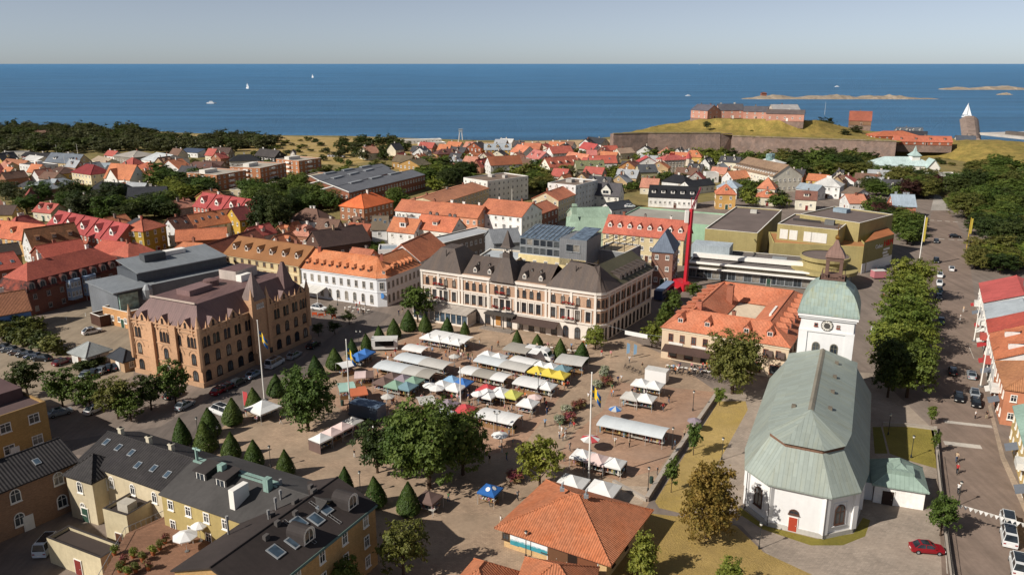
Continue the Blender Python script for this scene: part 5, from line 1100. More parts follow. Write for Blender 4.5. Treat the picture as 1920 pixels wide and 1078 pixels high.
for k in range(9): p0_, p1_ = q[0].lerp(q[1], (k + .5) / 9) - n * .3, q[3].lerp(q[2], (k + .5) / 9); mb = MB(); mb.tube((*p0_, 16.6), (*p1_, 18.3), .09); mb.build('glazing_bar', STEEL, T, T.location)
q = [a + u * L * .62, b + u * .2, b + u * .2 + n * 12, a + u * L * .62 + n * 12]; mb = MB(); mb.prism([tuple(x) for x in q], 9.5, 17.2); mb.build('zinc_wing', ZN, T, T.location); rowwin(T, q[0], q[1], 13.6, 2.2, 2.2, 2, 's', STEEL, True, m=2, off=.02)
mb = MB(); mb.slab([(*(q[0] + u * 3), 17.4), (*q[1], 17.4), (*q[2], 18.6), (*(q[3] + u * 3), 18.6)], .2); mb.build('glass_roof', mat('glass', '#5a6774'), T, T.location)
T, g = S('zinc annexe with roof terrace and pergola behind the hotel', (1117, 470), (1172, 477), 12, 12, 'f', 0, '#7d7f82', '#c2ab86', sp=3.5, fl=4, win=False, name='hotel_annexe', cat='building', group=None)
a, b, c, e, u, n, L, D = g; mb = MB()
for k in range(5):
    for s in (.5, D - .5): mb.tube((*(a + u * (.5 + (L - 1) * k / 4) + n * s), 12), (*(a + u * (.5 + (L - 1) * k / 4) + n * s), 14.6), .1)
    mb.tube((*(a + u * (.5 + (L - 1) * k / 4)), 14.6), (*(a + u * (.5 + (L - 1) * k / 4) + n * D), 14.6), .1)
mb.build('pergola', mat('plain', '#4a3c34'), T, T.location)
S('brick corner house with slate blue pyramid roof by the crane', (1222, 471), (1262, 474), ('R', 1281, 459), 10.5, 'h', 5.5, '#8a6453', '#6c7684', wk='brick', rk='seam', chim=0)
T, g = S('long red-roofed street house with row of white dormers', (1131, 435), (1282, 449), 12, 9, 'g', 5, '#c9b892', '#c9684d', dorm=8, ds='gable', dw=1.4, dh=1.3, dwall=WHITE, chim=3, near=True)
T, g = S('market hall with pale green roof and cupola', (1062, 432), (1150, 434), 13, 8, 'g', 3.5, '#a5b09c', '#8fa38f', win=False, chim=0)
a, b, c, e, u, n, L, D = g; p = a + u * 2.5 + n * 6; mb = MB(); MT = mat('seam', '#8fa38f', .6, .08); mb.lathe([(3.6, 9), (1.2, 12.8), (1.1, 15.5), (1.4, 15.7), (1.2, 16.4), (0, 16.6)], 4, p, 0, PI / 4); mb.build('cupola', MT, T, T.location)
S('second pale green gabled hall behind the market hall', (1078, 411), (1148, 409), 14, 8, 'g', 3, '#a5b09c', '#8fa38f', win=False, chim=0)
T, g = S('parking deck with pale green parapets', (1160, 410), (1345, 426), 26, 6.5, 'f', 0, '#8fae93', '#9c978c', win=False, chim=0, name='parking_deck', cat='parking deck', group=None, trim=mat('plain', '#9ab89c'))
# -- shopping mall with olive walls
OLV = '#9c8e60'; MRF = '#6d605a'
T, g = S('olive shopping mall block with wide brown roof', (1322, 431), (1420, 440), ('L', 1367, 388), 9.5, 'f', 0, OLV, MRF, win=False, name='shopping_mall', cat='shopping mall', group='shopping mall blocks', box=[(.5, .8, 2.4, 1.8, 1.4, '#b5b2aa')])
T, g = S('tall olive mall block with two brown roofs and white panels', (1458, 422), (1572, 434), 22, 13, 'f', 0, OLV, MRF, win=False, name='shopping_mall', cat='shopping mall', group='shopping mall blocks', box=[(.35, .5, 9, .5, .8, '#3f3a38'), (.75, .45, 3, 2, 1.6, '#6b6a68')])
a, b, c, e, u, n, L, D = g
for t in (.12, .28, .52, .7): signboard(T, a + u * L * t, -n, 2.6 if t < .6 else 5, 8.6, 3.2, mat('plain', '#d5d2ca'), 'wall_panel')
T, g = S('high brown-roofed mall block behind the white panels', (1500, 404), (1612, 421), 24, 14, 'f', 0, OLV, MRF, win=False, name='shopping_mall', cat='shopping mall', group='shopping mall blocks', box=[(.3, .7, 5, 3, 1.4, '#8a9aa5')])
T, g = S('mall terrace block with railing below the white panels', (1450, 458), (1628, 466), 18, 8, 'f', 0, OLV, '#a5754c', win=False, name='shopping_mall', cat='shopping mall', group='shopping mall blocks', trim=mat('plain', '#b5a76a'))
a, b, c, e, u, n, L, D = g; mb = MB(); p = a + u * L * .9 - n * 1; 
T, g = S('long low mall front with grey roof and white fascia', (1292, 492), (1570, 518), 20, 5, 'f', 0, '#6b6458', '#6a6360', win=False, name='shopping_mall', cat='shopping mall', group='shopping mall blocks')
a, b, c, e, u, n, L, D = g; an = math.atan2(u.y, u.x)
for z, off_, th in ((5.5, .0, .5), (4.0, -.9, .35)): mb = MB(); mb.obox((a + b) / 2 + n * (off_ - .3), an, L / 2, .5, z - th, z); mb.build('fascia', WHITE, T, T.location)
rowwin(T, a, b, .5, 2.4, 2.6, 18, 's', STEEL, True, off=.02)
mb = MB(); mb.obox(a + u * L * .5 + n * 7, an, L / 2, 1.2, 5.5, 6.6); mb.build('roof_strip', WHITE, T, T.location)
part_box(T, 'roof_plant', a + u * L * .6 + n * 12, an, 2.2, 1.2, 5, 6.4, STEEL); part_box(T, 'roof_plant', a + u * 5 + n * 12, an, 6, 4, 5, 9, mat('seam', '#9aa3a8', .5), mat('seam', '#aab2b6', .5))
p = b - u * 4 + n * 8; mb = MB(); mb.lathe([(8, 0), (8, 4.6)], 28, p, 0); mb.lathe([(9.6, 4.6), (9.6, 5.6), (8.6, 5.7), (0, 5.7)], 28, p, 1); mb.lathe([(6.4, 5.7), (6.4, 8.2), (7.2, 8.2), (7.2, 9.2), (6.8, 9.3)], 28, p, 1); mb.lathe([(6.8, 9.1), (0, 9.1)], 28, p, 2); mb.build('rotunda', [GLASSB, mat('plain', OLV), mat('felt', MRF)], T, T.location)
# prow wall with the shop signs
pr = [at2(1620, 462, 9), at2(1676, 446, 9), at2(1655, 425, 9)]; c_ = sum(pr, Vector((0, 0))) / 3
T = thing('shopping_mall', 'pointed olive mall prow carrying the shop signs', 'shopping mall', (c_.x, c_.y, 0), group='shopping mall blocks'); mb = MB(); mb.prism([tuple(x) for x in pr], -.2, 10.2); mb.build('wall', mat('plain', '#8f8454', var=.07), T, T.location)
mb = MB(); mb.slab([(*pr[0], 10.3), (*pr[1], 10.3), (*pr[2], 10.3)], .12); mb.build('roof', mat('plain', '#a3653f'), T, T.location)
d_ = (pr[1] - pr[0]); L = d_.length; d_ /= L; nn = Vector((d_.y, -d_.x)); mb = MB(); mb.prism([tuple(pr[0] + nn * .1), tuple(pr[1] + nn * .1), tuple(pr[1]), tuple(pr[0])], 0, 3.2, bottom=True); mb.build('plinth', WHITE, T, T.location)
def text(T, s, p, n_, z, size, m_, name='lettering'):
    cu = bpy.data.curves.new(name, 'FONT'); cu.body = s; cu.size = size; cu.extrude = .05; cu.align_x = 'CENTER'; cu.resolution_u = 2; tmp = bpy.data.objects.new(name, cu)
    me = bpy.data.meshes.new_from_object(tmp); bpy.data.objects.remove(tmp); me.materials.clear(); me.materials.append(m_)
    o = link(name, me, T, (p.x + n_.x * .12 - T.location.x, p.y + n_.y * .12 - T.location.y, z)); o.rotation_euler = (PI / 2, 0, math.atan2(n_.x, -n_.y)); return o
text(T, 'Cubus', pr[0] + d_ * L * .5, nn, 7.0, 1.9, WHITE); text(T, 'H&M', pr[0] + d_ * L * .82, nn, 7.0, 3.0, mat('paint', '#c8281e'))
for k, s in enumerate(((.78, 4.2), (.74, 3.2), (.78, 3.8))): signboard(T, pr[0] + d_ * L * s[0], nn, s[1], 5.6 - k * 1.1, .65, WHITE)
# -- right-hand street row
for lab, p0, p1, d, h, rt, rh, wl, rf, kw in (
    ('red metal-roofed white house on the right street', (1838, 531), (1846, 566), 16, 7.5, 'g', 3, W_, '#b65752', dict(rk='seam')),
    ('white house with pale grey roof sheet on the right street', (1847, 571), (1852, 596), 15, 7.2, 'g', 2.6, W_, '#a9b0b4', dict(rk='seam')),
    ('white house with scarlet roof on the right street', (1852, 600), (1856, 622), 15, 7, 'g', 3.2, W_, '#c5503b', dict()),
    ('white house with broad orange roof on the right street', (1857, 626), (1868, 672), 15, 7.6, 'g', 3.4, W_, '#d37745', dict(dorm=2, ds='shed')),
    ('pink corner house with ochre tiled roof on the right street', (1869, 678), (1886, 728), 15, 7.2, 'h', 4, '#c08060', '#bc7c4b', dict(sp=2.6)),
    ('yellow house with pale green roof at the right edge', (1903, 762), (1960, 960), 16, 6.4, 'g', 3.6, '#c7ac72', '#8fa89a', dict(rk='seam'))):
    T, g = S(lab, p0, p1, d, h, rt, rh, wl, rf, right=True, near=True, group='houses along the right street', **kw)
    a, b, c, e, u, n, L, D = g
    for t in (.25, .65):
        p = a + u * L * t; mb = MB(); mb.slab([(*(p - u * 1.5), 3.2), (*(p + u * 1.5), 3.2), (*(p + u * 1.5 - n * 1.8), 2.5), (*(p - u * 1.5 - n * 1.8), 2.5)], .06); mb.build('awning', mat('plain', R.choice(['#a83434', '#d8d5ce', '#a83434', '#6b7078']), var=.08), T, T.location)
    part_box(T, 'balcony', a + u * L * .5 - n * .7, math.atan2(u.y, u.x), 1.4, .7, 3.8, 4.9, mat('plain', '#b0554a' if 'scarlet' in lab or 'orange' in lab else '#d8d5ce'))
# -- dark foreground houses, lower left
BR = mat('tile', '#353130', .75, .2, k=1.6); FLT = mat('plain', '#3b3533', .85, .2); YL = '#ab9864'
T, g = S('foreground yellow-walled house with grey felt roof and mint copper ridge', (302, 925), (552, 1012), 12, 9, 'g', 2.1, YL, '#45423f', rm=mat('plain', '#4a4745', .9, .2), near=True, sp=3.2, wh=1.5, chim=0, fl=3, dorm=0, ov=.25, cat='building')
a, b, c, e, u, n, L, D = g; an = math.atan2(u.y, u.x); MTG = mat('seam', '#86a095', .6, .12); m0 = (a + e) / 2; m1 = (b + c) / 2
for t in (.16, .32): p = a + u * L * t + n * 3.6; dormer(T, p.x, p.y, 9.9, -n, 'shed', 2.2, 1.6, mat('plain', '#2c2a2a'), FLT)
mb = MB(); mb.obox(m0.lerp(m1, .33) + n * .2, an, L * .33, .55, 11.1, 11.32); mb.build('ridge_cap', MTG, T, T.location)
for t in (.27, .62): part_box(T, 'copper_vent', m0.lerp(m1, t) - n * .9, an, .45, .45, 10.5, 12.6, MTG)
p = m0.lerp(m1, .02); mb = MB(); mb.tube((*p, 11), (*p, 13.2), .2); mb.tube((*(p - u * .6), 13.0), (*(p + u * .9), 13.0), .16); mb.build('copper_finial', MTG, T, T.location)
part_box(T, 'chimney', a + u * L * .52 + n * 2.3, an, .45, 1.3, 9, 12.2, WHITE); mb = MB(); mb.tube((*(e - u * .2), 8.9), (*(c), 8.9), .16); mb.build('gutter', MTG, T, T.location)
T, g = S('foreground tan brick house with black tar roof, skylights and curved dormers', (480, 1126), (703, 946), 12.4, 9, 'g', 2.3, '#b08c5c', '#332c2a', wk='brick', rm=mat('plain', '#3a322f', .85, .22), near=True, sp=4, wh=1.7, chim=0, fl=3, ov=.3, cat='building')
a, b, c, e, u, n, L, D = g; kk = 2.3 / (D / 2); sv = Vector((n.x, n.y, kk)).normalized(); uu = Vector((u.x, u.y, 0)); an = math.atan2(u.y, u.x)
for t, dd in ((.42, 2.6), (.55, 4.2), (.64, 3.2), (.74, 3.6), (.3, 3.0)): p = a + u * L * t + n * dd; skylight(T, Vector((p.x, p.y, 9 + kk * dd + .13)), uu, sv, 1.5, 1.9)
for t in (.47, .86): p = a + u * L * t + n * 1.2; dormer(T, p.x, p.y, 9.9, -n, 'arch', 1.8, 1.9, mat('plain', '#2c2a2a'), FLT)
for t in (.35, .5, .62, .7, .8): p = a + u * L * t + n * R.uniform(8, 12); mb = MB(); z_ = 9 + kk * (D - 10); mb.tube((*p, 9.5), (*p, 11.2 + R.random()), .13); mb.tube((*p, 11.4), (*p, 12.0), .2); mb.build('flue', mat('plain', '#8a8886'), T, T.location)
for t, dd in ((.33, 5.0), (.45, 5.6), (.58, 5.3), (.68, 7.2), (.8, 6.4), (.52, 8.0), (.88, 8.4)): part_box(T, 'roof_vent', a + u * L * t + n * dd, an, .3 + .2 * (t * 7 % 1), .25, 9.6, 9.2 + kk * min(dd, D - dd) + .5, mat('plain', '#57524f'))
for t in (.5, .72):
    p = a + u * L * t; lad = MB()
    for k in range(11): dd = .8 + k * .48; lad.tube((*(p - u * .2 + n * dd), 9.2 + kk * dd), (*(p + u * .2 + n * dd), 9.2 + kk * dd), .03, n=4)
    for s_ in (-.2, .2): lad.tube((*(p + u * s_ + n * .8), 9.2 + kk * .8), (*(p + u * s_ + n * 5.6), 9.2 + kk * 5.6), .03, n=4)
    lad.build('roof_ladder', mat('plain', '#8a8886'), T, T.location)
mb = MB(); mb.tube((*(a - n * .25), 8.9), (*(b - n * .25), 8.9), .2, n=5); mb.build('gutter', mat('plain', '#5c7068'), T, T.location)
S('foreground long brick house with black tiled roof and arched windows', (-110, 965), (144, 864), 10, 7.5, 'g', 2.2, '#8f6f56', '#2e2b2b', wk='brick', rm=BR, near=True, wst='a', sp=4.5, ww=1.5, wh=2.4, chim=1, fl=2, sky=2, cat='building', cm=mat('plain', '#c9bfa8'))
S('cream stair tower with black hipped roof in the courtyard', (123, 889), (172, 904), 5.6, 7, 'h', 2.6, '#c2b497', '#2e2b2b', rm=BR, near=True, wst='a', sp=3.5, ww=1.2, wh=2.0, chim=0, cat='building')
T, g = S('cream house with large black tiled roof and skylight row', (150, 862), (308, 918), 10.4, 8, 'g', 2.3, '#c5b698', '#2e2b2b', rm=BR, near=True, wst='a', sp=4, ww=1.1, wh=1.8, chim=3, fl=2, cat='building', cm=mat('plain', '#c9bfa8'), sky=6)
S('flat dark-roofed cream box in the courtyard', (193, 958), (238, 972), ('R', 309, 936), 5, 'f', 0, '#c2b494', '#3f3733', win=False, near=True, trim=FLT, cat='building', box=[(.6, .3, 2, 1.6, 1.3, '#b8b0a2')])
S('low curved cream annexe with dark flat roof in the courtyard', (88, 1013), (189, 1052), ('R', 228, 1026), 3.4, 'f', 0, '#c2b494', '#443a35', win=False, near=True, trim=FLT, cat='building')
S('tan brick corner house with roof deck at the left edge', (-80, 812), (86, 757), 26, 8, 'f', 0, '#a5834e', '#5b4a48', wk='brick', near=True, sp=4.5, ww=1.8, wh=1.7, cat='building', trim=mat('plain', '#8a6f48'), box=[(.5, .4, 12, 9, 2, '#5a4544')])

bld('unseen brick house added outside the lower left corner to shade the courtyard', Vector((-97, 80)), Vector((-73, 84)), 12, 11, 'g', 3, '#8f6f56', '#353130', wk='brick', group=HG, cat='building')  # house out of view, added to cast shade over the courtyard
# roof terrace between the yellow house and the cream boxes
P5 = [at2(x, y, 4.2) for x, y in ((236, 1000), (312, 966), (425, 1012), (330, 1110), (180, 1100))]; c_ = sum(P5, Vector((0, 0))) / 5
T = thing('roof_terrace', 'red-brown roof terrace with pots beside the yellow foreground house', 'terrace', (c_.x, c_.y, 0)); mb = MB(); mb.prism([tuple(x) for x in P5], -.2, 4.2); mb.build('deck', mat('paving', '#8a6650', h2='#7a5c4a'), T, T.location)
for i in range(5):
    p, q = P5[i], P5[(i + 1) % 5]; mb = MB(); mb.tube((*p, 5.1), (*q, 5.1), .04, n=5)
    for k in range(8): x = p.lerp(q, k / 8); mb.tube((*x, 4.2), (*x, 5.1), .025, n=4)
    if i in (0, 3, 4): mb.build('railing', STEEL, T, T.location)
# plainer houses that fill the streets behind
RH = random.Random(21)
WN = [('white', '#d3d1cd'), ('cream', '#cbc2ac'), ('yellow', '#bf9f5c'), ('grey', '#a39d94'), ('tan', '#b09672'), ('brick', '#9a6a52')]
RN = [('orange', '#cd7a4a'), ('red', '#b9584a'), ('brown', '#7c5c4a'), ('dark grey', '#4c4b4e'), ('pale grey', '#9a9c9e'), ('salmon', '#c88468')]
OWW = 'first second third fourth fifth sixth seventh eighth ninth tenth eleventh twelfth thirteenth fourteenth fifteenth sixteenth seventeenth eighteenth nineteenth twentieth'.split()
OWW += ['twenty-' + q for q in OWW[:9]] + ['thirtieth'] + ['thirty-' + q for q in OWW[:9]]
def pin(x, y, poly):
    c = False
    for i in range(len(poly)):
        (x0, y0), (x1, y1) = poly[i], poly[i - 1]
        if (y0 > y) != (y1 > y) and x < (x1 - x0) * (y - y0) / (y1 - y0) + x0: c = not c
    return c
def clear(cs):
    for a, u, n, L, D in FOOT:
        for p in cs:
            d = p - a; s, t = d.dot(u), d.dot(n)
            if -2 < s < L + 2 and -2 < t < D + 2: return False
    return True
A0 = math.atan2((at2(1119, 548, 12.6) - at2(789, 503, 12.6)).y, (at2(1119, 548, 12.6) - at2(789, 503, 12.6)).x)
for reg, poly, n in (('far left villa quarter', [(0, 296), (420, 303), (430, 330), (420, 350), (240, 345), (0, 350)], 22), ('lower left gardens', [(0, 352), (300, 372), (420, 380), (400, 400), (240, 420), (0, 412)], 10), ('beach quarter', [(755, 284), (1160, 282), (1165, 318), (1000, 330), (860, 318), (770, 330)], 36), ('gardens behind the market hall', [(1005, 335), (1215, 328), (1210, 385), (1125, 392), (1090, 360)], 9), ('quarter below the fortress', [(1165, 290), (1235, 300), (1420, 316), (1425, 350), (1330, 362), (1220, 350), (1160, 330)], 18), ('quarter behind the mall', [(1425, 340), (1680, 345), (1650, 372), (1480, 384)], 10), ('yards behind the corner houses', [(470, 455), (640, 440), (760, 445), (800, 460), (700, 478), (600, 480)], 9), ('yards behind the mansard building', [(0, 455), (120, 480), (260, 470), (300, 455), (250, 440), (60, 440)], 7)):
    W = [at2(*p) for p in poly]; Pp = [(p.x, p.y) for p in W]; X0, X1, Y0, Y1 = min(p.x for p in W), max(p.x for p in W), min(p.y for p in W), max(p.y for p in W); got = []; tr = 0
    while len(got) < n and tr < n * 120:
        tr += 1; p = Vector((RH.uniform(X0, X1), RH.uniform(Y0, Y1)))
        if not pin(p.x, p.y, Pp): continue
        L, D = RH.uniform(8, 13), RH.uniform(6.5, 9); an = A0 + RH.choice((0, 0, PI / 2)) + RH.uniform(-.12, .12)
        if an > A0 + 1: an -= PI
        u = Vector((math.cos(an), math.sin(an))); nn = Vector((-u.y, u.x)); nn = nn if nn.y > 0 else -nn
        cs = [p + u * L * i / 2 + nn * D * j / 2 for i in range(3) for j in range(3)]
        if not clear(cs): continue
        FOOT.append((p, u, nn, L, D)); got.append((p, p + u * L, D))
    got.sort(key=lambda q: q[0].x / q[0].y)
    for i, (a, b, D) in enumerate(got):
        FOOT[:] = [f for f in FOOT if f[0] is not a]; w_, r_ = RH.choice(WN), RH.choice(RN[:2] + RN)
        bld('%s house, %s roof, in the %s, %s from left' % (w_[0], r_[0], reg, OWW[i]), a, b, D, RH.uniform(3.2, 5.2), RH.choice('gggGh'), RH.uniform(2.8, 4.2), w_[1], r_[1], group=HG, dorm=RH.choice((0, 0, 0, 1, 2)), wk='brick' if w_[0] == 'brick' else 'plain', chim=RH.choice((1, 1, 2)), rk='seam' if r_[0] == 'pale grey' else 'tile', near=False)
# ---------------------------------------------------------------- fortress, shore and sea marks
STONE = mat('rock', '#8a7468', h2='#7a6a62', k=.5); FG = mat('grass', '#a48a4a', h2='#7c7038', var=.25, k=1.6)
def grid(name, rows, m, kind='structure', smooth=True, parent=None):
    b = MB(); 
    for r0, r1 in zip(rows, rows[1:]):
        for i in range(len(r0) - 1): b.face([r0[i], r0[i + 1], r1[i + 1], r1[i]])
    me = b.mesh(name, m, smooth=False, uv=False); bm = bmesh.new(); bm.from_mesh(me); bmesh.ops.remove_doubles(bm, verts=bm.verts, dist=.01)
    bmesh.ops.subdivide_edges(bm, edges=bm.edges, cuts=3, use_grid_fill=True)
    for v in bm.verts: v.co.z += .35 * math.sin(v.co.x * .35 + v.co.y * .21) + .25 * math.sin(v.co.x * .9 - v.co.y * .5)
    bmesh.ops.recalc_face_normals(bm, faces=bm.faces)
    bm.to_mesh(me); bm.free()
    if smooth: me.polygons.foreach_set('use_smooth', [True] * len(me.polygons))
    o = link(name, me, parent); return tag(o, kind=kind) if kind else o
def wallstrip(label, pix, ztop, batter=2.0, back=6):
    pts = [at2(x, y, ztop) for x, y in pix]; c_ = sum(pts, Vector((0, 0))) / len(pts); T = thing('fortress_wall', label, 'fortress wall', (c_.x, c_.y, 0), group='fortress ramparts')
    b = MB()
    for p, q in zip(pts, pts[1:]):
        n = 6; d = (q - p).normalized(); nn = Vector((d.y, -d.x))
        if nn.y > 0: nn = -nn
        for i in range(n):
            a_, b_ = p.lerp(q, i / n), p.lerp(q, (i + 1) / n)
            b.face([(*(a_ + nn * batter), -.5), (*(b_ + nn * batter), -.5), (*b_, ztop), (*a_, ztop)]); b.face([(*a_, ztop), (*b_, ztop), (*(b_ - nn * back), ztop), (*(a_ - nn * back), ztop)])
    for p, q in ((pts[0], pts[1]), (pts[-1], pts[-2])):
        d = (pts[1] - pts[0]).normalized(); nn = Vector((d.y, -d.x)); nn = nn if nn.y < 0 else -nn
        b.face([(*(p + nn * batter), -.5), (*(p - nn * back), -.5), (*(p - nn * back), ztop), (*p, ztop)])
    b.build('masonry', STONE, T, T.location)
    c2 = MB()
    for p, q in zip(pts, pts[1:]):
        d = (q - p).normalized(); nn = Vector((d.y, -d.x)); nn = nn if nn.y < 0 else -nn; c2.prism([tuple(p + nn * .4), tuple(q + nn * .4), tuple(q - nn * 1.2), tuple(p - nn * 1.2)], ztop, ztop + .8, bottom=True)
    c2.build('parapet', mat('rock', '#8f7f6c', h2='#7d7450', k=.5), T, T.location); return T
wallstrip('long left rampart wall of the fortress above the red roofs', [(1150, 252), (1215, 250.5), (1351, 250.5)], 15)
wallstrip('long right rampart wall of the fortress behind the trees', [(1374, 256), (1520, 261), (1681, 266)], 13)
# flank wall in the notch between the two
p, q, r = at2(1351.5, 250.5, 15), at2(1374, 256, 13), at2(1372, 250, 15); b = MB(); b.face([(*(p + Vector((.3, -1.9))), -.5), (*r, -.5), (*r, 15), (*(p + Vector((.3, 0))), 15)]); b.face([(*r, -.5), (*q, -.5), (*q, 14), (*r, 15)])
T = thing('fortress_wall', 'shadowed flank in the notch between the two rampart walls', 'fortress wall', (p.x, p.y, 0), group='fortress ramparts'); b.build('masonry', STONE, T, T.location)
front = [(1149, 253, 14.6), (1180, 252, 14.6), (1215, 251.5, 14.6), (1260, 251.5, 14.6), (1300, 251.5, 14.6), (1351, 252, 14.4), (1400, 257, 12.6), (1460, 259, 12.6), (1520, 262, 12.6), (1600, 264, 12.6), (1690, 267, 12)]
mid = [(1160, 251, 14.5), (1190, 247.5, 15), (1225, 243, 16), (1270, 240, 17), (1305, 240, 17), (1351, 242, 17), (1400, 245, 16), (1460, 247, 16), (1520, 250, 15), (1600, 255, 13), (1690, 262, 10)]
crest = [(1175, 249, 14), (1205, 243, 15.5), (1238, 234, 18.5), (1285, 231, 20), (1312, 223.5, 23), (1351, 222.5, 24), (1400, 223.5, 24), (1460, 225.5, 24), (1530, 226.5, 23.5), (1600, 241, 15), (1690, 255, 8)]
rows = [[at(*p) for p in r_] for r_ in (front, mid, crest)]
rows.append([v + Vector((2, 40, -3 if i in range(3, 9) else -6)) for i, v in enumerate(rows[2])]); rows.append([Vector((v.x + 4, v.y + 30, -2)) for v in rows[3]])
grid('fortress_hill', rows, FG)
hb = [[at(1680, 292), at(1760, 296), at(1800, 302), at(1870, 316), at(1960, 318)], [at(1682, 268, 9), at(1760, 270, 8), at(1812, 268, 10), at(1870, 268, 11), at(1970, 274, 9)], [at(1684, 262, 9), at(1760, 263, 8), at(1812, 262, 10), at(1870, 263, 10), at(1970, 270, 8)]]
hb.append([v + Vector((5, 45, -11)) for v in hb[-1]]); grid('shore_hill', hb, mat('grass', '#9c8446', h2='#7c7038', var=.25, k=1.6))
FGR = 'buildings of the fortress'; PK = '#b98877'
for lab, p0, p1, d, h, rt, rh, wl, rf, gr, kw in (
    ('pink gabled keep at the left end of the fortress', (1327, 208), (1350, 207), 18, 6.5, 'G', 4, PK, '#66626a', 23, dict(chim=2)),
    ('tan flank house of the keep', (1315, 203), (1327, 205), 14, 8, 'h', 2, '#a58a70', '#66626a', 22, {}),
    ('long pink fortress range with slate roof, left part', (1349, 207), (1396, 207), 13, 6.5, 'g', 4.4, PK, '#5b595e', 23, dict(chim=2)),
    ('long pink fortress range with slate roof, middle part', (1394, 209), (1438, 210), 12, 6, 'g', 3.6, PK, '#615e62', 23, {}),
    ('low pink fortress range with brown roof, right part', (1437, 213), (1508, 214.5), 12, 5.5, 'g', 2.6, PK, '#6d5f5a', 23.2, {}),
    ('pale roofed house inside the fortress', (1450, 206), (1500, 206), 14, 6, 'g', 3.5, '#b5a596', '#a8a4a0', 24, {}),
    ('big brown barn with rust-red gable roof on the fortress', (1592, 226), (1634, 227), 18, 4, 'g', 7.5, '#85664f', '#a5593f', 13, dict(win=False)),
    ('low house with orange hipped roof on the rampart', (1624, 252), (1643, 256), ('R', 1672, 246), 3, 'h', 3.2, '#a3583c', '#c66a3f', 10, {}),
    ('long orange-roofed barrack behind the right rampart', (1677, 265), (1786, 267), 10, 2.5, 'g', 3.6, '#9a5a42', '#c56a48', 8.5, dict(dorm=4, ds='shed')),
    ('black-roofed house behind the orange barrack', (1680, 253), (1738, 255), 9, 4, 'g', 3, '#8a5444', '#3a3a40', 6, {}),
    ('white bath house with slate roof by the shore', (1682, 247), (1731, 248), 10, 5, 'g', 3.4, '#cfccc6', '#5f666e', 2, dict(dorm=4)),
    ('small slate-roofed house beside the breakwater', (1793, 263), (1830, 264), 9, 3, 'g', 3, '#cfccc6', '#555c66', 6.5, {})):
    T, g = bld(lab, p0, p1, d, h, rt, rh, wl, rf, ground=gr, group=FGR, cat='fortress building' if p0[0] < 1600 else 'house', rk='tile', sp=5, **kw)
    a, b_, c_, e, u, n, L, D = g; f = MB(); f.prism([tuple(a), tuple(b_), tuple(c_), tuple(e)], gr - 5, gr + .2); f.build('foundation', STONE, T, T.location)
# breakwater and pier
def rubble(name, label, p, q, w0, w1, z, cat, m, nr=26):
    T = thing(name, label, cat, (p.x, p.y, 0)); b = MB(); d = (q - p); L = d.length; d /= L; nn = Vector((d.y, -d.x)); rr = random.Random(5); rws = []
    for i in range(nr + 1):
        t = i / nr; w_ = w0 + (w1 - w0) * t; c = p + d * L * t; rw = []
        for k, (s, zz) in enumerate(((-1, -1.5), (-.72, .45), (-.4, .95), (0, 1), (.4, .95), (.72, .45), (1, -1.5))):
            rw.append(Vector((*(c + nn * s * w_ + d * rr.uniform(-1, 1)), (zz if zz < 0 else zz * z) + rr.uniform(-.5, .5) * (zz > 0))))
        rws.append(rw)
    for r0, r1 in zip(rws, rws[1:]):
        for i in range(6): b.face([r0[i], r0[i + 1], r1[i + 1], r1[i]])
    b.face(rws[-1]); b.face(rws[0]); b.build('rubble', m, T, T.location); return T
ROCK = mat('rock', '#9a8779', h2='#7d6a60', k=.35)
rubble('breakwater', 'broad stone breakwater running out from the shore', at2(1822, 262), at2(1817, 224), 8, 11, 4, 'breakwater', ROCK, 40)
p, q = at2(1836, 252), at2(1930, 262); T = thing('pier', 'flat concrete pier beside the breakwater', 'pier', (p.x, p.y, 0)); b = MB(); d = (q - p).normalized(); nn = Vector((-d.y, d.x)); b.prism([tuple(p), tuple(q), tuple(q + nn * 16), tuple(p + nn * 60)], -1.2, 1.6); b.build('deck', mat('plain', '#b5ada3'), T, T.location)
b = MB(); b.obox(p.lerp(q, .6) + nn * 10, math.atan2(d.y, d.x), 12, 2.5, 1.6, 4.6); b.build('pier_shed', mat('plain', '#5d5650'), T, T.location)
ISM = mat('rock', '#a19282', h2='#857a66', k=.12)
def island(label, x0, x1, y, z, depth, seed, parts):
    a, b_ = at2(x0, y), at2(x1, y); c = (a + b_) / 2; L = (b_ - a).length; rr = random.Random(seed); T = thing('rocky_island', label, 'island', (c.x, c.y, 0), group='bare rock islands'); b = MB(); nx, ny = 40, 7; P = []
    for i in range(nx + 1):
        t = i / nx; env = math.sin(PI * t) ** .45 if 0 < t < 1 else 0; row = []
        hh = z * (.35 + .65 * abs(math.sin(t * parts * PI + seed))) * (.7 + .5 * rr.random()) * env
        for j in range(ny + 1):
            s = j / ny; row.append(Vector((a.x + (b_.x - a.x) * t, a.y + depth * (s - .1) * (.3 + .7 * env), hh * math.sin(PI * s) ** .7 * (.8 + .4 * rr.random()) - 1.0 if 0 < j < ny else -2)))
        P.append(row)
    for r0, r1 in zip(P, P[1:]):
        for j in range(ny): b.face([r0[j], r1[j], r1[j + 1], r0[j + 1]])
    b.build('rock', ISM, T, T.location); return T
island('long low bare rock island right of the fortress', 1392, 1768, 186, 8, 90, 3, 3.3)
island('far bare rock island at the right edge', 1772, 1990, 168.5, 9, 120, 1, 2.1)
island('small skerry in front of the far island', 1872, 1900, 178, 5, 25, 2, 1.2)
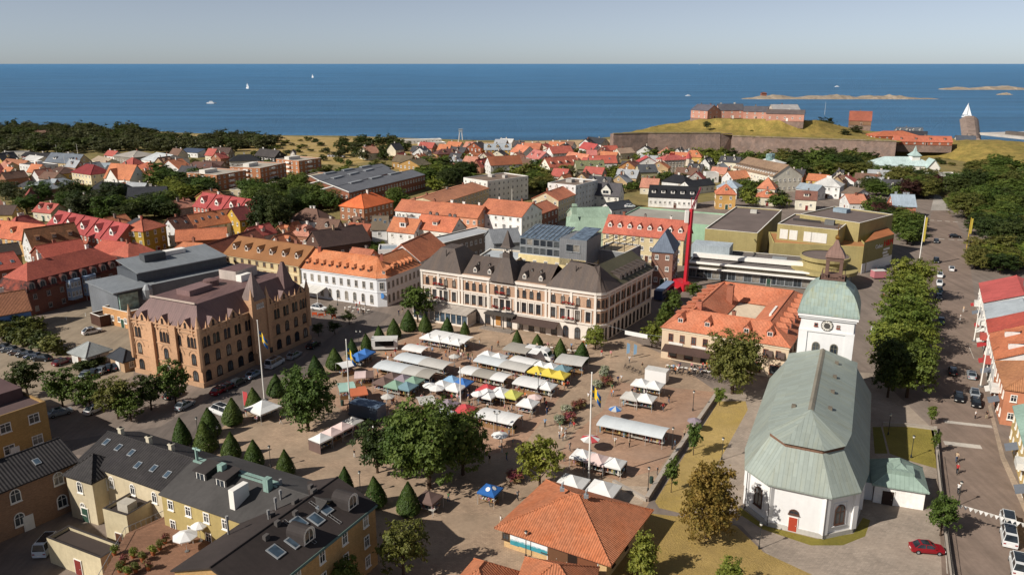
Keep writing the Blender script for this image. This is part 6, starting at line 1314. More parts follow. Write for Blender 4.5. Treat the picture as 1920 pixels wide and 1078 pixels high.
# a little hut and wall on the island
h_ = at2(1440, 185); T = thing('island_hut', 'small reddish hut on the bare island', 'hut', (h_.x, h_.y + 30, 0)); b = MB(); b.obox((h_.x, h_.y + 30), 0, 5, 4, 2, 9); b.face([(h_.x - 6, h_.y + 25, 9), (h_.x + 6, h_.y + 25, 9), (h_.x, h_.y + 30, 11)]); b.face([(h_.x + 6, h_.y + 35, 9), (h_.x - 6, h_.y + 35, 9), (h_.x, h_.y + 30, 11)]); b.build('hut', mat('plain', '#8a5a4a'), T, T.location)
# boats
HW = mat('paint', '#e6e4e0', .4)
def sailboat(label, x, y, htop, ang=0.0, grp='sailing boats at sea'):
    g = at2(x, y); H_ = hgt(x, htop, g); T = thing('sailboat', label, 'sailboat', (g.x, g.y, -.6), ang, grp); s = H_ / 16.0
    b = MB(); P = lambda t: (t * 5.5 * s, (1.5 * s) * (1 - t * t) ** .6 if abs(t) < 1 else 0)
    st = [P(-.9 + .2 * i) for i in range(10)]; up = [(x_, y_, 1.1 * s) for x_, y_ in st] + [(5.5 * s, 0, 1.3 * s)]
    pts = [(x_, y_) for x_, y_ in st] + [(5.5 * s, 0)] + [(x_, -y_) for x_, y_ in st[::-1]]; b.prism(pts, -.3, 1.2 * s); b.box(-2.5 * s, 1.5 * s, -.8 * s, .8 * s, 1.2 * s, 1.8 * s); b.build('hull', HW, T)
    b = MB(); b.tube((.5 * s, 0, 1.2 * s), (.5 * s, 0, 16 * s), .09 * s); b.tube((.5 * s, 0, 2.4 * s), (-4.6 * s, 0, 2.4 * s), .08 * s); b.build('mast', STEEL, T)
    sm = mat('plain', '#e8e6e2', .9, .03); b = MB()
    def sail(A, B, C, bel):
        A, B, C = Vector(A), Vector(B), Vector(C); n = 5
        for i in range(n):
            for j in range(n - i):
                f = lambda i_, j_: A + (B - A) * i_ / n + (C - A) * j_ / n + Vector((0, bel * math.sin(PI * i_ / n) * math.sin(PI * (j_ + .5) / (n + 1)), 0)); b.face([f(i, j), f(i + 1, j), f(i, j + 1)])
                if i + j < n - 1: b.face([f(i + 1, j), f(i + 1, j + 1), f(i, j + 1)])
    sail((.35 * s, 0, 2.5 * s), (-4.5 * s, .5 * s, 2.5 * s), (.35 * s, 0, 15.8 * s), .6 * s); b.build('mainsail', sm, T); b = MB(); sail((5.3 * s, 0, 1.4 * s), (1.0 * s, .4 * s, 2 * s), (.6 * s, 0, 13.5 * s), .5 * s); b.build('jib', sm, T)
    return T
sailboat('white sailing boat close to the breakwater', 1812, 219, 192, -.3); sailboat('white sailing boat far out at the left', 464, 166, 147.5, -.9); sailboat('tiny white sailing boat near the horizon', 586, 146, 138.5, -.5)
def motorboat(label, x, y, l, ang):
    g = at2(x, y); T = thing('motor_boat', label, 'boat', (g.x, g.y, -.6), ang, 'motor boats at sea'); b = MB(); b.prism([(-l / 2, -l * .14), (l * .25, -l * .14), (l / 2, 0), (l * .25, l * .14), (-l / 2, l * .14)], -.2, l * .12); b.build('hull', HW, T); b = MB(); b.box(-l * .25, l * .12, -l * .09, l * .09, l * .12, l * .26); b.build('cabin', mat('plain', '#c8cdd0'), T)
motorboat('small boat on the open sea at the left', 397, 194, 16, .1); motorboat('white boat left of the rock island', 1291, 180, 12, .2); motorboat('white boat with wake behind the rock island', 1570, 163, 14, .1); motorboat('faint ship on the horizon', 1312, 122.5, 60, 0)
# beach watch tower
g = at2(864, 263); T = thing('watch_tower', 'thin white lifeguard tower on the beach', 'tower', (g.x, g.y, 0)); b = MB()
for sx in (-1, 1):
    for sy in (-1, 1): b.tube((g.x + sx * 1.6, g.y + sy * 1.6, 0), (g.x + sx, g.y + sy, 7), .3)
b.build('frame', WHITE, T, T.location); b = MB(); b.obox(g, 0, 1.7, 1.7, 7, 9.5); b.obox(g, 0, 2.0, 2.0, 9.5, 9.8); b.build('cabin', mat('plain', '#8f9aa5'), T, T.location)
# ---------------------------------------------------------------- trees
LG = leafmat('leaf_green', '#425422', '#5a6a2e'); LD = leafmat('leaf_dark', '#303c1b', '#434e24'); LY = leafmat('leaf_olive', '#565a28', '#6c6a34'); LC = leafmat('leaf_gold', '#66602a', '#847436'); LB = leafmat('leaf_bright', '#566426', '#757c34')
LP = leafmat('leaf_purple', '#3a2420', '#4a2e26'); LK = leafmat('leaf_conifer', '#35491d', '#4a5c28'); LW = leafmat('leaf_wood', '#363e22', '#4c4e30'); BARK = mat('plain', '#4a3b2e', .95, .25)
def leaf(b, p, n, s, rr):
    t = n.cross(Vector((rr.uniform(-1, 1), rr.uniform(-1, 1), rr.uniform(-1, 1))))
    if t.length < 1e-3: return
    t.normalize(); q = n.cross(t).normalized(); l = s * rr.uniform(.7, 1.3); w_ = l * rr.uniform(.45, .75)
    k = len(b.v); b.v += [tuple(p - t * l * .5), tuple(p + q * w_ * .5 + n * l * .08), tuple(p + t * l * .5), tuple(p - q * w_ * .5 + n * l * .08)]; b.f.append((k, k + 1, k + 2, k + 3)); b.m.append(0)
def crown_mesh(seed, r, z0, z1, nl, s, lobes=16, droop=0.0, taper=0.0):
    rr = random.Random(seed); b = MB(); h = z1 - z0; zc = z0 + h * .5; L = []
    for i in range(lobes):
        a = i * 2.399 + rr.uniform(-.4, .4); t = (i + .5) / lobes; z = zc + (1 - 2 * t) * h * .36; ring = math.sqrt(max(.05, 1 - ((z - zc) / (h * .5)) ** 2)) * (1 - taper * (z - z0) / h)
        d = r * .68 * ring * rr.uniform(.5, 1.12); L.append((Vector((d * math.cos(a), d * math.sin(a), z + rr.uniform(-.05, .05) * h)), r * rr.uniform(.24, .5) * (1 - taper * .5 * (z - z0) / h)))
    L.append((Vector((0, 0, zc)), r * .5))
    tot = sum(q[1] ** 2 for q in L)
    for c, lr in L:
        m = int(nl * lr * lr / tot); per = 16; nc = max(4, m // per)
        for k in range(nc):
            d = Vector((rr.gauss(0, 1), rr.gauss(0, 1), rr.gauss(0, 1) + .3)).normalized(); rad = lr * (rr.uniform(.8, 1.18) if rr.random() < .82 else rr.uniform(.3, .75)); cc = c + Vector((d.x, d.y, d.z * .85)) * rad; sg = max(s * .55, lr * .15)
            for _ in range(m // nc + 1):
                p = cc + Vector((rr.gauss(0, sg), rr.gauss(0, sg), rr.gauss(0, sg * .6)))
                if p.z < z0 * .8: continue
                n = (d * .7 + Vector((rr.uniform(-.6, .6), rr.uniform(-.6, .6), rr.uniform(-.1, .9) - droop))).normalized(); leaf(b, p, n, s, rr)
    return b.mesh('crown', LG, uv=False)
def trunk_mesh(seed, h, z0, r0, r):
    rr = random.Random(seed); b = MB(); b.tube((0, 0, -.2), (rr.uniform(-.1, .1), rr.uniform(-.1, .1), z0 + (h - z0) * .35), r0, r0 * .55, n=7)
    for i in range(5):
        a = i * 1.3 + rr.random(); zz = z0 * .7 + (h - z0) * .12 * (i % 3); b.tube((0, 0, zz), (math.cos(a) * r * .55, math.sin(a) * r * .55, zz + (h - z0) * rr.uniform(.25, .45)), r0 * .4, r0 * .12, n=5)
    return b.mesh('trunk', BARK)
def topiary_mesh(seed):
    rr = random.Random(seed); b = MB()
    prof = [(0, .6), (.07, .92), (.18, 1.0), (.4, .84), (.65, .56), (.85, .27), (1, .03)]
    for i in range(3400):
        t = rr.random() ** 1.15; 
        for (t0, r0), (t1, r1) in zip(prof, prof[1:]):
            if t0 <= t <= t1: rad = r0 + (r1 - r0) * (t - t0) / (t1 - t0); break
        a = rr.random() * 2 * PI; rad *= 1.5 * rr.uniform(.86, 1.06); n = Vector((math.cos(a), math.sin(a), .35 + rr.uniform(-.5, .5))).normalized(); leaf(b, Vector((math.cos(a) * rad, math.sin(a) * rad, .25 + 4.6 * t)), n, .34, rr)
    return b.mesh('crown', LK, uv=False)
PR = {}   # kind -> list of (crown, trunk, radius, height)
PR['mid'] = [(crown_mesh(s, 3.6, 2.0, 8.6, 3000, .55), trunk_mesh(s, 8.6, 2.2, .24, 3.4), 3.6, 8.6) for s in (1, 2, 3, 4)]
PR['big'] = [(crown_mesh(s, 6.6, 2.6, 13.4, 9500, .62, 26), trunk_mesh(s, 13, 3, .42, 6), 6.6, 13.4) for s in (11, 12)]
PR['small'] = [(crown_mesh(s, 1.7, 1.6, 5.0, 900, .42, 9), trunk_mesh(s, 5, 1.8, .1, 1.5), 1.7, 5.0) for s in (21, 22, 23)]
PR['bush'] = [(crown_mesh(s, 2.2, .1, 2.8, 1000, .5, 9), trunk_mesh(s, 2.6, .5, .1, 1.4), 2.2, 2.8) for s in (31, 32)]
PR['cone'] = [(topiary_mesh(s), trunk_mesh(s, 1.6, .5, .12, .4), 1.5, 4.9) for s in (41, 42)]
PR['far'] = [(crown_mesh(s, 4.2, .6, 7.6, 1300, .85, 14), trunk_mesh(s, 7, 1.5, .25, 3.4), 4.2, 7.6) for s in (51, 52, 53)]
PR['lite'] = [(crown_mesh(s, 4.2, .6, 7.6, 620, 1.15, 13), None, 4.2, 7.6) for s in (81, 82, 83)]
PR['tall'] = [(crown_mesh(s, 3.6, .7, 9.5, 3600, .55, 20, taper=.5), trunk_mesh(s, 9, 1.2, .25, 3), 3.6, 9.5) for s in (61, 62)]
PR['weep'] = [(crown_mesh(s, 5.2, .6, 11.5, 9000, .5, 30, droop=.6, taper=.35), trunk_mesh(s, 11, 1.5, .4, 4), 5.2, 11.5) for s in (71,)]
TREES = []
def tree(label, x, y, rad, h, kind='mid', lm=None, group=None, z=0.0, name='tree', xy=None):
    cr, tr, r0, h0 = R.choice(PR[kind]); g = xy or at2(x, y, z); T = thing(name, label, 'tree' if name != 'bush' else 'bush', (g[0], g[1], z), R.uniform(0, 6.28), group)
    T.scale = (rad / r0, rad / r0 * R.uniform(.93, 1.07), h / h0); c = link('crown', cr, T); link('trunk', tr, T); c.material_slots[0].link = 'OBJECT'; c.material_slots[0].material = lm or LG
    TREES.append((g[0], g[1], rad)); return T
def tpx(label, x, ytop, ybase, wpx, kind='mid', lm=None, group=None):
    g = at2(x, ybase); d = g.y * math.cos(PITCH) + CAMH * math.sin(PITCH); return tree(label, x, ybase, wpx * .5 * d / FPX, hgt(x, ytop, g), kind, lm, group)
# clipped cones round the square
OW = 'first second third fourth fifth sixth seventh eighth ninth tenth eleventh twelfth'.split()
CONES = [OW[i] + ' from the left in the near row' for i in range(9)] + [OW[i] + ' from the near end of the street row' for i in range(11)] + [OW[i] + ' from the left before the hotel' for i in range(7)]
for i, (x, yt, yb) in enumerate([(343, 783, 838), (388, 790, 850), (394, 765, 822), (434, 812, 863), (477, 825, 879), (536, 843, 896), (646, 875, 931), (706, 891, 953), (766, 905, 968), (436, 745, 799), (478, 725, 774), (518, 700, 746), (556, 682, 722), (594, 667, 712), (628, 650, 695), (661, 635, 677), (688, 624, 661), (712, 609, 647), (739, 597, 637), (766, 582, 624), (798, 588, 626), (838, 594, 632), (872, 603, 632), (970, 620, 657), (1008, 627, 654), (1050, 635, 675), (1090, 641, 682)]):
    g = at2(x, yb - 4); h = hgt(x, yt, g); ct = tree('clipped cone-shaped tree edging the market square, ' + CONES[i], x, yb - 4, max(1.25, min(1.9, h * .34)) * R.uniform(.9, 1.14), h * R.uniform(.95, 1.05), 'cone', LK, 'clipped cone trees round the square'); ct.rotation_euler = (R.uniform(-.05, .05), R.uniform(-.05, .05), R.uniform(0, 6))
# trees one can point to
tpx('dark leafy tree at the left of the big clump on the square', 708, 792, 886, 78, 'mid', LD, 'trees on the square')
tpx('largest tree of the clump in the middle of the square', 805, 758, 915, 150, 'big', LG, 'trees on the square')
tpx('tree at the right of the big clump on the square', 868, 775, 890, 105, 'big', LG, 'trees on the square')
tpx('tree at the back of the big clump on the square', 762, 778, 898, 112, 'big', LG, 'trees on the square')
tpx('dense tree in front of the white market canopy', 578, 697, 808, 104, 'big', LG, 'trees on the square')
tpx('single leafy tree above the orange pavilion', 1012, 822, 912, 80, 'mid', LB, 'trees on the square')
tpx('large tree before the ochre courtyard block', 1373, 626, 738, 108, 'big', LY, 'trees on the square')
tpx('small tree at the right corner of the hotel', 1116, 614, 656, 46, 'mid', LB, 'trees on the square'); tpx('small tree between the hotel and the courtyard block', 1222, 606, 652, 38, 'mid', LB, 'trees on the square')
tpx('round tree at the left corner of the hotel', 783, 538, 604, 62, 'mid', LG, 'trees on the square')
tpx('foreground bushy tree right of the black-roofed house', 757, 975, 1085, 92, 'mid', LY, 'foreground trees'); tpx('treetop at the bottom edge left of the square', 645, 1048, 1130, 70, 'mid', LG, 'foreground trees')
tpx('large olive-yellow weeping beech beside the church', 1325, 862, 1008, 122, 'weep', LC, 'churchyard trees')
tpx('tall dark green bush with bright top on the churchyard lawn', 1204, 995, 1082, 64, 'tall', LB, 'churchyard trees'); tpx('yellow-green bush at the bottom edge by the lawn', 1368, 1046, 1110, 66, 'tall', LB, 'churchyard trees')
tpx('young tree on the lawn by the square wall, farther one', 1300, 794, 853, 32, 'small', LG, 'churchyard trees'); tpx('young tree on the lawn by the square wall, nearer one', 1258, 858, 923, 30, 'small', LG, 'churchyard trees')
tpx('slim sapling at the corner of the square lawn', 1349, 728, 760, 26, 'small', LB, 'churchyard trees')
tpx('round tree beside the parked red car', 1763, 930, 1004, 62, 'mid', LG, 'churchyard trees'); tpx('sapling on the strip of lawn by the street', 1746, 760, 795, 20, 'small', LB, 'churchyard trees'); tpx('sapling beside the street fence', 1752, 806, 850, 18, 'small', LG, 'churchyard trees')
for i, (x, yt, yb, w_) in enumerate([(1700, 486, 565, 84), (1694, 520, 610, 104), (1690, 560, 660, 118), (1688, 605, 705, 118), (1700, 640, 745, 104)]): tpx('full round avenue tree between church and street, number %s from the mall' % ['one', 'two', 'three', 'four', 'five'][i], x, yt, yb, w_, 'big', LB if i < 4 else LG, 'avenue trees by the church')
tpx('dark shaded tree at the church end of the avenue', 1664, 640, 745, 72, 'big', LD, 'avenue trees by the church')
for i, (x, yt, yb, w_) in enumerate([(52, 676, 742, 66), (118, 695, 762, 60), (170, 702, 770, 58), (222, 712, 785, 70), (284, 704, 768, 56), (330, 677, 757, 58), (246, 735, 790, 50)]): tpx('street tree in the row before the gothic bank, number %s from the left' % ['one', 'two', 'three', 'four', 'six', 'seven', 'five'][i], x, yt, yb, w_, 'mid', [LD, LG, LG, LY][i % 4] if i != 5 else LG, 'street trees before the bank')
for i, (x, y) in enumerate([(8, 640), (30, 640), (55, 648), (78, 655), (102, 662), (20, 626), (60, 626)]): tree('rounded shrub in the hedge row of the car park, ' + ['first in front', 'second in front', 'third in front', 'fourth in front', 'fifth in front', 'left one behind', 'right one behind'][i], x, y, 3.4, 4.0, 'bush', LD if i % 2 else LY, 'car park hedge shrubs', name='bush')
for i, (x, y) in enumerate([(150, 695), (162, 691), (174, 687), (186, 682)]): tree('low hedge shrub before the parked cars by the bank, %s from the left' % OW[i], x, y, 2.0, 1.7, 'bush', LD, 'hedge beside the bank', name='bush')
for x, yt, yb, w_ in [(1262, 545, 592, 34), (1248, 566, 610, 30), (1240, 585, 622, 28), (1300, 530, 560, 30)]: tpx('small street tree in the shaded lane beside the hotel, ' + {1262: 'second nearest the mall', 1248: 'third from the mall', 1240: 'nearest the square', 1300: 'nearest the mall'}[x], x, yt, yb, w_, 'mid', LG, 'trees in the shaded lane')
for x, y in [(622, 590), (655, 600), (597, 622), (628, 618)]: tpx('flat-topped young plane tree beside the gothic bank, ' + {622: 'back left', 655: 'back right', 597: 'front left', 628: 'front right'}[x], x, y - 16, y + 8, 26, 'small', LD, 'young plane trees by the bank')
for x, y in [(1255, 1010), (470, 590)]: pass
def inside(x, y, poly):
    c = False; n = len(poly)
    for i in range(n):
        (x0, y0), (x1, y1) = poly[i], poly[i - 1]
        if (y0 > y) != (y1 > y) and x < (x1 - x0) * (y - y0) / (y1 - y0) + x0: c = not c
    return c
def free(p, r):
    for a, u, n, L, D in FOOT:
        d = p - a; s, t = d.dot(u), d.dot(n)
        if -r < s < L + r and -r < t < D + r: return False
    return True
def plant(label, group, poly, n, r0, r1, hk=1.5, kinds=('far',), mats=(LG,), mind=.9, name='tree', clear=.55):
    xs = [p[0] for p in poly]; ys = [p[1] for p in poly]; k = 0; tries = 0; mine = []
    W_p = [at2(*p) for p in poly]; X0, X1, Y0, Y1 = min(p.x for p in W_p), max(p.x for p in W_p), min(p.y for p in W_p), max(p.y for p in W_p); Pp = [(p.x, p.y) for p in W_p]
    while k < n and tries < n * 40:
        tries += 1; p = Vector((R.uniform(X0, X1), R.uniform(Y0, Y1)))
        if not inside(p.x, p.y, Pp): continue
        r = R.uniform(r0, r1)
        if not free(p, r * clear) or any((p.x - q[0]) ** 2 + (p.y - q[1]) ** 2 < (mind * r) ** 2 for q in mine): continue
        mine.append((p.x, p.y)); QUEUE.append((label, r, r * hk * R.uniform(.85, 1.2), R.choice(kinds), R.choice(mats), group, name, (p.x, p.y))); k += 1
PL = plant; QUEUE = []
for k, (x, y, z) in enumerate(((1232, 243, 15.6), (1262, 240, 16.8), (1290, 236, 18.2), (1366, 242, 16.8), (1388, 235, 19), (1440, 242, 16.4), (1466, 238, 18), (1498, 243, 16.2), (1340, 232, 19.8), (1410, 248, 15))): tree('olive scrub bush on the dry fortress slope, %s from the left' % OW[(0, 1, 2, 4, 5, 7, 8, 9, 3, 6)[k]], x, y, R.uniform(2.2, 4), R.uniform(1.4, 2.2), 'bush', LY if k % 2 else LW, 'scrub on the fortress slope', z - .3, 'bush')
PL('low bush on the dune grass behind the beach', 'bushes on the dunes', [(430, 266), (560, 262), (690, 272), (780, 275), (760, 292), (640, 300), (540, 300), (450, 290)], 46, 2.2, 4.4, .75, ('bush',), (LD, LY, LW), 1.0, 'bush')
PL('dark pine among the houses by the dunes', 'pines by the dunes', [(630, 272), (760, 268), (780, 290), (700, 305), (630, 300)], 34, 3.5, 5.5, 1.5, ('far',), (LW, LD), .8)
PL('tall dark garden tree below the far left villas', 'garden trees of the left villas', [(70, 378), (240, 385), (330, 395), (330, 410), (230, 425), (90, 418), (40, 400), (0, 385), (0, 372)], 30, 4.5, 6.8, 1.6, ('big', 'mid'), (LD, LG, LW), .8)
PL('leafy garden tree left of the brick flats', 'garden trees left of the flats', [(280, 335), (330, 335), (420, 345), (420, 372), (350, 382), (290, 362)], 22, 4.5, 6.5, 1.4, ('big', 'mid'), (LG, LD, LB), .8)
PL('large dense tree in the belt before the brick halls', 'tree belt before the brick halls', [(465, 372), (560, 366), (600, 372), (640, 392), (630, 402), (590, 398), (540, 408), (470, 392)], 26, 5.0, 7.0, 1.5, ('big',), (LG, LD, LG), .8)
for x, yb in ((497, 446), (523, 449), (510, 436)): tpx('very dark tall tree beside the white villa, ' + {497: 'left', 523: 'right', 510: 'middle'}[x], x, yb - 78, yb, 62, 'big', LD, 'dark trees beside the white villa')
PL('garden tree behind the white villa', 'garden trees mid left', [(640, 420), (760, 392), (740, 376), (700, 410)], 6, 3.5, 5, 1.5, ('mid',), (LG,), .9)
tpx('round tree right of the orange hipped brick house', 744, 354, 392, 40, 'big', LG)
PL('green tree in the gardens before the beach houses', 'garden trees middle', [(780, 322), (870, 300), (910, 312), (890, 330), (860, 352), (800, 366), (775, 345)], 34, 3.8, 6.2, 1.3, ('big', 'mid'), (LG, LD, LB), .8)
PL('garden tree between the two apartment blocks', 'garden trees between the flats', [(925, 345), (985, 325), (1060, 322), (1100, 328), (1040, 340), (1010, 365), (990, 376), (940, 372)], 34, 3.2, 5.6, 1.35, ('mid', 'big'), (LG, LB, LY, LD), .8)
PL('green tree at the foot of the fortress wall', 'trees below the fortress', [(1205, 292), (1290, 292), (1400, 300), (1400, 312), (1330, 316), (1290, 305), (1210, 300)], 24, 4.0, 6.2, 1.25, ('big', 'far'), (LG, LB, LD), .85)
PL('park tree right of the cream institution', 'trees behind the institution', [(1395, 300), (1540, 300), (1540, 335), (1490, 340), (1470, 315), (1400, 308)], 30, 4.2, 6.6, 1.3, ('big', 'far'), (LD, LG, LY), .8)
PL('park tree before the right rampart wall', 'trees before the right rampart', [(1500, 305), (1620, 300), (1640, 320), (1630, 340), (1540, 332)], 26, 5, 7.5, 1.3, ('big',), (LG, LY, LD), .8)
PL('copper-dark park tree before the society house', 'trees before the society house', [(1600, 345), (1650, 340), (1760, 345), (1745, 372), (1690, 375), (1640, 368)], 26, 5, 7.4, 1.35, ('big',), (LY, LG, LP, LG, LG, LD), .75)
PL('large park tree on the right slope', 'park trees on the right', [(1790, 330), (1940, 318), (1980, 420), (1930, 470), (1880, 478), (1830, 440), (1800, 400), (1775, 365)], 64, 5.5, 8.2, 1.3, ('big',), (LG, LD, LY, LG), .7)
PL('park tree above the red-roofed street houses', 'trees above the right street houses', [(1815, 470), (1860, 480), (1940, 490), (1960, 515), (1870, 520), (1828, 512)], 16, 3.8, 5.5, 1.3, ('big', 'mid'), (LB, LD, LY), .8)
PL('tree beside the mall and the park street', 'trees beside the mall', [(1600, 385), (1668, 395), (1725, 425), (1722, 455), (1700, 470), (1678, 440), (1640, 420)], 22, 3.6, 5.4, 1.35, ('big', 'mid'), (LD, LG, LP), .8)
PL('tree in the gardens behind the mall', 'trees behind the mall', [(1385, 360), (1420, 345), (1480, 385), (1490, 392), (1385, 388)], 18, 3.6, 5.4, 1.35, ('big', 'mid'), (LG, LD, LB), .8)
PL('garden tree below the ochre and slate houses', 'garden trees below the fortress', [(1135, 325), (1330, 322), (1330, 352), (1230, 345), (1150, 378), (1120, 350)], 30, 2.6, 4.4, 1.25, ('mid', 'far'), (LG, LB, LD, LY), .9)
PL('shrub in the gardens between the far houses', 'shrubs between the far houses', [(0, 300), (400, 305), (700, 300), (1100, 285), (1250, 300), (1180, 350), (900, 330), (780, 350), (560, 345), (300, 340), (0, 340)], 130, 1.8, 3.4, 1.15, ('far', 'bush'), (LG, LD, LB, LY), 1.0, 'bush')
PL('green shrub in the yards behind the corner house', 'shrubs behind the corner house', [(600, 470), (690, 450), (720, 465), (700, 485), (640, 482)], 14, 1.8, 3.0, 1.2, ('bush', 'mid'), (LB, LG), .9, 'bush')
PL('dark scrub bush on the fortress slope', 'scrub on the shore hill', [(1690, 298), (1780, 302), (1900, 310), (1900, 320), (1780, 312)], 10, 2, 3.5, .8, ('bush',), (LY, LD), .9, 'bush')
for x, y, z, rd in ((1545, 243, 14, 7), (1560, 246, 13, 5), (1535, 250, 13, 4.5), (1605, 252, 12.5, 5), (1585, 256, 12.5, 4), (1325, 240, 18, 3.5), (1420, 240, 17, 3)): tree('dark tree growing on the fortress bastion, %s' % {1545: 'tallest', 1560: 'right of the tallest', 1535: 'left of the tallest', 1605: 'before the barn', 1585: 'left of the barn', 1325: 'far left on the slope', 1420: 'mid slope'}[x], x, y, rd, rd * 1.3, 'far', LW, 'trees on the fortress', z)
PL('dark windblown tree in the wood behind the beach, left', 'wood behind the beach', [(-20, 243), (120, 243), (240, 246), (300, 252), (350, 266), (420, 262), (520, 268), (500, 282), (380, 292), (250, 286), (120, 290), (-20, 287)], 330, 4.2, 7.0, 1.25, ('far',), (LW, LW, LD), .6)

# the largest to the eye stay single trees; what lies beyond reads as one mass of greenery
LONG = 0
def ordinal(n): return ('first second third fourth fifth sixth seventh eighth ninth tenth eleventh twelfth'.split() + ['%dth' % i for i in range(13, 21)] + [('%d' % i) + {1: 'st', 2: 'nd', 3: 'rd'}.get(i % 10, 'th') for i in range(21, 400)])[n]
big = sorted(QUEUE, key=lambda q: -q[1] * q[2] / (q[7][0] ** 2 + q[7][1] ** 2)); ntree = nbush = 0; rest = []; keep = []
for q in big:
    if q[5] == 'wood behind the beach': rest.append(q); continue
    if q[6] == 'tree' and ntree < 205: ntree += 1; keep.append(q)
    elif q[6] == 'bush' and nbush < 150: nbush += 1; keep.append(q)
    else: rest.append(q)
for g_ in sorted({q[5] for q in keep}):
    m_ = sorted([q for q in keep if q[5] == g_], key=lambda q: q[7][0] / q[7][1])
    for k_, q in enumerate(m_): tree(q[0] + (', %s from the left' % ordinal(k_) if len(m_) > 1 else ''), 0, 0, q[1], q[2], q[3], q[4], g_, name=q[6], xy=q[7])
import numpy as np
def merge(name, label, cat, items):
    V = []; Fm = []; mats = []; nv = 0; Fs = []
    for q in items:
        cr, _, r0, h0 = R.choice(PR['lite']); me = cr; a = np.empty(len(me.vertices) * 3, dtype=np.float32); me.vertices.foreach_get('co', a); a = a.reshape(-1, 3).copy(); th = R.uniform(0, 6.28); c_, s_ = math.cos(th), math.sin(th); sx, sz = q[1] / r0, q[2] / h0
        x, y = a[:, 0] * sx, a[:, 1] * sx; V.append(np.stack([x * c_ - y * s_ + q[7][0], x * s_ + y * c_ + q[7][1], a[:, 2] * sz], 1)); k = len(a) // 4
        if q[4] not in mats: mats.append(q[4])
        Fm.append(np.full(k, mats.index(q[4]))); nv += len(a)
    V = np.concatenate(V); Fm = np.concatenate(Fm); me = bpy.data.meshes.new(name); nf = nv // 4; me.vertices.add(nv); me.vertices.foreach_set('co', V.astype(np.float32).ravel()); me.loops.add(nv); me.loops.foreach_set('vertex_index', np.arange(nv, dtype=np.int32)); me.polygons.add(nf); me.polygons.foreach_set('loop_start', np.arange(0, nv, 4, dtype=np.int32)); me.polygons.foreach_set('loop_total', np.full(nf, 4, dtype=np.int32))
    for m in mats: me.materials.append(m)
    me.polygons.foreach_set('material_index', Fm.astype(np.int32)); me.update(); me.validate(); return tag(link(name, me), label, cat, None, 'stuff')
merge('coastal_wood', 'dark windblown wood behind the beach at the left', 'wood', [q for q in rest if q[5] == 'wood behind the beach'])
merge('distant_greenery', 'small trees and shrubs between the far houses', 'greenery', [q for q in rest if q[5] != 'wood behind the beach'])
# ---------------------------------------------------------------- market stalls
HA, HB_ = at2(789, 503, 12.6), at2(1119, 548, 12.6); MANG = math.atan2((HB_ - HA).y, (HB_ - HA).x)
CLOTH = {k: mat('plain', v, .9, .07) for k, v in dict(white='#d8d6d2', grey='#b9b5ae', dgrey='#9c968c', blue='#3f6fb0', navy='#3c5a85', sky='#86a8c4', mint='#9ab8ac', green='#7f9a86', teal='#6f8a92', brown='#6b5750', mauve='#8a7d84', red='#b8484a', yellow='#cfb94e', lime='#bdbb62', orange='#bd6a48', pink='#d0b8b2', dark='#3d4654', royal='#2a5fa0', lblue='#c8cccd').items()}
POLE = mat('plain', '#b5b2ad', .5, .1); GD = [mat('flat', c) for c in ('#7a3a36', '#c9c4bb', '#39445c', '#a8955a', '#4a5a40', '#8f6048', '#23211f', '#a5808c', '#7890a0', '#857060')]
_G = {}
def goods_mesh(w, kind, seed):
    key = (round(w * 2) / 2, kind, seed % 4)
    if key in _G: return _G[key]
    rr = random.Random(seed % 4 + len(kind) * 10); b = MB(); w = key[0]; n = max(4, int(w * 7))
    for i in range(n):
        x = -w / 2 + w * (i + .5) / n; m = rr.randrange(10)
        if kind == 'clothes':
            z1 = 1.75; z0 = z1 - rr.uniform(.6, 1.35); y = rr.uniform(-1.25, -.5)
            if rr.random() < .72: b.box(x - .09, x + rr.uniform(.04, .2), y - .05, y, z0, z1 - rr.uniform(0, .3), m)
            if rr.random() < .5: b.box(x - .12, x + .12, .2, .7, .9, 1.0 + rr.uniform(0, .3), rr.randrange(10))
        else:
            for y in (-.9, -.45, 0): b.box(x - .1, x + .1, y - .17, y + .17, .86, .92 + rr.uniform(.02, .25), m if rr.random() < .6 else rr.randrange(10))
    if kind == 'clothes': b.tube((-w / 2, -.88, 1.78), (w / 2, -.88, 1.78), .03, m=6)
    _G[key] = b.mesh('goods', GD, uv=False); return _G[key]
MSP = []
def under(T, w, d, kind, seed):
    b = MB(); b.box(-w / 2 + .1, w / 2 - .1, -1.1, .3, .74, .84); 
    for sx in (-1, 1):
        for y in (-1.0, .2): b.box(sx * (w / 2 - .2) - .03, sx * (w / 2 - .2) + .03, y - .03, y + .03, 0, .74)
    link('table', b.mesh('table', mat('plain', ['#8a6b4a', '#b5b0a6', '#5c5a58'][seed % 3]), uv=False), T)
    tag(link('goods', goods_mesh(w - .3, kind, seed), T), kind='stuff')
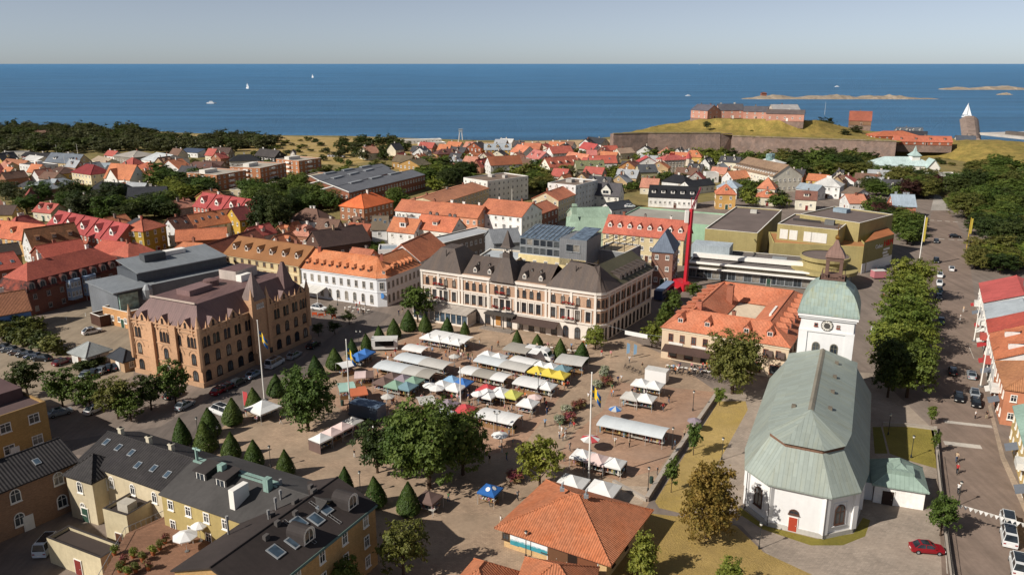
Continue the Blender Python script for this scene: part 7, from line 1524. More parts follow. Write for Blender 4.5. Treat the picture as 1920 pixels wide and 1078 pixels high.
def tent(label, x, y, col, s=3.0, ang=None, sd=None, pole_z=2.15, kind=None, sides=0):
    g = at2(x, y, pole_z + .9); a = MANG if ang is None else ang; T = thing('market_tent', label, 'market tent', (g.x, g.y, 0), a, 'pop-up market tents'); h = s / 2; z = pole_z; b = MB(); pk = z + s * .3
    c = [(-h, -h), (h, -h), (h, h), (-h, h)]
    for i in range(4):
        (x0, y0), (x1, y1) = c[i], c[(i + 1) % 4]; m0 = .55; A = (x0, y0, z); B = (x1, y1, z); a2, b2 = (x0 * m0, y0 * m0, z + (pk - z) * .36), (x1 * m0, y1 * m0, z + (pk - z) * .36)
        b.face([A, B, b2, a2]); b.face([a2, b2, (0, 0, pk)]); b.face([(x0, y0, z - .28), (x1, y1, z - .28), B, A])
    link('canopy', b.mesh('canopy', CLOTH[col]), T)
    for sx in (-1, 1):
        for sy in (-1, 1): b = MB(); b.tube((sx * (h - .06), sy * (h - .06), 0), (sx * (h - .06), sy * (h - .06), z), .035, n=5); link('leg', b.mesh('leg', POLE, uv=False), T)
    seed = len(MSP)
    if kind != 'none': under(T, s, s, kind or ['boxes', 'clothes'][seed % 2], seed)
    if sides:
        b = MB(); b.box(-h, h, h - .03, h, .05, z - .1); b.box(-h, -h + .03, -h, h, .05, z - .1); link('side_curtain', b.mesh('side_curtain', CLOTH['brown']), T)
    MSP.append((g.x, g.y, s * .75)); return T
def stall(label, p0, p1, col, d=2.8, z=2.3, rise=.55, cols=None, kind='clothes', arc=True):
    A, B = at2(*p0, z), at2(*p1, z); u = (B - A).normalized(); n = Vector((-u.y, u.x)); n = n if n.y > 0 else -n; L = (B - A).length; d *= 1.4; c = (A + B) / 2 + n * d / 2; a = math.atan2(u.y, u.x); T = thing('market_stall', label, 'market stall', (c.x, c.y, 0), a, 'long market stalls')
    cols = cols or [(col, 1.0)]; x0 = -L / 2
    for cn, fr in cols:
        x1 = x0 + L * fr; b = MB(); k = 8; pts = []
        for i in range(k + 1):
            t = i / k; y = -d / 2 - .25 + (d + .5) * t; pts.append((y, z + rise * (math.sin(PI * (.12 + .8 * t)) - math.sin(PI * .12)) + (.25 * t if not arc else 0)))
        sag = lambda xx: -.05 * math.sin(PI * ((xx - x0) / max(.1, x1 - x0)) * max(1, round((x1 - x0) / 3))) ** 2
        nx = max(2, int((x1 - x0) / .75))
        for i in range(nx):
            xa, xb = x0 + (x1 - x0) * i / nx, x0 + (x1 - x0) * (i + 1) / nx
            for (ya, za), (yb, zb) in zip(pts, pts[1:]): b.face([(xa, ya, za + sag(xa)), (xb, ya, za + sag(xb)), (xb, yb, zb + sag(xb)), (xa, yb, zb + sag(xa))])
            b.face([(xa, pts[0][0], z - .22), (xb, pts[0][0], z - .22), (xb, pts[0][0], pts[0][1] + sag(xb)), (xa, pts[0][0], pts[0][1] + sag(xa))])
        link('canopy', b.mesh('canopy', CLOTH[cn]), T); x0 = x1
    nl = max(2, int(L / 3) + 1)
    for i in range(nl):
        for s in (-1, 1): xx = -L / 2 + .1 + (L - .2) * i / (nl - 1); b = MB(); b.tube((xx, s * d / 2, 0), (xx, s * d / 2, z), .04, n=5); link('leg', b.mesh('leg', POLE, uv=False), T)
    nb = max(1, int(L / 4.5)); w = L / nb
    for i in range(nb):
        H_ = link('counter', None, T, (-L / 2 + w * (i + .5), -.25, 0)); b = MB(); b.box(-w / 2 + .1, w / 2 - .1, -1.1, .3, .72, .82); (b.box(-w / 2 + .1, w / 2 - .1, -1.08, -1.04, .05, .72) if kind == 'boxes' else None); bpy.data.objects.remove(H_); ct = link('counter', b.mesh('counter', mat('plain', ['#8a6b4a', '#b5b0a6', '#4c5a6c'][i % 3]), uv=False), T, (-L / 2 + w * (i + .5), -.25, 0)); tag(link('goods', goods_mesh(w - .3, kind, i + len(MSP)), ct), kind='stuff')
    for i in range(int(L / 2.2) + 1): q = c + u * (-L / 2 + L * i / max(1, int(L / 2.2))); MSP.append((q.x, q.y, d * .75))
    return T
ON = ['first', 'second', 'third', 'fourth']
for i, (x, y) in enumerate([(803, 624.5), (821, 628), (840.5, 631), (857.5, 634.5)]): tent('white peaked tent in the row of four before the glass veranda, %s from the left' % ON[i], x, y, 'white', 3.2, kind='boxes')
stall('flat white canopy behind the row of four white tents, left half', (800, 628), (836, 635), 'white', 2.6, 2.6, .2, arc=False); stall('flat white canopy behind the row of four white tents, right half', (836.5, 635), (872, 642), 'white', 2.6, 2.6, .2, arc=False)
stall('short white stall behind the long grey stalls', (754, 653), (791, 660), 'white', 2.6, kind='boxes')
stall('long grey-white stall, back one of the left pair', (739, 671), (832, 691), 'grey', 3.0, cols=[('lblue', .5), ('grey', .5)])
stall('long two-tone stall, front one of the left pair', (700, 687), (806, 708), 'grey', 3.2, cols=[('lblue', .5), ('grey', .26), ('dgrey', .24)])
for n_, x, y, c in (('blue peaked tent by the street, left one', 670.5, 662, 'blue'), ('blue peaked tent by the street, right one', 684, 654, 'blue'), ('brown peaked tent left of the green tents', 719, 707, 'brown'), ('dark brown peaked tent behind the green tents', 735, 698, 'brown'), ('mauve-grey peaked tent of the green cluster', 755, 702, 'mauve'), ('green peaked tent, front left of its cluster', 741, 713, 'green'), ('green peaked tent, right of its cluster', 775, 705.6, 'green'), ('teal peaked tent, front right of its cluster', 762.6, 716, 'teal'),
    ('blue peaked tent, back left of the blue and white cluster', 847, 704.5, 'sky'), ('blue peaked tent, back right of the blue and white cluster', 867, 709, 'blue'), ('white peaked tent, left of the blue and white cluster', 829, 713, 'white'), ('white peaked tent, front of the blue and white cluster', 853, 718, 'white'),
    ('mauve peaked tent beside the red one', 839.5, 749, 'mauve'), ('small blue and white tent half behind the big trees', 831, 766, 'lblue'), ('red peaked tent above the big trees', 872.5, 758, 'red'), ('white tent left behind the long grey stall', 914, 657.6, 'white'), ('white tent right behind the long grey stall', 934.7, 662, 'white'),
    ('yellow peaked tent, left of three', 1007, 686.4, 'yellow'), ('yellow peaked tent, middle of three', 1028.5, 690.7, 'yellow'), ('yellow peaked tent, right of three', 1050, 695, 'yellow'), ('white tent left behind the yellow tents', 1013.6, 676.8, 'white'), ('white tent right behind the yellow tents', 1033, 680, 'white'), ('grey-blue tent behind the right yellow tent', 1054, 684, 'teal'),
    ('pale grey tent right of the white stall', 1025, 715, 'white'), ('crimson tent behind the two large white tents', 913, 720.5, 'red'), ('lime yellow tent right of the large white tents', 960, 731, 'lime'), ('white tent with pink parasol behind it', 990, 747, 'white'),
    ('white tent left of the white trailer', 1203, 710, 'white'), ('white tent in front of the white trailer', 1227, 714, 'white'), ('pale tent over the fruit crates, left', 1184, 734, 'grey'), ('pale tent over the fruit crates, right', 1212, 738, 'white'),
    ('white frilled tent near the tall flagpole', 1093, 843, 'white'), ('pink tent between two white ones near the tall flagpole', 1120, 851, 'pink')): tent(n_, x, y, c, 3.5)
tent('large white peaked tent, left of the front pair', 913, 730, 'white', 4.0); tent('large white peaked tent, right of the front pair', 938, 727, 'white', 4.0); tent('white tent with brown side curtains near the tall flagpole', 1153, 858, 'white', 3.2, sides=1)
A_ = math.atan2((at2(677, 790) - at2(579, 838)).y, (at2(677, 790) - at2(579, 838)).x)
for i, (x, y) in enumerate([(600.5, 812), (621, 801), (641, 790.5), (660, 780.5)]): tent('pale pink-white tent in the slanting row on the left, %s from the near end' % ON[i], x, y, 'white' if i == 0 else 'pink' if i < 3 else 'grey', 3.0, A_, sides=1 if i == 0 else 0)
T = tent('royal blue tent with white round emblems on the open square', 919, 908, 'royal', 3.0)
for k in range(2):
    b = MB(); b.face([(.36 * math.cos(i * PI / 8), .36 * math.sin(i * PI / 8), 0) for i in range(16)]); e = link('emblem', b.mesh('emblem', WHITE, uv=False), T); tilt = math.atan2(.62, .8)
    e.rotation_euler = (tilt, 0, 0) if k == 0 else (0, tilt, 0) ; e.location = (0, -.72, 2.62) if k == 0 else (.72, 0, 2.62); e.rotation_euler = (math.radians(34), 0, 0) if k == 0 else (0, math.radians(34), 0)
tent('brown tent in the shade under the big trees', 804, 922, 'brown', 3.2); tent('white canopy tent beside the street tree, left', 492, 755, 'white', 5.0, A_)
tent('large grey-white parasol tent above the pavilion, left', 1073, 894, 'white', 4.4, kind='none'); tent('large grey-white parasol tent above the pavilion, right', 1131, 906, 'white', 4.6, kind='none')
stall('long white stall in the middle of the market', (888, 675), (985, 696), 'grey', 3.0, cols=[('lblue', .5), ('grey', .5)]); stall('white stall behind the middle long one', (953, 676), (997, 686), 'white', 2.8)
stall('three-part stall with clothes in the middle of the market', (860, 696), (945, 714), 'grey', 2.8, cols=[('white', .3), ('dgrey', .4), ('white', .3)]); stall('wide white stall with vegetables below the yellow tents', (961, 717), (1008, 727), 'white', 3.2, kind='boxes')
stall('grey-roofed wooden stall with orange counter', (1040, 677), (1092, 685), 'grey', 3.2, 2.5, .3, kind='boxes', arc=False); stall('brown-grey roofed stall beside the camper van', (943, 653), (987, 662), 'dgrey', 3.0, 2.5, .3, kind='boxes', arc=False)
stall('long white stall with yellow crates in front of the big trees', (890, 779), (962, 795), 'white', 3.0, kind='boxes'); stall('long pale blue clothes stall on the right of the square', (1119, 794), (1243, 820), 'lblue', 3.0)
stall('small white curved stall by the street trees', (641, 690), (666, 684), 'white', 2.4, kind='boxes'); stall('maroon and pink stall behind the orange one', (664, 708), (700, 706), 'pink', 2.6, cols=[('pink', .6), ('brown', .4)], kind='boxes'); stall('pale green stall canopy next to the orange one', (636, 734), (668, 730), 'mint', 3.2, kind='boxes'); stall('orange-red covered stall by the flagpole', (657, 742), (690, 738), 'orange', 3.0, kind='boxes'); stall('grey arched canopy left of the mauve tent', (786, 758), (818, 754), 'grey', 2.6)
def box_trailer(label, x, y, L, W, H_, col, ang, name='food_trailer', hatch=True, roof=None):
    g = at2(x, y); T = thing(name, label, 'trailer', (g.x, g.y, 0), ang, 'market trailers'); b = MB(); P = [(-L / 2, -W / 2), (L / 2, -W / 2), (L / 2, W / 2), (-L / 2, W / 2)]; b.prism(P, .45, H_, bottom=True); link('body', b.mesh('body', mat('paint', col, .45)), T)
    b = MB(); q = .06; b.prism([(x_ * (1 + q * .3), y_ * (1 + q * .6)) for x_, y_ in P], H_ + .003, H_ + .09, bottom=True); link('roof', b.mesh('roof', mat('plain', roof or '#c9c6c0')), T)
    if hatch:
        b = MB(); b.slab([(-L * .36, -W / 2 - .03, H_ - .2), (L * .36, -W / 2 - .03, H_ - .2), (L * .36, -W / 2 - 1.2, H_ + .05), (-L * .36, -W / 2 - 1.2, H_ + .05)], .05); link('hatch', b.mesh('hatch', mat('plain', '#d2d0cc')), T); b = MB(); b.box(-L * .36, L * .36, -W / 2 - .02, -W / 2, 1.2, H_ - .25); link('serving_window', b.mesh('serving_window', DARK), T)
    for s in (-1, 1): b = MB(); b.tube((0, s * (W / 2 - .1), .35), (0, s * (W / 2 - .28), .35), .35, n=12); link('wheel', b.mesh('wheel', DARK, uv=False), T)
    MSP.append((g.x, g.y, L * .6)); return T
box_trailer('white food trailer with raised hatch by the street', 722, 655, 6.0, 2.4, 2.9, '#d8d6d2', MANG + .55); box_trailer('white sales trailer on the right of the square', 1231, 716, 4.6, 2.3, 2.9, '#dddbd8', MANG, hatch=False); box_trailer('dark blue tarpaulin-covered trailer beside the flagpole', 690, 782, 6.4, 3.0, 2.9, '#4a5564', MANG + .06, hatch=False, roof='#5f6f82')
def parasol(label, x, y, cols, r=1.5, z=2.3):
    zb = 4.2 if z > 5 else 0.0; g = at2(x, y, z); T = thing('parasol', label, 'parasol', (g.x, g.y, zb), 0, 'market parasols'); b = MB(); z -= zb
    for i in range(8):
        a, c = i * PI / 4, (i + 1) * PI / 4; b.face([(r * math.cos(a), r * math.sin(a), z), (r * math.cos(c), r * math.sin(c), z), (0, 0, z + .6)], i % len(cols)); b.face([(r * math.cos(a), r * math.sin(a), z - .15), (r * math.cos(c), r * math.sin(c), z - .15), (r * math.cos(c), r * math.sin(c), z), (r * math.cos(a), r * math.sin(a), z)], i % len(cols))
    link('canopy', b.mesh('canopy', [CLOTH[c] for c in cols]), T); b = MB(); b.tube((0, 0, 0), (0, 0, z + .55), .03); link('pole', b.mesh('pole', POLE, uv=False), T); b = MB(); b.lathe([(.3, 0), (.3, .1), (0, .12)], 8); link('base', b.mesh('base', GREYP, uv=False), T); MSP.append((g.x, g.y, r)); return T
for a in (('white parasol in front of the blue and white tents', 819, 727, ['white'], 1.7), ('white square parasol beside the one before the blue tents', 806, 722, ['white'], 1.5), ('pink parasol beside a white tent', 1003, 744, ['pink'], 1.5), ('white parasol in the shade of the big trees', 937, 815, ['white'], 1.5), ('red, white and grey parasol near the tall flagpole', 1107, 822, ['red', 'white', 'grey'], 1.7), ('blue and grey parasol above the clothes stall', 1154, 766, ['blue', 'grey'], 1.3), ('mauve parasol by the churchyard wall', 1302, 788, ['mauve'], 1.3), ('red parasol behind the white sales trailer', 1222, 693, ['red'], 1.4), ('grey parasol by the plant stall', 852, 668, ['grey'], 1.3), ('grey parasol with people below the green tents', 727, 743, ['grey'], 1.4), ('white parasol in the yellow house courtyard', 347, 1004, ['white'], 1.6, 6.5), ('small white parasol on the courtyard terrace', 373, 985, ['white'], 1.1, 6.5), ('white frilled parasol right of the pink one', 897, 738, ['white'], 1.5)): parasol(*a)
# planters with flowers
def planter(label, x, y, r, h, m2):
    g = at2(x, y); T = thing('flower_planter', label, 'planter', (g.x, g.y, 0), 0, 'flower planters on the square'); b = MB(); b.lathe([(r * .55, 0), (r * .75, h * .4), (0, h * .41)], 12); link('pot', b.mesh('pot', mat('plain', '#7a6a5c')), T); cr = PR['bush'][0][0]; c = link('flowers', cr, T, (0, 0, h * .25)); c.scale = (r / 2.2, r / 2.2, h * .8 / 2.8); c.material_slots[0].link = 'OBJECT'; c.material_slots[0].material = m2
LFL = leafmat('leaf_flower', '#7a3a3c', '#6a6a3a', .1); LFW = leafmat('leaf_flower_white', '#9a9a86', '#5a6a3a', .1)
for i, (x, y, r) in enumerate([(1047, 795, 1.2), (1066, 790, 1.5), (1060, 776, 1.3), (1078, 768, 1.1), (1118, 728, 1.2), (1136, 722, 1.6), (1130, 708, 1.2), (963, 902, 1.7), (1133, 700, 1.1), (1090, 764, 1.1)]): planter('round flower planter on the square, %s of the flower planters from the left' % OW[[0, 2, 1, 3, 5, 8, 6, 9, 7, 4][i] if False else i], x, y, r, 1.6, LFL if i % 2 else LFW)
# flagpoles
FLB, FLY = mat('plain', '#2f5f9a', .9, .05), mat('plain', '#d9b52f', .9, .05)
def flagpole(label, x, yb, yt, flag, fy, group='flagpoles on the square'):
    g = at2(x, yb); h = hgt(x, yt, g); T = thing('flagpole', label, 'flagpole', (g.x, g.y, 0), 0, group); b = MB(); b.tube((0, 0, 0), (0, 0, h), .16, .09, 8); b.lathe([(0, h), (.16, h + .12), (0, h + .3)], 8); link('pole', b.mesh('pole', WHITE, uv=False), T); b = MB(); b.lathe([(.5, 0), (.5, .3), (.2, .35)], 10); link('base', b.mesh('base', GREYP, uv=False), T)
    if flag:
        z1 = hgt(x, fy, g); w_, hh = 2.6, 1.9; b = MB(); nx, nz = 8, 5
        def P(i, j):
            t = i / nx; s = j / nz; xx = .15 + w_ * .55 * t; return (xx, .22 * math.sin(t * 7), z1 - hh * s - t * 1.9 + .12 * math.sin(t * 5))
        for i in range(nx):
            for j in range(nz): b.face([P(i, j), P(i, j + 1), P(i + 1, j + 1), P(i + 1, j)], 1 if (i in (2, 3) or j == 2) else 0)
        link('flag', b.mesh('flag', [FLB, FLY], uv=False), T)
flagpole('tall white flagpole with hanging blue and yellow flag above the pavilion', 1104, 901, 700, True, 722); flagpole('white flagpole with blue and yellow flag before the gothic bank', 496, 750, 602, True, 620); flagpole('white flagpole with flag beside the orange stall', 657, 776, 638, True, 652); flagpole('white flagpole between the blue and white tents', 864, 772, 690, False, 0)
for x, yb, yt, l in ((125, 330, 294, 'thin white flagpole at the tan slate-roofed house'), (107, 290, 272, 'thin white flagpole behind the black roof'), (146, 290, 271, 'thin flagpole beside the wood'), (369, 290, 264, 'white flagpole by the solar roof'), (321, 302, 288, 'short white flagpole in the left gardens'), (960, 382, 356, 'flagpole in the garden between the flats'), (1546, 216, 192, 'white flagpole on the fortress')): flagpole(l, x, yb, yt, False, 0, 'garden flagpoles')
# ---------------------------------------------------------------- cars, people and street furniture
_C = {}
def car_meshes(kind, col):
    key = (kind, col)
    if key in _C: return _C[key]
    L, W, H = dict(car=(4.4, 1.78, 1.48), suv=(4.6, 1.86, 1.68), van=(5.2, 1.95, 2.1))[kind]; pm = mat('paint', col, .28); z0 = .28
    # cross sections along the length: (x, half width, sill, shoulder)
    x = lambda t: -L / 2 + L * t
    if kind == 'van': prof = [(0, .75, .95), (.02, .8, 1.05), (.14, .85, 1.12), (.26, .92, 1.2), (.98, .92, 1.2), (1, .88, 1.1)]; cab = [(.14, 1.12), (.30, H - .05), (.4, H), (.96, H), (.995, 1.2)]
    else: prof = [(0, .62, .72), (.03, .8, .8), (.12, .86, .86), (.27, .9, .93), (.55, .9, .95), (.85, .88, .96), (.97, .82, .92), (1, .7, .8)]; cab = [(.25, .93), (.42, H - .04), (.52, H), (.76, H - .02), (.95 if kind == 'suv' else .9, .96)]
    b = MB(); secs = []
    for t, w_, zs in prof:
        hw = W / 2 * w_ / .92; secs.append([(x(t), -hw * .94, z0), (x(t), -hw, z0 + .28), (x(t), -hw * .96, zs), (x(t), hw * .96, zs), (x(t), hw, z0 + .28), (x(t), hw * .94, z0)])
    for s0, s1 in zip(secs, secs[1:]):
        for i in range(6): j = (i + 1) % 6; b.face([s0[i], s0[j], s1[j], s1[i]])
    b.face(secs[0][::-1]); b.face(secs[-1])
    hw = W / 2 * .9; tw = W / 2 * .72; top = [c for c in cab if c[1] > H - .1]
    b.face([(x(top[0][0]), -tw, top[0][1] + .01), (x(top[-1][0]), -tw, top[-1][1] + .01), (x(top[-1][0]), tw, top[-1][1] + .01), (x(top[0][0]), tw, top[0][1] + .01)])
    for sx in (-1, 1):
        for t0 in (top[0], top[-1]):
            end = cab[0] if t0 is top[0] else cab[-1]; b.tube((x(t0[0]), sx * tw, t0[1]), (x(end[0]), sx * hw, end[1]), .05, n=4)
        b.tube((x(top[0][0]), sx * tw, top[0][1]), (x(top[-1][0]), sx * tw, top[-1][1]), .05, n=4); m_ = (top[0][0] + top[-1][0]) / 2; b.tube((x(m_), sx * tw, H - .03), (x(m_), sx * hw, .95), .05, n=4)
        b.box(x(.3), x(.34), sx * (hw + .1) - .08, sx * (hw + .1) + .08, .95, 1.08)
    body = b.mesh('body', pm, uv=False)
    g = MB(); ins = .985
    for (t0, z_0), (t1, z_1) in zip(cab, cab[1:]):
        w0 = (hw if z_0 < 1.25 and z_0 < H - .2 else tw) * ins; w1 = (hw if z_1 < 1.25 and z_1 < H - .2 else tw) * ins
        g.face([(x(t0), -w0, z_0), (x(t0), w0, z_0), (x(t1), w1, z_1), (x(t1), -w1, z_1)][::-1])
    for s in (-1, 1): g.face([(x(t), s * (hw if z < H - .2 else tw) * ins, z) for t, z in cab])
    glass = g.mesh('window_glass', GLASS, uv=False)
    w = MB(); w.tube((0, -.1, 0), (0, .1, 0), .32, n=14); w.tube((0, -.115, 0), (0, .115, 0), .18, n=10, m=1); wheel = w.mesh('wheel', [DARK, STEEL], uv=False)
    h = MB(); h.box(-.04, .05, -.18, .18, -.07, .07); hl = h.mesh('headlight', mat('paint', '#d8d8d2', .2), uv=False); h = MB(); h.box(-.05, .04, -.16, .16, -.09, .09); tl = h.mesh('taillight', mat('paint', '#8a1a16', .3), uv=False); h = MB(); h.box(-.02, .02, -.25, .25, -.06, .06); npl = h.mesh('number_plate', WHITE, uv=False)
    _C[key] = (body, glass, wheel, hl, tl, npl, L, W); return _C[key]
def car(label, x, y, col, ang, kind='car', group='parked and driving cars', z=0.0):
    body, glass, wheel, hl, tl, npl, L, W = car_meshes(kind, col); g = at2(x, y, z); T = thing('van' if kind == 'van' else 'car', label, 'van' if kind == 'van' else 'car', (g.x, g.y, z + .02), ang + PI, group)
    link('body', body, T); link('window_glass', glass, T)
    for sx in (-.31, .31):
        for sy in (-1, 1): link('wheel', wheel, T, (sx * L, sy * (W / 2 - .12), .32))
    for sy in (-1, 1): link('headlight', hl, T, (-L / 2 + .03, sy * W * .33, .62)); link('taillight', tl, T, (L / 2 - .02, sy * W * .36, .78))
    link('number_plate', npl, T, (L / 2 + .01, 0, .55)); return T
def dirpx(a, b): p, q = at2(*a), at2(*b); return math.atan2((q - p).y, (q - p).x)
RS = dirpx((1760, 880), (1745, 500)); SQ = dirpx((395, 745), (690, 580)); CP = SQ + PI / 2
WHT, SLV, BLK, GRF, TEA, RED_, NVY = '#d8d8d6', '#9aa0a4', '#17181b', '#3a3d42', '#2c5560', '#8a1420', '#1e2a44'
for a in (('red hatchback parked by the churchyard fence', 1737, 1034, RED_, dirpx((1712, 1036), (1765, 1040))), ('white car driving away on the right street, in the far lane', 1784, 507, WHT, RS), ('white car queueing on the right street, first of two', 1762, 519, WHT, RS + PI), ('white car queueing on the right street, second of two', 1761, 534, WHT, RS + PI), ('teal car behind the white cars on the right street', 1761, 548, TEA, RS + PI), ('dark car at the edge of the tree shadow', 1760, 560, GRF, RS + PI), ('dark teal car in front of the avenue trees', 1764, 606, TEA, RS + PI), ('black car parked on the right street, beside the avenue', 1786, 700, BLK, RS), ('silver car parked at the kerb below the red awnings', 1821, 707, SLV, RS), ('black estate car facing the crossing', 1797, 749, BLK, RS + PI), ('grey car at the crossing, upper of two', 1827, 743, SLV, RS + PI), ('black car at the crossing, lower of two', 1829, 759, BLK, RS + PI), ('black car turning by the park gate', 1790, 446, BLK, dirpx((1775, 446), (1805, 447))), ('dark car coming from the park street', 1755, 455, GRF, RS + PI),
          ('maroon car on the car park aisle', 117, 682, '#5a1620', SQ), ('silver estate car driving past the street trees', 347, 764, SLV, SQ), ('red car parked before the gothic bank', 412, 736, RED_, SQ), ('dark red car parked behind the red one', 428, 729, '#5a1a20', SQ), ('grey car parked before the gothic bank', 446, 721, GRF, SQ), ('silver-blue car parked before the gothic bank', 476, 706, '#8a98a5', SQ), ('silver pickup-like car parked near the bank corner', 552, 670, SLV, SQ), ('black car parked at the far bank corner', 588, 651, BLK, SQ), ('silver car in the shade below the street trees', 113, 778, SLV, SQ - .5), ('pale car half under the street trees', 178, 772, WHT, SQ), ('black car under the last street tree', 325, 744, BLK, SQ),
          ('white car on the parking deck', 1181, 389, WHT, 0.1), ('grey car parked by the white cube house', 1352, 322, GRF, .2), ('white car parked left of the white cube house', 1314, 322, WHT, .2), ('dark car parked beside the three-storey white hotel', 1290, 318, BLK, .1), ('white car parked below the fortress trees', 1330, 312, WHT, .1), ('dark car beside the mall kiosk', 1655, 508, GRF, .4)): car(*a, z=6.6 if 'deck' in a[0] else 0.0)
for i, (x, y) in enumerate([(4, 655), (19, 660), (34, 665), (49, 669), (64, 673), (79, 676)]): car('dark car in the shaded car park row, %s from the left' % OW[i], x, y, [BLK, GRF, '#3a2c28', BLK, NVY, BLK][i], CP + .25, group='shaded row of parked cars')
for i, (x, y, c) in enumerate([(163, 706, SLV), (178, 702, BLK), (192, 698, SLV), (207, 693, BLK), (221, 690, GRF)]): car('car in the row beside the small black-roofed kiosk, %s from the left' % OW[i], x, y, c, CP - 1.2, group='cars by the kiosk')
for i in range(6): car('white car in the far row behind the dunes, %s from the left' % OW[i], 617 + i * 5.5, 294 + i * .2, [WHT, WHT, SLV, WHT, GRF, WHT][i], 1.5, group='cars by the dunes')
for a in (('white sport utility car crossing the car park', 173, 625, WHT, dirpx((155, 628), (190, 620)), 'suv'), ('white sport utility car beside the orange barriers', 598, 581, WHT, dirpx((584, 580), (612, 584)), 'suv'), ('black off-roader leading the queue on the right street', 1755, 492, BLK, RS + PI, 'suv')): car(*a)
for a in (('white people carrier parked before the gothic bank', 516, 686, '#c8ccd0', SQ, 'van'), ('white van parked between the cone trees', 414, 776, WHT, SQ + 1.3, 'van'), ('white pickup van at the right edge, upper', 1888, 985, WHT, RS, 'van'), ('white pickup van at the right edge, lower', 1890, 1012, WHT, RS, 'van'), ('white van cut off by the right bottom corner', 1908, 1066, WHT, RS, 'van'), ('pale van half hidden by the courtyard annexe', 92, 1028, '#c5ccd2', SQ + .4, 'van'), ('white van beside the church avenue', 1640, 625, WHT, RS, 'van')): car(*a, group='vans')
# camper van
def camper():
    g = at2(1012, 674); T = thing('camper_van', 'white camper van parked behind the market stalls', 'camper van', (g.x, g.y, 0), MANG); m = mat('paint', '#dcdbd8', .4); b = MB(); sec = [(-3.2, .5, 2.9), (1.6, .5, 2.9), (2.3, .5, 2.4), (2.7, .5, 1.5), (3.2, .5, 1.15)]
    for (x0, a0, z0), (x1, a1, z1) in zip(sec, sec[1:]):
        b.face([(x0, -1.1, a0), (x1, -1.1, a1), (x1, -1.1, z1), (x0, -1.1, z0)]); b.face([(x1, 1.1, a1), (x0, 1.1, a0), (x0, 1.1, z0), (x1, 1.1, z1)]); b.face([(x0, -1.1, z0), (x1, -1.1, z1), (x1, 1.1, z1), (x0, 1.1, z0)])
    b.face([(-3.2, 1.1, .5), (-3.2, -1.1, .5), (-3.2, -1.1, 2.9), (-3.2, 1.1, 2.9)]); b.face([(3.2, -1.1, .5), (3.2, 1.1, .5), (3.2, 1.1, 1.15), (3.2, -1.1, 1.15)]); link('body', b.mesh('body', m, uv=False), T)
    b = MB(); b.face([(2.33, -.95, 2.33), (2.72, -.95, 1.55), (2.72, .95, 1.55), (2.33, .95, 2.33)]); b.face([(1.5, -1.12, 1.5), (2.5, -1.12, 1.5), (2.2, -1.12, 2.2), (1.5, -1.12, 2.2)]); b.box(-1.8, -.6, -1.13, -1.1, 1.5, 2.2); link('windscreen', b.mesh('windscreen', GLASS, uv=False), T)
    b = MB(); b.slab([(-3.0, -1.12, 2.75), (.8, -1.12, 2.75), (.8, -3.2, 2.45), (-3.0, -3.2, 2.45)], .06); link('awning', b.mesh('awning', CLOTH['white']), T)
    for sx in (-1.9, 2.2):
        for sy in (-1, 1): b = MB(); b.tube((sx, sy * 1.12, .36), (sx, sy * .9, .36), .36, n=12); link('wheel', b.mesh('wheel', DARK, uv=False), T)
    b = MB(); b.box(-1, 0, -.5, .5, 2.9, 3.1); link('roof_hatch', b.mesh('roof_hatch', STEEL, uv=False), T)
camper()
# bus in the shaded lane
g = at2(1245, 555); T = thing('bus', 'dark blue bus parked in the shaded lane beside the hotel', 'bus', (g.x, g.y, 0), dirpx((1232, 565), (1262, 540))); b = MB(); b.box(-6, 6, -1.25, 1.25, .4, 3.0); link('body', b.mesh('body', mat('paint', '#2c3c58', .35), uv=False), T); b = MB(); b.box(-5.9, 5.9, -1.2, 1.2, 3.0, 3.15); link('roof', b.mesh('roof', mat('plain', '#7a8aa0'), uv=False), T)
for sy in (-1, 1):
    for k in range(6): b = MB(); b.box(-5.4 + k * 1.8, -3.8 + k * 1.8, sy * 1.265 - .01, sy * 1.265 + .01, 1.5, 2.6); link('window', b.mesh('window', GLASS, uv=False), T)
    for xx in (-3.8, 3.6): b = MB(); b.tube((xx, sy * 1.27, .45), (xx, sy * 1, .45), .45, n=12); link('wheel', b.mesh('wheel', DARK, uv=False), T)
# ---- people
SH = [('white', '#d5d3cf'), ('red', '#a83434'), ('navy', '#2a3450'), ('black', '#1c1c1e'), ('pink', '#c58a8a'), ('pale blue', '#8aa4be'), ('beige', '#b9a285'), ('grey', '#7d7d7d'), ('orange', '#c2703c'), ('green', '#4f6a48')]
TRS = [('dark trousers', '#23242a'), ('blue jeans', '#3c4c68'), ('beige shorts', '#a8977c'), ('white trousers', '#c9c6c0'), ('grey trousers', '#55565a')]
HRS = ['#2a211c', '#5c4632', '#8f7448', '#b9b4ac']
PPL = {}
def person(x, y, where, si=None, pose=None, xy=None, ang=None):
    for _ in range(40):
        s = SH[R.randrange(len(SH)) if si is None else si]; t = TRS[R.randrange(len(TRS))]; h = R.randrange(4); lab = '%s person in %s top and %s %s' % (('dark-haired', 'brown-haired', 'fair-haired', 'grey-haired')[h], s[0], t[0], where)
        if lab not in PPL: break
    PPL[lab] = 1; ps = pose or R.choice(['walk', 'walk', 'stand', 'stand2']); me = person_mesh(ps, s[1], t[1], HRS[h]); g = xy or at2(x, y)
    T = thing('person', lab, 'person', (g[0], g[1], 0), R.uniform(0, 6.28) if ang is None else ang, 'people out in the town'); T.scale = (1, 1, 1); k = R.uniform(.94, 1.05); o = link('body', me, T); o.scale = (k, k, k); return T
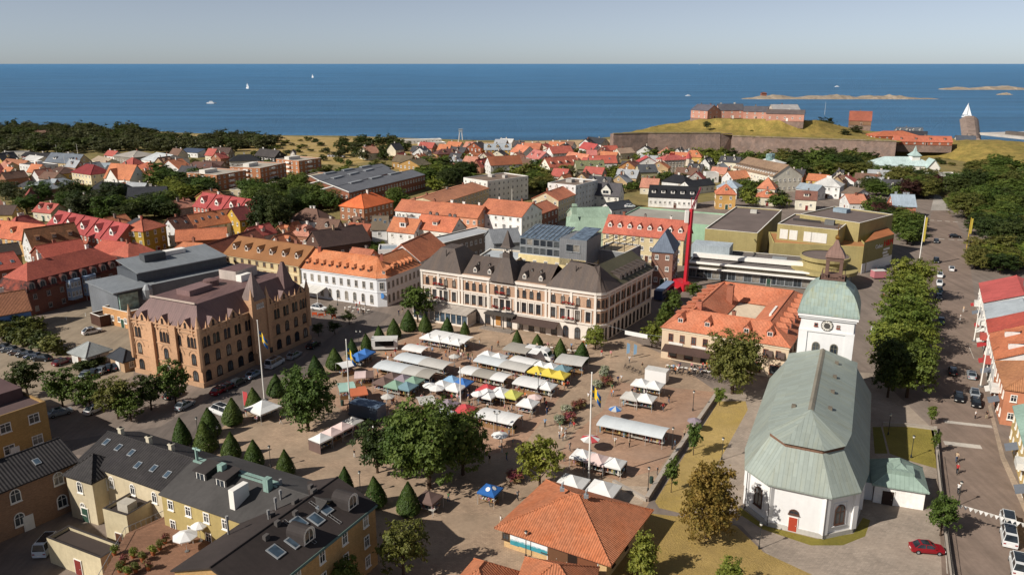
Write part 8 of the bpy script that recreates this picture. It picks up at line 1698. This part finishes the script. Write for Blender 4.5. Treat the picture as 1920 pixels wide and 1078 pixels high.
for x, y, wh, si in ((877 * 1 + 62, 985, 'walking past the pavilion corner', 0), (971, 937, 'at the pavilion corner', 7), (918, 948, 'under the royal blue tent', 4), (925, 948, 'under the royal blue tent', 0), (841, 940, 'beside the brown tent', 9), (1022, 800, 'between the flower planters', 5), (1049, 822, 'near the flower planters', 0), (1053, 815, 'near the flower planters', 0), (1060, 823, 'on the open square', 0), (1042, 845, 'on the open square', 3), (1180, 838, 'in front of the clothes stall', 6), (1153, 835, 'in front of the clothes stall', 0), (1254, 755, 'right of the fruit tents', 3), (1243, 770, 'right of the fruit tents', 1), (1165, 716, 'crossing the open square', 0), (1103, 750, 'beside the tall flagpole', 0), (1107, 745, 'beside the tall flagpole', 5), (1180, 680, 'by the feather flags', 0), (1204, 692, 'by the feather flags', 3), (1145, 670, 'below the feather flags', 4), (1128, 668, 'below the hotel corner', 1), (690, 815, 'left of the big trees', 8), (700, 812, 'left of the big trees', 0), (665, 858, 'alone on the open paving', 3), (527, 795, 'by the white canopy', 3), (462, 780, 'by the red banner', 1), (498, 778, 'by the white canopy', 8), (939, 823, 'in the tree shade', 0), (941, 848, 'in the tree shade', 2), (950, 862, 'in the tree shade', 9), (962, 838, 'in the tree shade', 7), (918, 868, 'in the tree shade', 3), (1232, 890, 'on the wall by the young tree', 7), (1265, 840, 'on the churchyard wall', 5), (1283, 820, 'on the churchyard wall', 6), (1828, 785, 'on the street corner, right', 0), (1849, 785, 'on the street corner, right', 3), (1800, 600, 'crossing the right street', 0), (1806, 585, 'crossing the right street', 6), (1650, 650, 'walking beside the tower', 7), (1656, 560, 'on the mall forecourt', 1), (1668, 545, 'on the mall forecourt', 0), (1700, 545, 'on the mall forecourt', 4), (755, 588, 'before the corner house', 3), (748, 592, 'before the corner house', 2), (520, 722, 'on the bank pavement', 6), (975, 1020, 'beside the kiosk', 5)): person(x, y, wh, si)
mk = [(p.x, p.y) for p in [at2(*q) for q in ((600, 760), (780, 625), (900, 640), (1100, 690), (1010, 800), (940, 830), (900, 800), (770, 760), (700, 800))]]; k = 0
while k < 120:
    p = Vector((R.uniform(-40, 20), R.uniform(115, 185)))
    if not inside(p.x, p.y, mk) or any((p.x - q[0]) ** 2 + (p.y - q[1]) ** 2 < (q[2] * .8) ** 2 for q in MSP): continue
    person(0, 0, 'strolling between the market stalls', xy=(p.x, p.y)); k += 1
for x0, y0, x1, y1, n_, wh in ((1245, 688, 1340, 705, 22, 'on the ochre block terrace'), (985, 668 - 20, 1100, 668, 14, 'on the hotel terrace'), (1130, 700, 1240, 760, 10, 'on the right of the square'), (1030, 760, 1100, 870, 8, 'on the paved lane of the square'), (640, 575, 700, 592, 6, 'at the corner house cafe')):
    for _ in range(n_): person(R.uniform(x0, x1), R.uniform(y0, y1), wh)
# cyclists on the right street
def bicycle(label, x, y, ang):
    g = at2(x, y); T = thing('bicycle', label, 'bicycle', (g.x, g.y, 0), ang, 'bicycles'); fm = mat('paint', '#2a2c30', .4)
    for xx in (-.52, .52):
        b = MB(); n = 14
        for i in range(n): a, c = i * 2 * PI / n, (i + 1) * 2 * PI / n; b.tube((xx + .33 * math.cos(a), 0, .34 + .33 * math.sin(a)), (xx + .33 * math.cos(c), 0, .34 + .33 * math.sin(c)), .025, n=4, cap=False)
        link('wheel', b.mesh('wheel', DARK, uv=False), T)
    b = MB()
    for p, q in (((-.52, 0, .34), (-.1, 0, .34)), ((-.1, 0, .34), (.38, 0, .8)), ((-.1, 0, .34), (-.2, 0, .85)), ((-.2, 0, .78), (.38, 0, .8)), ((.52, 0, .34), (.36, 0, .98)), ((-.52, 0, .34), (-.2, 0, .78))): b.tube(p, q, .025, n=5)
    b.tube((.36, -.28, 1.0), (.36, .28, 1.0), .02, n=5); link('frame', b.mesh('frame', fm, uv=False), T); b = MB(); b.box(-.34, -.08, -.08, .08, .86, .92); link('saddle', b.mesh('saddle', DARK, uv=False), T)
for i, (x, y, si) in enumerate([(1793, 866, 6), (1794, 888, 1), (1796, 925, 0)]):
    bicycle('bicycle ridden up the right street, %s from the top' % OW[i], x, y, RS); g = at2(x, y); T = person(0, 0, 'cycling up the right street', si, 'walk', xy=(g.x, g.y), ang=RS + PI / 2); T.location.z = .1
for i in range(12): bicycle('bicycle parked along the ochre block terrace, %s from the left' % OW[i], 1290 + i * 6.5, 703 + i * 1.4, MANG + 1.3 + R.uniform(-.2, .2))
for i in range(5): bicycle('bicycle parked on the open square, %s from the left' % OW[i], 1172 + i * 7, 690 + i * 3, MANG + R.uniform(0, 2))
# ---- lamps
LMP = mat('plain', '#2e3132', .6); GLB = mat('plain', '#d5d2c8', .4)
def lamp(label, x, y, h=3.6, dbl=False):
    g = at2(x, y); T = thing('street_lamp', label, 'street lamp', (g.x, g.y, 0), 0, 'street lamps'); b = MB(); b.lathe([(.14, 0), (.14, .5), (.06, .6), (.05, h)], 8); link('post', b.mesh('post', LMP, uv=False), T)
    for s in ((-.45, .45) if dbl else (0,)):
        if dbl: b = MB(); b.tube((0, 0, h - .3), (s, 0, h - .1), .035); link('arm', b.mesh('arm', LMP, uv=False), T)
        b = MB(); b.lathe([(.1, h - .1), (.2, h + .05), (.18, h + .3)], 8, (s, 0)); link('lamp_glass', b.mesh('lamp_glass', GLB, uv=False), T); b = MB(); b.lathe([(.26, h + .3), (.05, h + .48), (0, h + .5)], 8, (s, 0)); link('lamp_cap', b.mesh('lamp_cap', LMP, uv=False), T)
for i, (l, x, y, d) in enumerate([('single lamp on the churchyard lawn, upper', 1353, 862, 0), ('single lamp beside the church path, lower', 1423, 1029, 0), ('lamp on the lawn strip by the street', 1708, 858, 0), ('lamp by the wall of the square', 1260, 842, 0), ('lamp at the corner of the square near the wall', 1215, 920, 0), ('lamp by the upper end of the square wall', 1299, 770, 0), ('double lamp before the long white stall with yellow crates', 932, 822, 1), ('double lamp beside the vegetable stall', 1009, 745, 1), ('lamp between the near cone trees, first', 508, 878, 0), ('lamp between the near cone trees, second', 676, 928, 0), ('lamp between the near cone trees, third', 411, 840, 0), ('lamp between the near cone trees, fourth', 372, 822, 0), ('lamp post before the pavilion', 986, 1045, 0), ('lamp before the corner house', 633, 573, 0), ('lamp on the right street kerb', 1796, 948, 0), ('lamp by the car park', 215, 600, 0), ('lamp by the car park kiosk', 178, 678, 0), ('tall lamp in the shade of the church', 1665, 815, 0), ('lamp by the street cone trees', 674, 660, 1)]): lamp(l, x, y, 3.8 if not d else 5.0, bool(d))
# ---- walls and fences
def lowwall(label, pix, h, w, m, name='stone_wall', cat='wall'):
    pts = [at2(*p) for p in pix]; c = sum(pts, Vector((0, 0))) / len(pts); T = thing(name, label, cat, (c.x, c.y, 0)); b = MB(); cp = MB()
    for p, q in zip(pts, pts[1:]):
        d = (q - p).normalized(); n = Vector((-d.y, d.x)); b.prism([tuple(p - n * w), tuple(q - n * w), tuple(q + n * w), tuple(p + n * w)], -.2, h); cp.prism([tuple(p - n * (w + .06)), tuple(q - n * (w + .06)), tuple(q + n * (w + .06)), tuple(p + n * (w + .06))], h + .003, h + .12, bottom=True)
    b.build('masonry', m, T, T.location); cp.build('coping', mat('plain', '#a59a8e'), T, T.location); return T
lowwall('long low stone wall between the square and the churchyard lawn', [(1343, 744), (1292, 818), (1250, 880), (1213, 940)], .85, .28, mat('rock', '#8f8074', h2='#7a6e66', k=1.5))
lowwall('low stone wall at the corner by the pavilion', [(1213, 940), (1150, 905)], .4, .25, mat('rock', '#a39a8e', k=1.5))
lowwall('low kerb wall along the lawn strip by the street', [(1655, 797), (1700, 799), (1752, 806)], .5, .15, mat('plain', '#a39a90')); lowwall('low churchyard wall along the right street', [(1753, 806), (1759, 880), (1772, 1000), (1786, 1100)], .7, .2, mat('rock', '#6b625a', k=1.5))
def fence(label, a, b_, n, h):
    p, q = at2(*a), at2(*b_); c = (p + q) / 2; T = thing('iron_fence', label, 'fence', (c.x, c.y, 0)); d = (q - p).normalized()
    for z in (.75 + .15, .75 + h): b = MB(); b.tube((*p, z), (*q, z), .035, n=5); b.build('rail', DARK, T, T.location)
    bar = None
    for i in range(n):
        x = p.lerp(q, (i + .5) / n)
        if bar is None: bb = MB(); bb.tube((0, 0, .7), (0, 0, .8 + h), .03, .01, n=5); bar = bb.mesh('picket', DARK, uv=False)
        link('picket', bar, T, (x.x - c.x, x.y - c.y, 0))
fence('dark iron fence on the churchyard wall along the right street', (1757, 862), (1785, 1095), 90, .9)
# ---- red crane
def crane():
    g = at2(1284, 540); T = thing('crane', 'red mobile crane mast rising beside the mall', 'crane', (g.x, g.y, 0)); m = mat('paint', '#b8202e', .45); h = hgt(1291, 392, g); b = MB(); top = Vector((g.x + .6, g.y, h)); b.tube((g.x, g.y, 0), top, .7, .66, n=6); b.build('mast', m, T, T.location)
    b = MB(); b.obox((g.x - 1, g.y), .3, 1.6, 4.0, 0, 2.2); b.build('carrier', m, T, T.location); b = MB(); b.obox((top.x - 1.4, top.y - .3), 0, .5, .5, h - 4, h - .4); b.build('cab', WHITE, T, T.location)
    tip = Vector((top.x + 7, top.y + 20, h + 3.2)); s = Vector((0, 0, .55)); y = Vector((.45, -.15, 0))
    for k, (p, q) in enumerate(((top, tip), (top + s, tip + s * .3), (top + y, tip + y * .4))): b = MB(); b.tube(p, q, .11, n=5); b.build('jib_chord', m, T, T.location)
    b = MB()
    for i in range(14): t, t2 = i / 14, (i + 1) / 14; b.tube(top.lerp(tip, t), (top + s).lerp(tip + s * .3, t2), .06, n=4); b.tube((top + s).lerp(tip + s * .3, t), (top + y).lerp(tip + y * .4, t2), .06, n=4); b.tube((top + y).lerp(tip + y * .4, t), top.lerp(tip, t2), .06, n=4)
    b.build('jib_lacing', m, T, T.location); b = MB(); b.tube(top, top + Vector((-.6, -1.5, 3.4)), .1); b.tube(top + Vector((-.6, -1.5, 3.4)), top.lerp(tip, .6), .04); b.build('mast_head', m, T, T.location)
crane()
# ---- bunting, banner, feather flags, street banners
p, q = at2(1797, 945, 4.4), at2(1935, 985, 4.4); T = thing('bunting', 'string of pale pennants across the right street', 'bunting', ((p.x + q.x) / 2, (p.y + q.y) / 2, 0)); b = MB(); b.tube((*p, 4.4), (*q, 4.4), .02); b.build('cord', WHITE, T, T.location)
for i in range(14): x = p.lerp(q, (i + .5) / 14); d = (q - p).normalized(); b = MB(); b.slab([(*(x - d * .3), 4.39), (*(x + d * .3), 4.39), (*(x + Vector((.02, .05))), 3.75)], .01); b.build('pennant', CLOTH['white' if i % 3 else 'grey'], T, T.location)
p, q = at2(1172, 620, 4.6), at2(1214, 628, 4.6); d = (q - p).normalized(); T = thing('street_banner', 'white banner hung across the shaded lane beside the hotel', 'banner', ((p.x + q.x) / 2, (p.y + q.y) / 2, 0)); b = MB(); n = Vector((d.y, -d.x)) * .03; b.prism([tuple(p), tuple(q), tuple(q + n), tuple(p + n)], 3.7, 4.7, bottom=True); b.build('cloth', CLOTH['white'], T, T.location); b = MB(); b.tube((*(p - d * 6), 5.2), (*p, 4.7), .025); b.tube((*q, 4.7), (*(q + d * 5), 5.0), .025); b.build('rope', STEEL, T, T.location)
for i, (x, y) in enumerate([(1174, 670), (1187, 672)]):
    g = at2(x, y); T = thing('feather_flag', 'blue and white feather flag by the hotel corner, ' + ['left', 'right'][i], 'flag', (g.x, g.y, 0), 0, 'feather flags'); b = MB(); b.tube((0, 0, 0), (.1, 0, 3.6), .03); link('pole', b.mesh('pole', POLE, uv=False), T); b = MB(); b.slab([(.05, 0, .9), (.75, .02, 1.1), (.8, .02, 3.2), (.1, 0, 3.6)], .01); b.face([(.05, -.012, .9), (.75, -.012, 1.1), (.8, -.012, 3.2), (.1, -.012, 3.6)]); link('cloth', b.mesh('cloth', CLOTH['sky'], uv=False), T)
for i, (x, yb, yt) in enumerate([(1722, 500, 405), (1812, 468, 408)]):
    g = at2(x, yb); h = hgt(x, yt, g); T = thing('banner_pole', 'tall pole with yellow banner at the park street gate, ' + ['left', 'right'][i], 'pole', (g.x, g.y, 0), 0, 'yellow banner poles'); b = MB(); b.tube((0, 0, 0), (0, 0, h), .16, .1, 8); link('pole', b.mesh('pole', WHITE if i == 0 else mat('plain', '#c9a53c'), uv=False), T); b = MB(); b.box(.1, .75, -.2, -.16, h * .5, h * .97); link('banner', b.mesh('banner', CLOTH['yellow']), T)
for x, yb, yt, l in ((1838, 725, 630, 'leaning white pole before the orange-roofed street house'), (1826, 640, 570, 'white pole by the scarlet-roofed street house')): flagpole(l, x, yb, yt, False, 0, 'white poles on the right street')
# zebra and street markings
WM = mat('plain', '#b5ada2', .9, .2)
def strip(name, a, b_, w_):
    p, q = at2(*a), at2(*b_); d = (q - p).normalized(); n = Vector((-d.y, d.x)) * w_ / 2; b = MB(); f = [p - n, q - n, q + n, p + n]; b.face([(x.x, x.y, .026) for x in f]); tag(b.build(name, WM), kind='structure')
for i, (x, y) in enumerate([(1742, 413), (1757, 414), (1772, 415), (1787, 416)]): strip('road_marking', (x, y), (x + 9, y + .6), .9)
for x, y in [(1733, 446), (1760, 448), (1778, 449), (1795, 450)]: strip('road_marking', (x, y), (x + 11, y + .8), .9)
for a, b_ in (((1817, 650), (1826, 672)), ((1826, 672), (1846, 675)), ((1812, 645), (1832, 645)), ((1885, 1000), (1905, 1005))): strip('road_marking', a, b_, .15)
strip('road_marking', (1770, 830), (1840, 838), 1.6); strip('road_marking', (1770, 790), (1860, 800), 1.2); strip('road_marking', (1776, 1075), (1764, 900), .12)
# cafe tables and chairs
def cafe(label, x, y, ang):
    g = at2(x, y); T = thing('cafe_table', label, 'table', (g.x, g.y, 0), ang, 'cafe tables'); b = MB(); b.lathe([(0, .70), (.4, .70), (.4, .74), (0, .74)], 10); link('table_top', b.mesh('table_top', WHITE, uv=False), T); b = MB(); b.tube((0, 0, 0), (0, 0, .7), .04); link('leg', b.mesh('leg', GREYP, uv=False), T)
_ch = MB(); _ch.box(-.2, .2, -.2, .2, .42, .46); _ch.box(-.2, .2, .17, .2, .46, .85)
for sx in (-.17, .17):
    for sy in (-.17, .17): _ch.tube((sx, sy, 0), (sx, sy, .42), .02, n=4)
CHM = [_ch.mesh('chair', mat('flat', c), uv=False) for c in ('#8a7a66', '#3c3634', '#b5b0a8')]
def chairs(area, n, where, m):
    x0, y0, x1, y1 = area
    for i in range(n):
        x, y = R.uniform(x0, x1), R.uniform(y0, y1); o = link('chair', CHM[m], None, at(x, y), R.uniform(0, 6.28)); tag(o, 'cafe chair ' + where, 'chair', 'cafe chairs ' + where)
for i in range(9): cafe('white cafe table on the hotel terrace, %s from the left' % OW[i], 990 + i * 11, 650 + i * 1.6, 0)
chairs((985, 646, 1085, 668), 26, 'on the hotel terrace', 0)
for i in range(10): cafe('cafe table on the ochre block terrace, %s from the left' % OW[i], 1252 + i * 8.5, 690 + i * 1.3, 0)
chairs((1248, 688, 1335, 706), 24, 'on the ochre block terrace', 1)
for i in range(5): cafe('cafe table before the corner house, %s from the left' % OW[i], 655 + i * 9, 580 + i * 1.4, 0)
chairs((650, 576, 700, 590), 12, 'before the corner house', 2)
# courtyard terrace pots in the foreground
for i, (x, y) in enumerate([(250, 1045), (268, 1052), (232, 1058), (288, 1040), (300, 1030), (278, 1068), (215, 1040), (255, 1072), (310, 1018), (240, 1080), (225, 1072)]):
    g = at2(x, y, 4.2); T = thing('potted_plant', 'potted plant on the courtyard terrace, number %s from the left' % OW[[4, 6, 2, 8, 9, 7, 0, 5, 10, 3, 1][i]], 'plant', (g.x, g.y, 4.2), 0, 'courtyard potted plants'); b = MB(); b.lathe([(.22, 0), (.34, .55), (0, .52)], 10); link('pot', b.mesh('pot', mat('plain', '#a5603c'), uv=False), T); c = link('foliage', PR['bush'][i % 2][0], T, (0, 0, .4)); c.scale = (.28, .28, .34); c.material_slots[0].link = 'OBJECT'; c.material_slots[0].material = [LB, LY, LFL][i % 3]
g = at2(352, 1018, 4.2); T = thing('garden_table', 'white garden table under the courtyard parasol', 'table', (g.x, g.y, 4.2), .3); b = MB(); b.box(-.8, .8, -.4, .4, .7, .74); link('table_top', b.mesh('table_top', WHITE, uv=False), T)
for sx in (-.7, .7):
    for sy in (-.3, .3): b = MB(); b.tube((sx, sy, 0), (sx, sy, .7), .03); link('leg', b.mesh('leg', WHITE, uv=False), T)
# clutter: bins, bollards, red banner, orange barriers
def bollard(label, x, y, grp): g = at2(x, y); b = MB(); b.lathe([(.1, 0), (.1, .85), (.06, .95), (0, .97)], 8); tag(link('bollard', b.mesh('bollard', WHITE, uv=False), None, (g.x, g.y, 0)), label, 'bollard', grp)
for i, (x, y) in enumerate([(125, 600), (193, 608), (161, 593)]): bollard('white bollard on the car park, %s from the left' % OW[[0, 2, 1][i]], x, y, 'car park bollards')
for i, (x, y) in enumerate([(590, 592), (602, 594), (614, 590), (626, 596)]): g = at2(x, y); b = MB(); b.box(-.7, .7, -.04, .04, .3, 1.0); b.box(-.6, -.5, -.25, .25, 0, .3); b.box(.5, .6, -.25, .25, 0, .3); tag(link('barrier', b.mesh('barrier', mat('plain', '#c8562c'), uv=False), None, (g.x, g.y, 0), .3 * i), 'orange roadwork barrier beside the gothic bank, %s from the left' % OW[i], 'barrier', 'orange barriers')
g = at2(458, 770); T = thing('advertising_banner', 'red vertical banner between the cone trees', 'banner', (g.x, g.y, 0), MANG); b = MB(); b.tube((0, 0, 0), (0, 0, 4.2), .05); link('pole', b.mesh('pole', POLE, uv=False), T); b = MB(); b.box(.06, 1.2, -.02, .02, 1.2, 4.1); link('cloth', b.mesh('cloth', CLOTH['red']), T)
for i, (x, y) in enumerate([(1221, 905), (642, 760), (880, 700)]): g = at2(x, y); b = MB(); b.lathe([(.32, 0), (.34, 1.0), (.3, 1.1), (0, 1.12)], 10); tag(link('litter_bin', b.mesh('litter_bin', mat('plain', '#2f4038'), uv=False), None, (g.x, g.y, 0)), ['dark green litter bin by the square wall', 'dark green litter bin beside the orange stall', 'dark litter bin among the market stalls'][i], 'litter bin')
b = MB(); g = at2(1612, 565 - 20); g = at2(1605, 545)
box_trailer('white and red kiosk box beside the mall', 1646, 522, 4.0, 2.4, 2.6, '#b9757a', .1, 'kiosk', hatch=False)
for o_ in list(COL.objects):
    pass
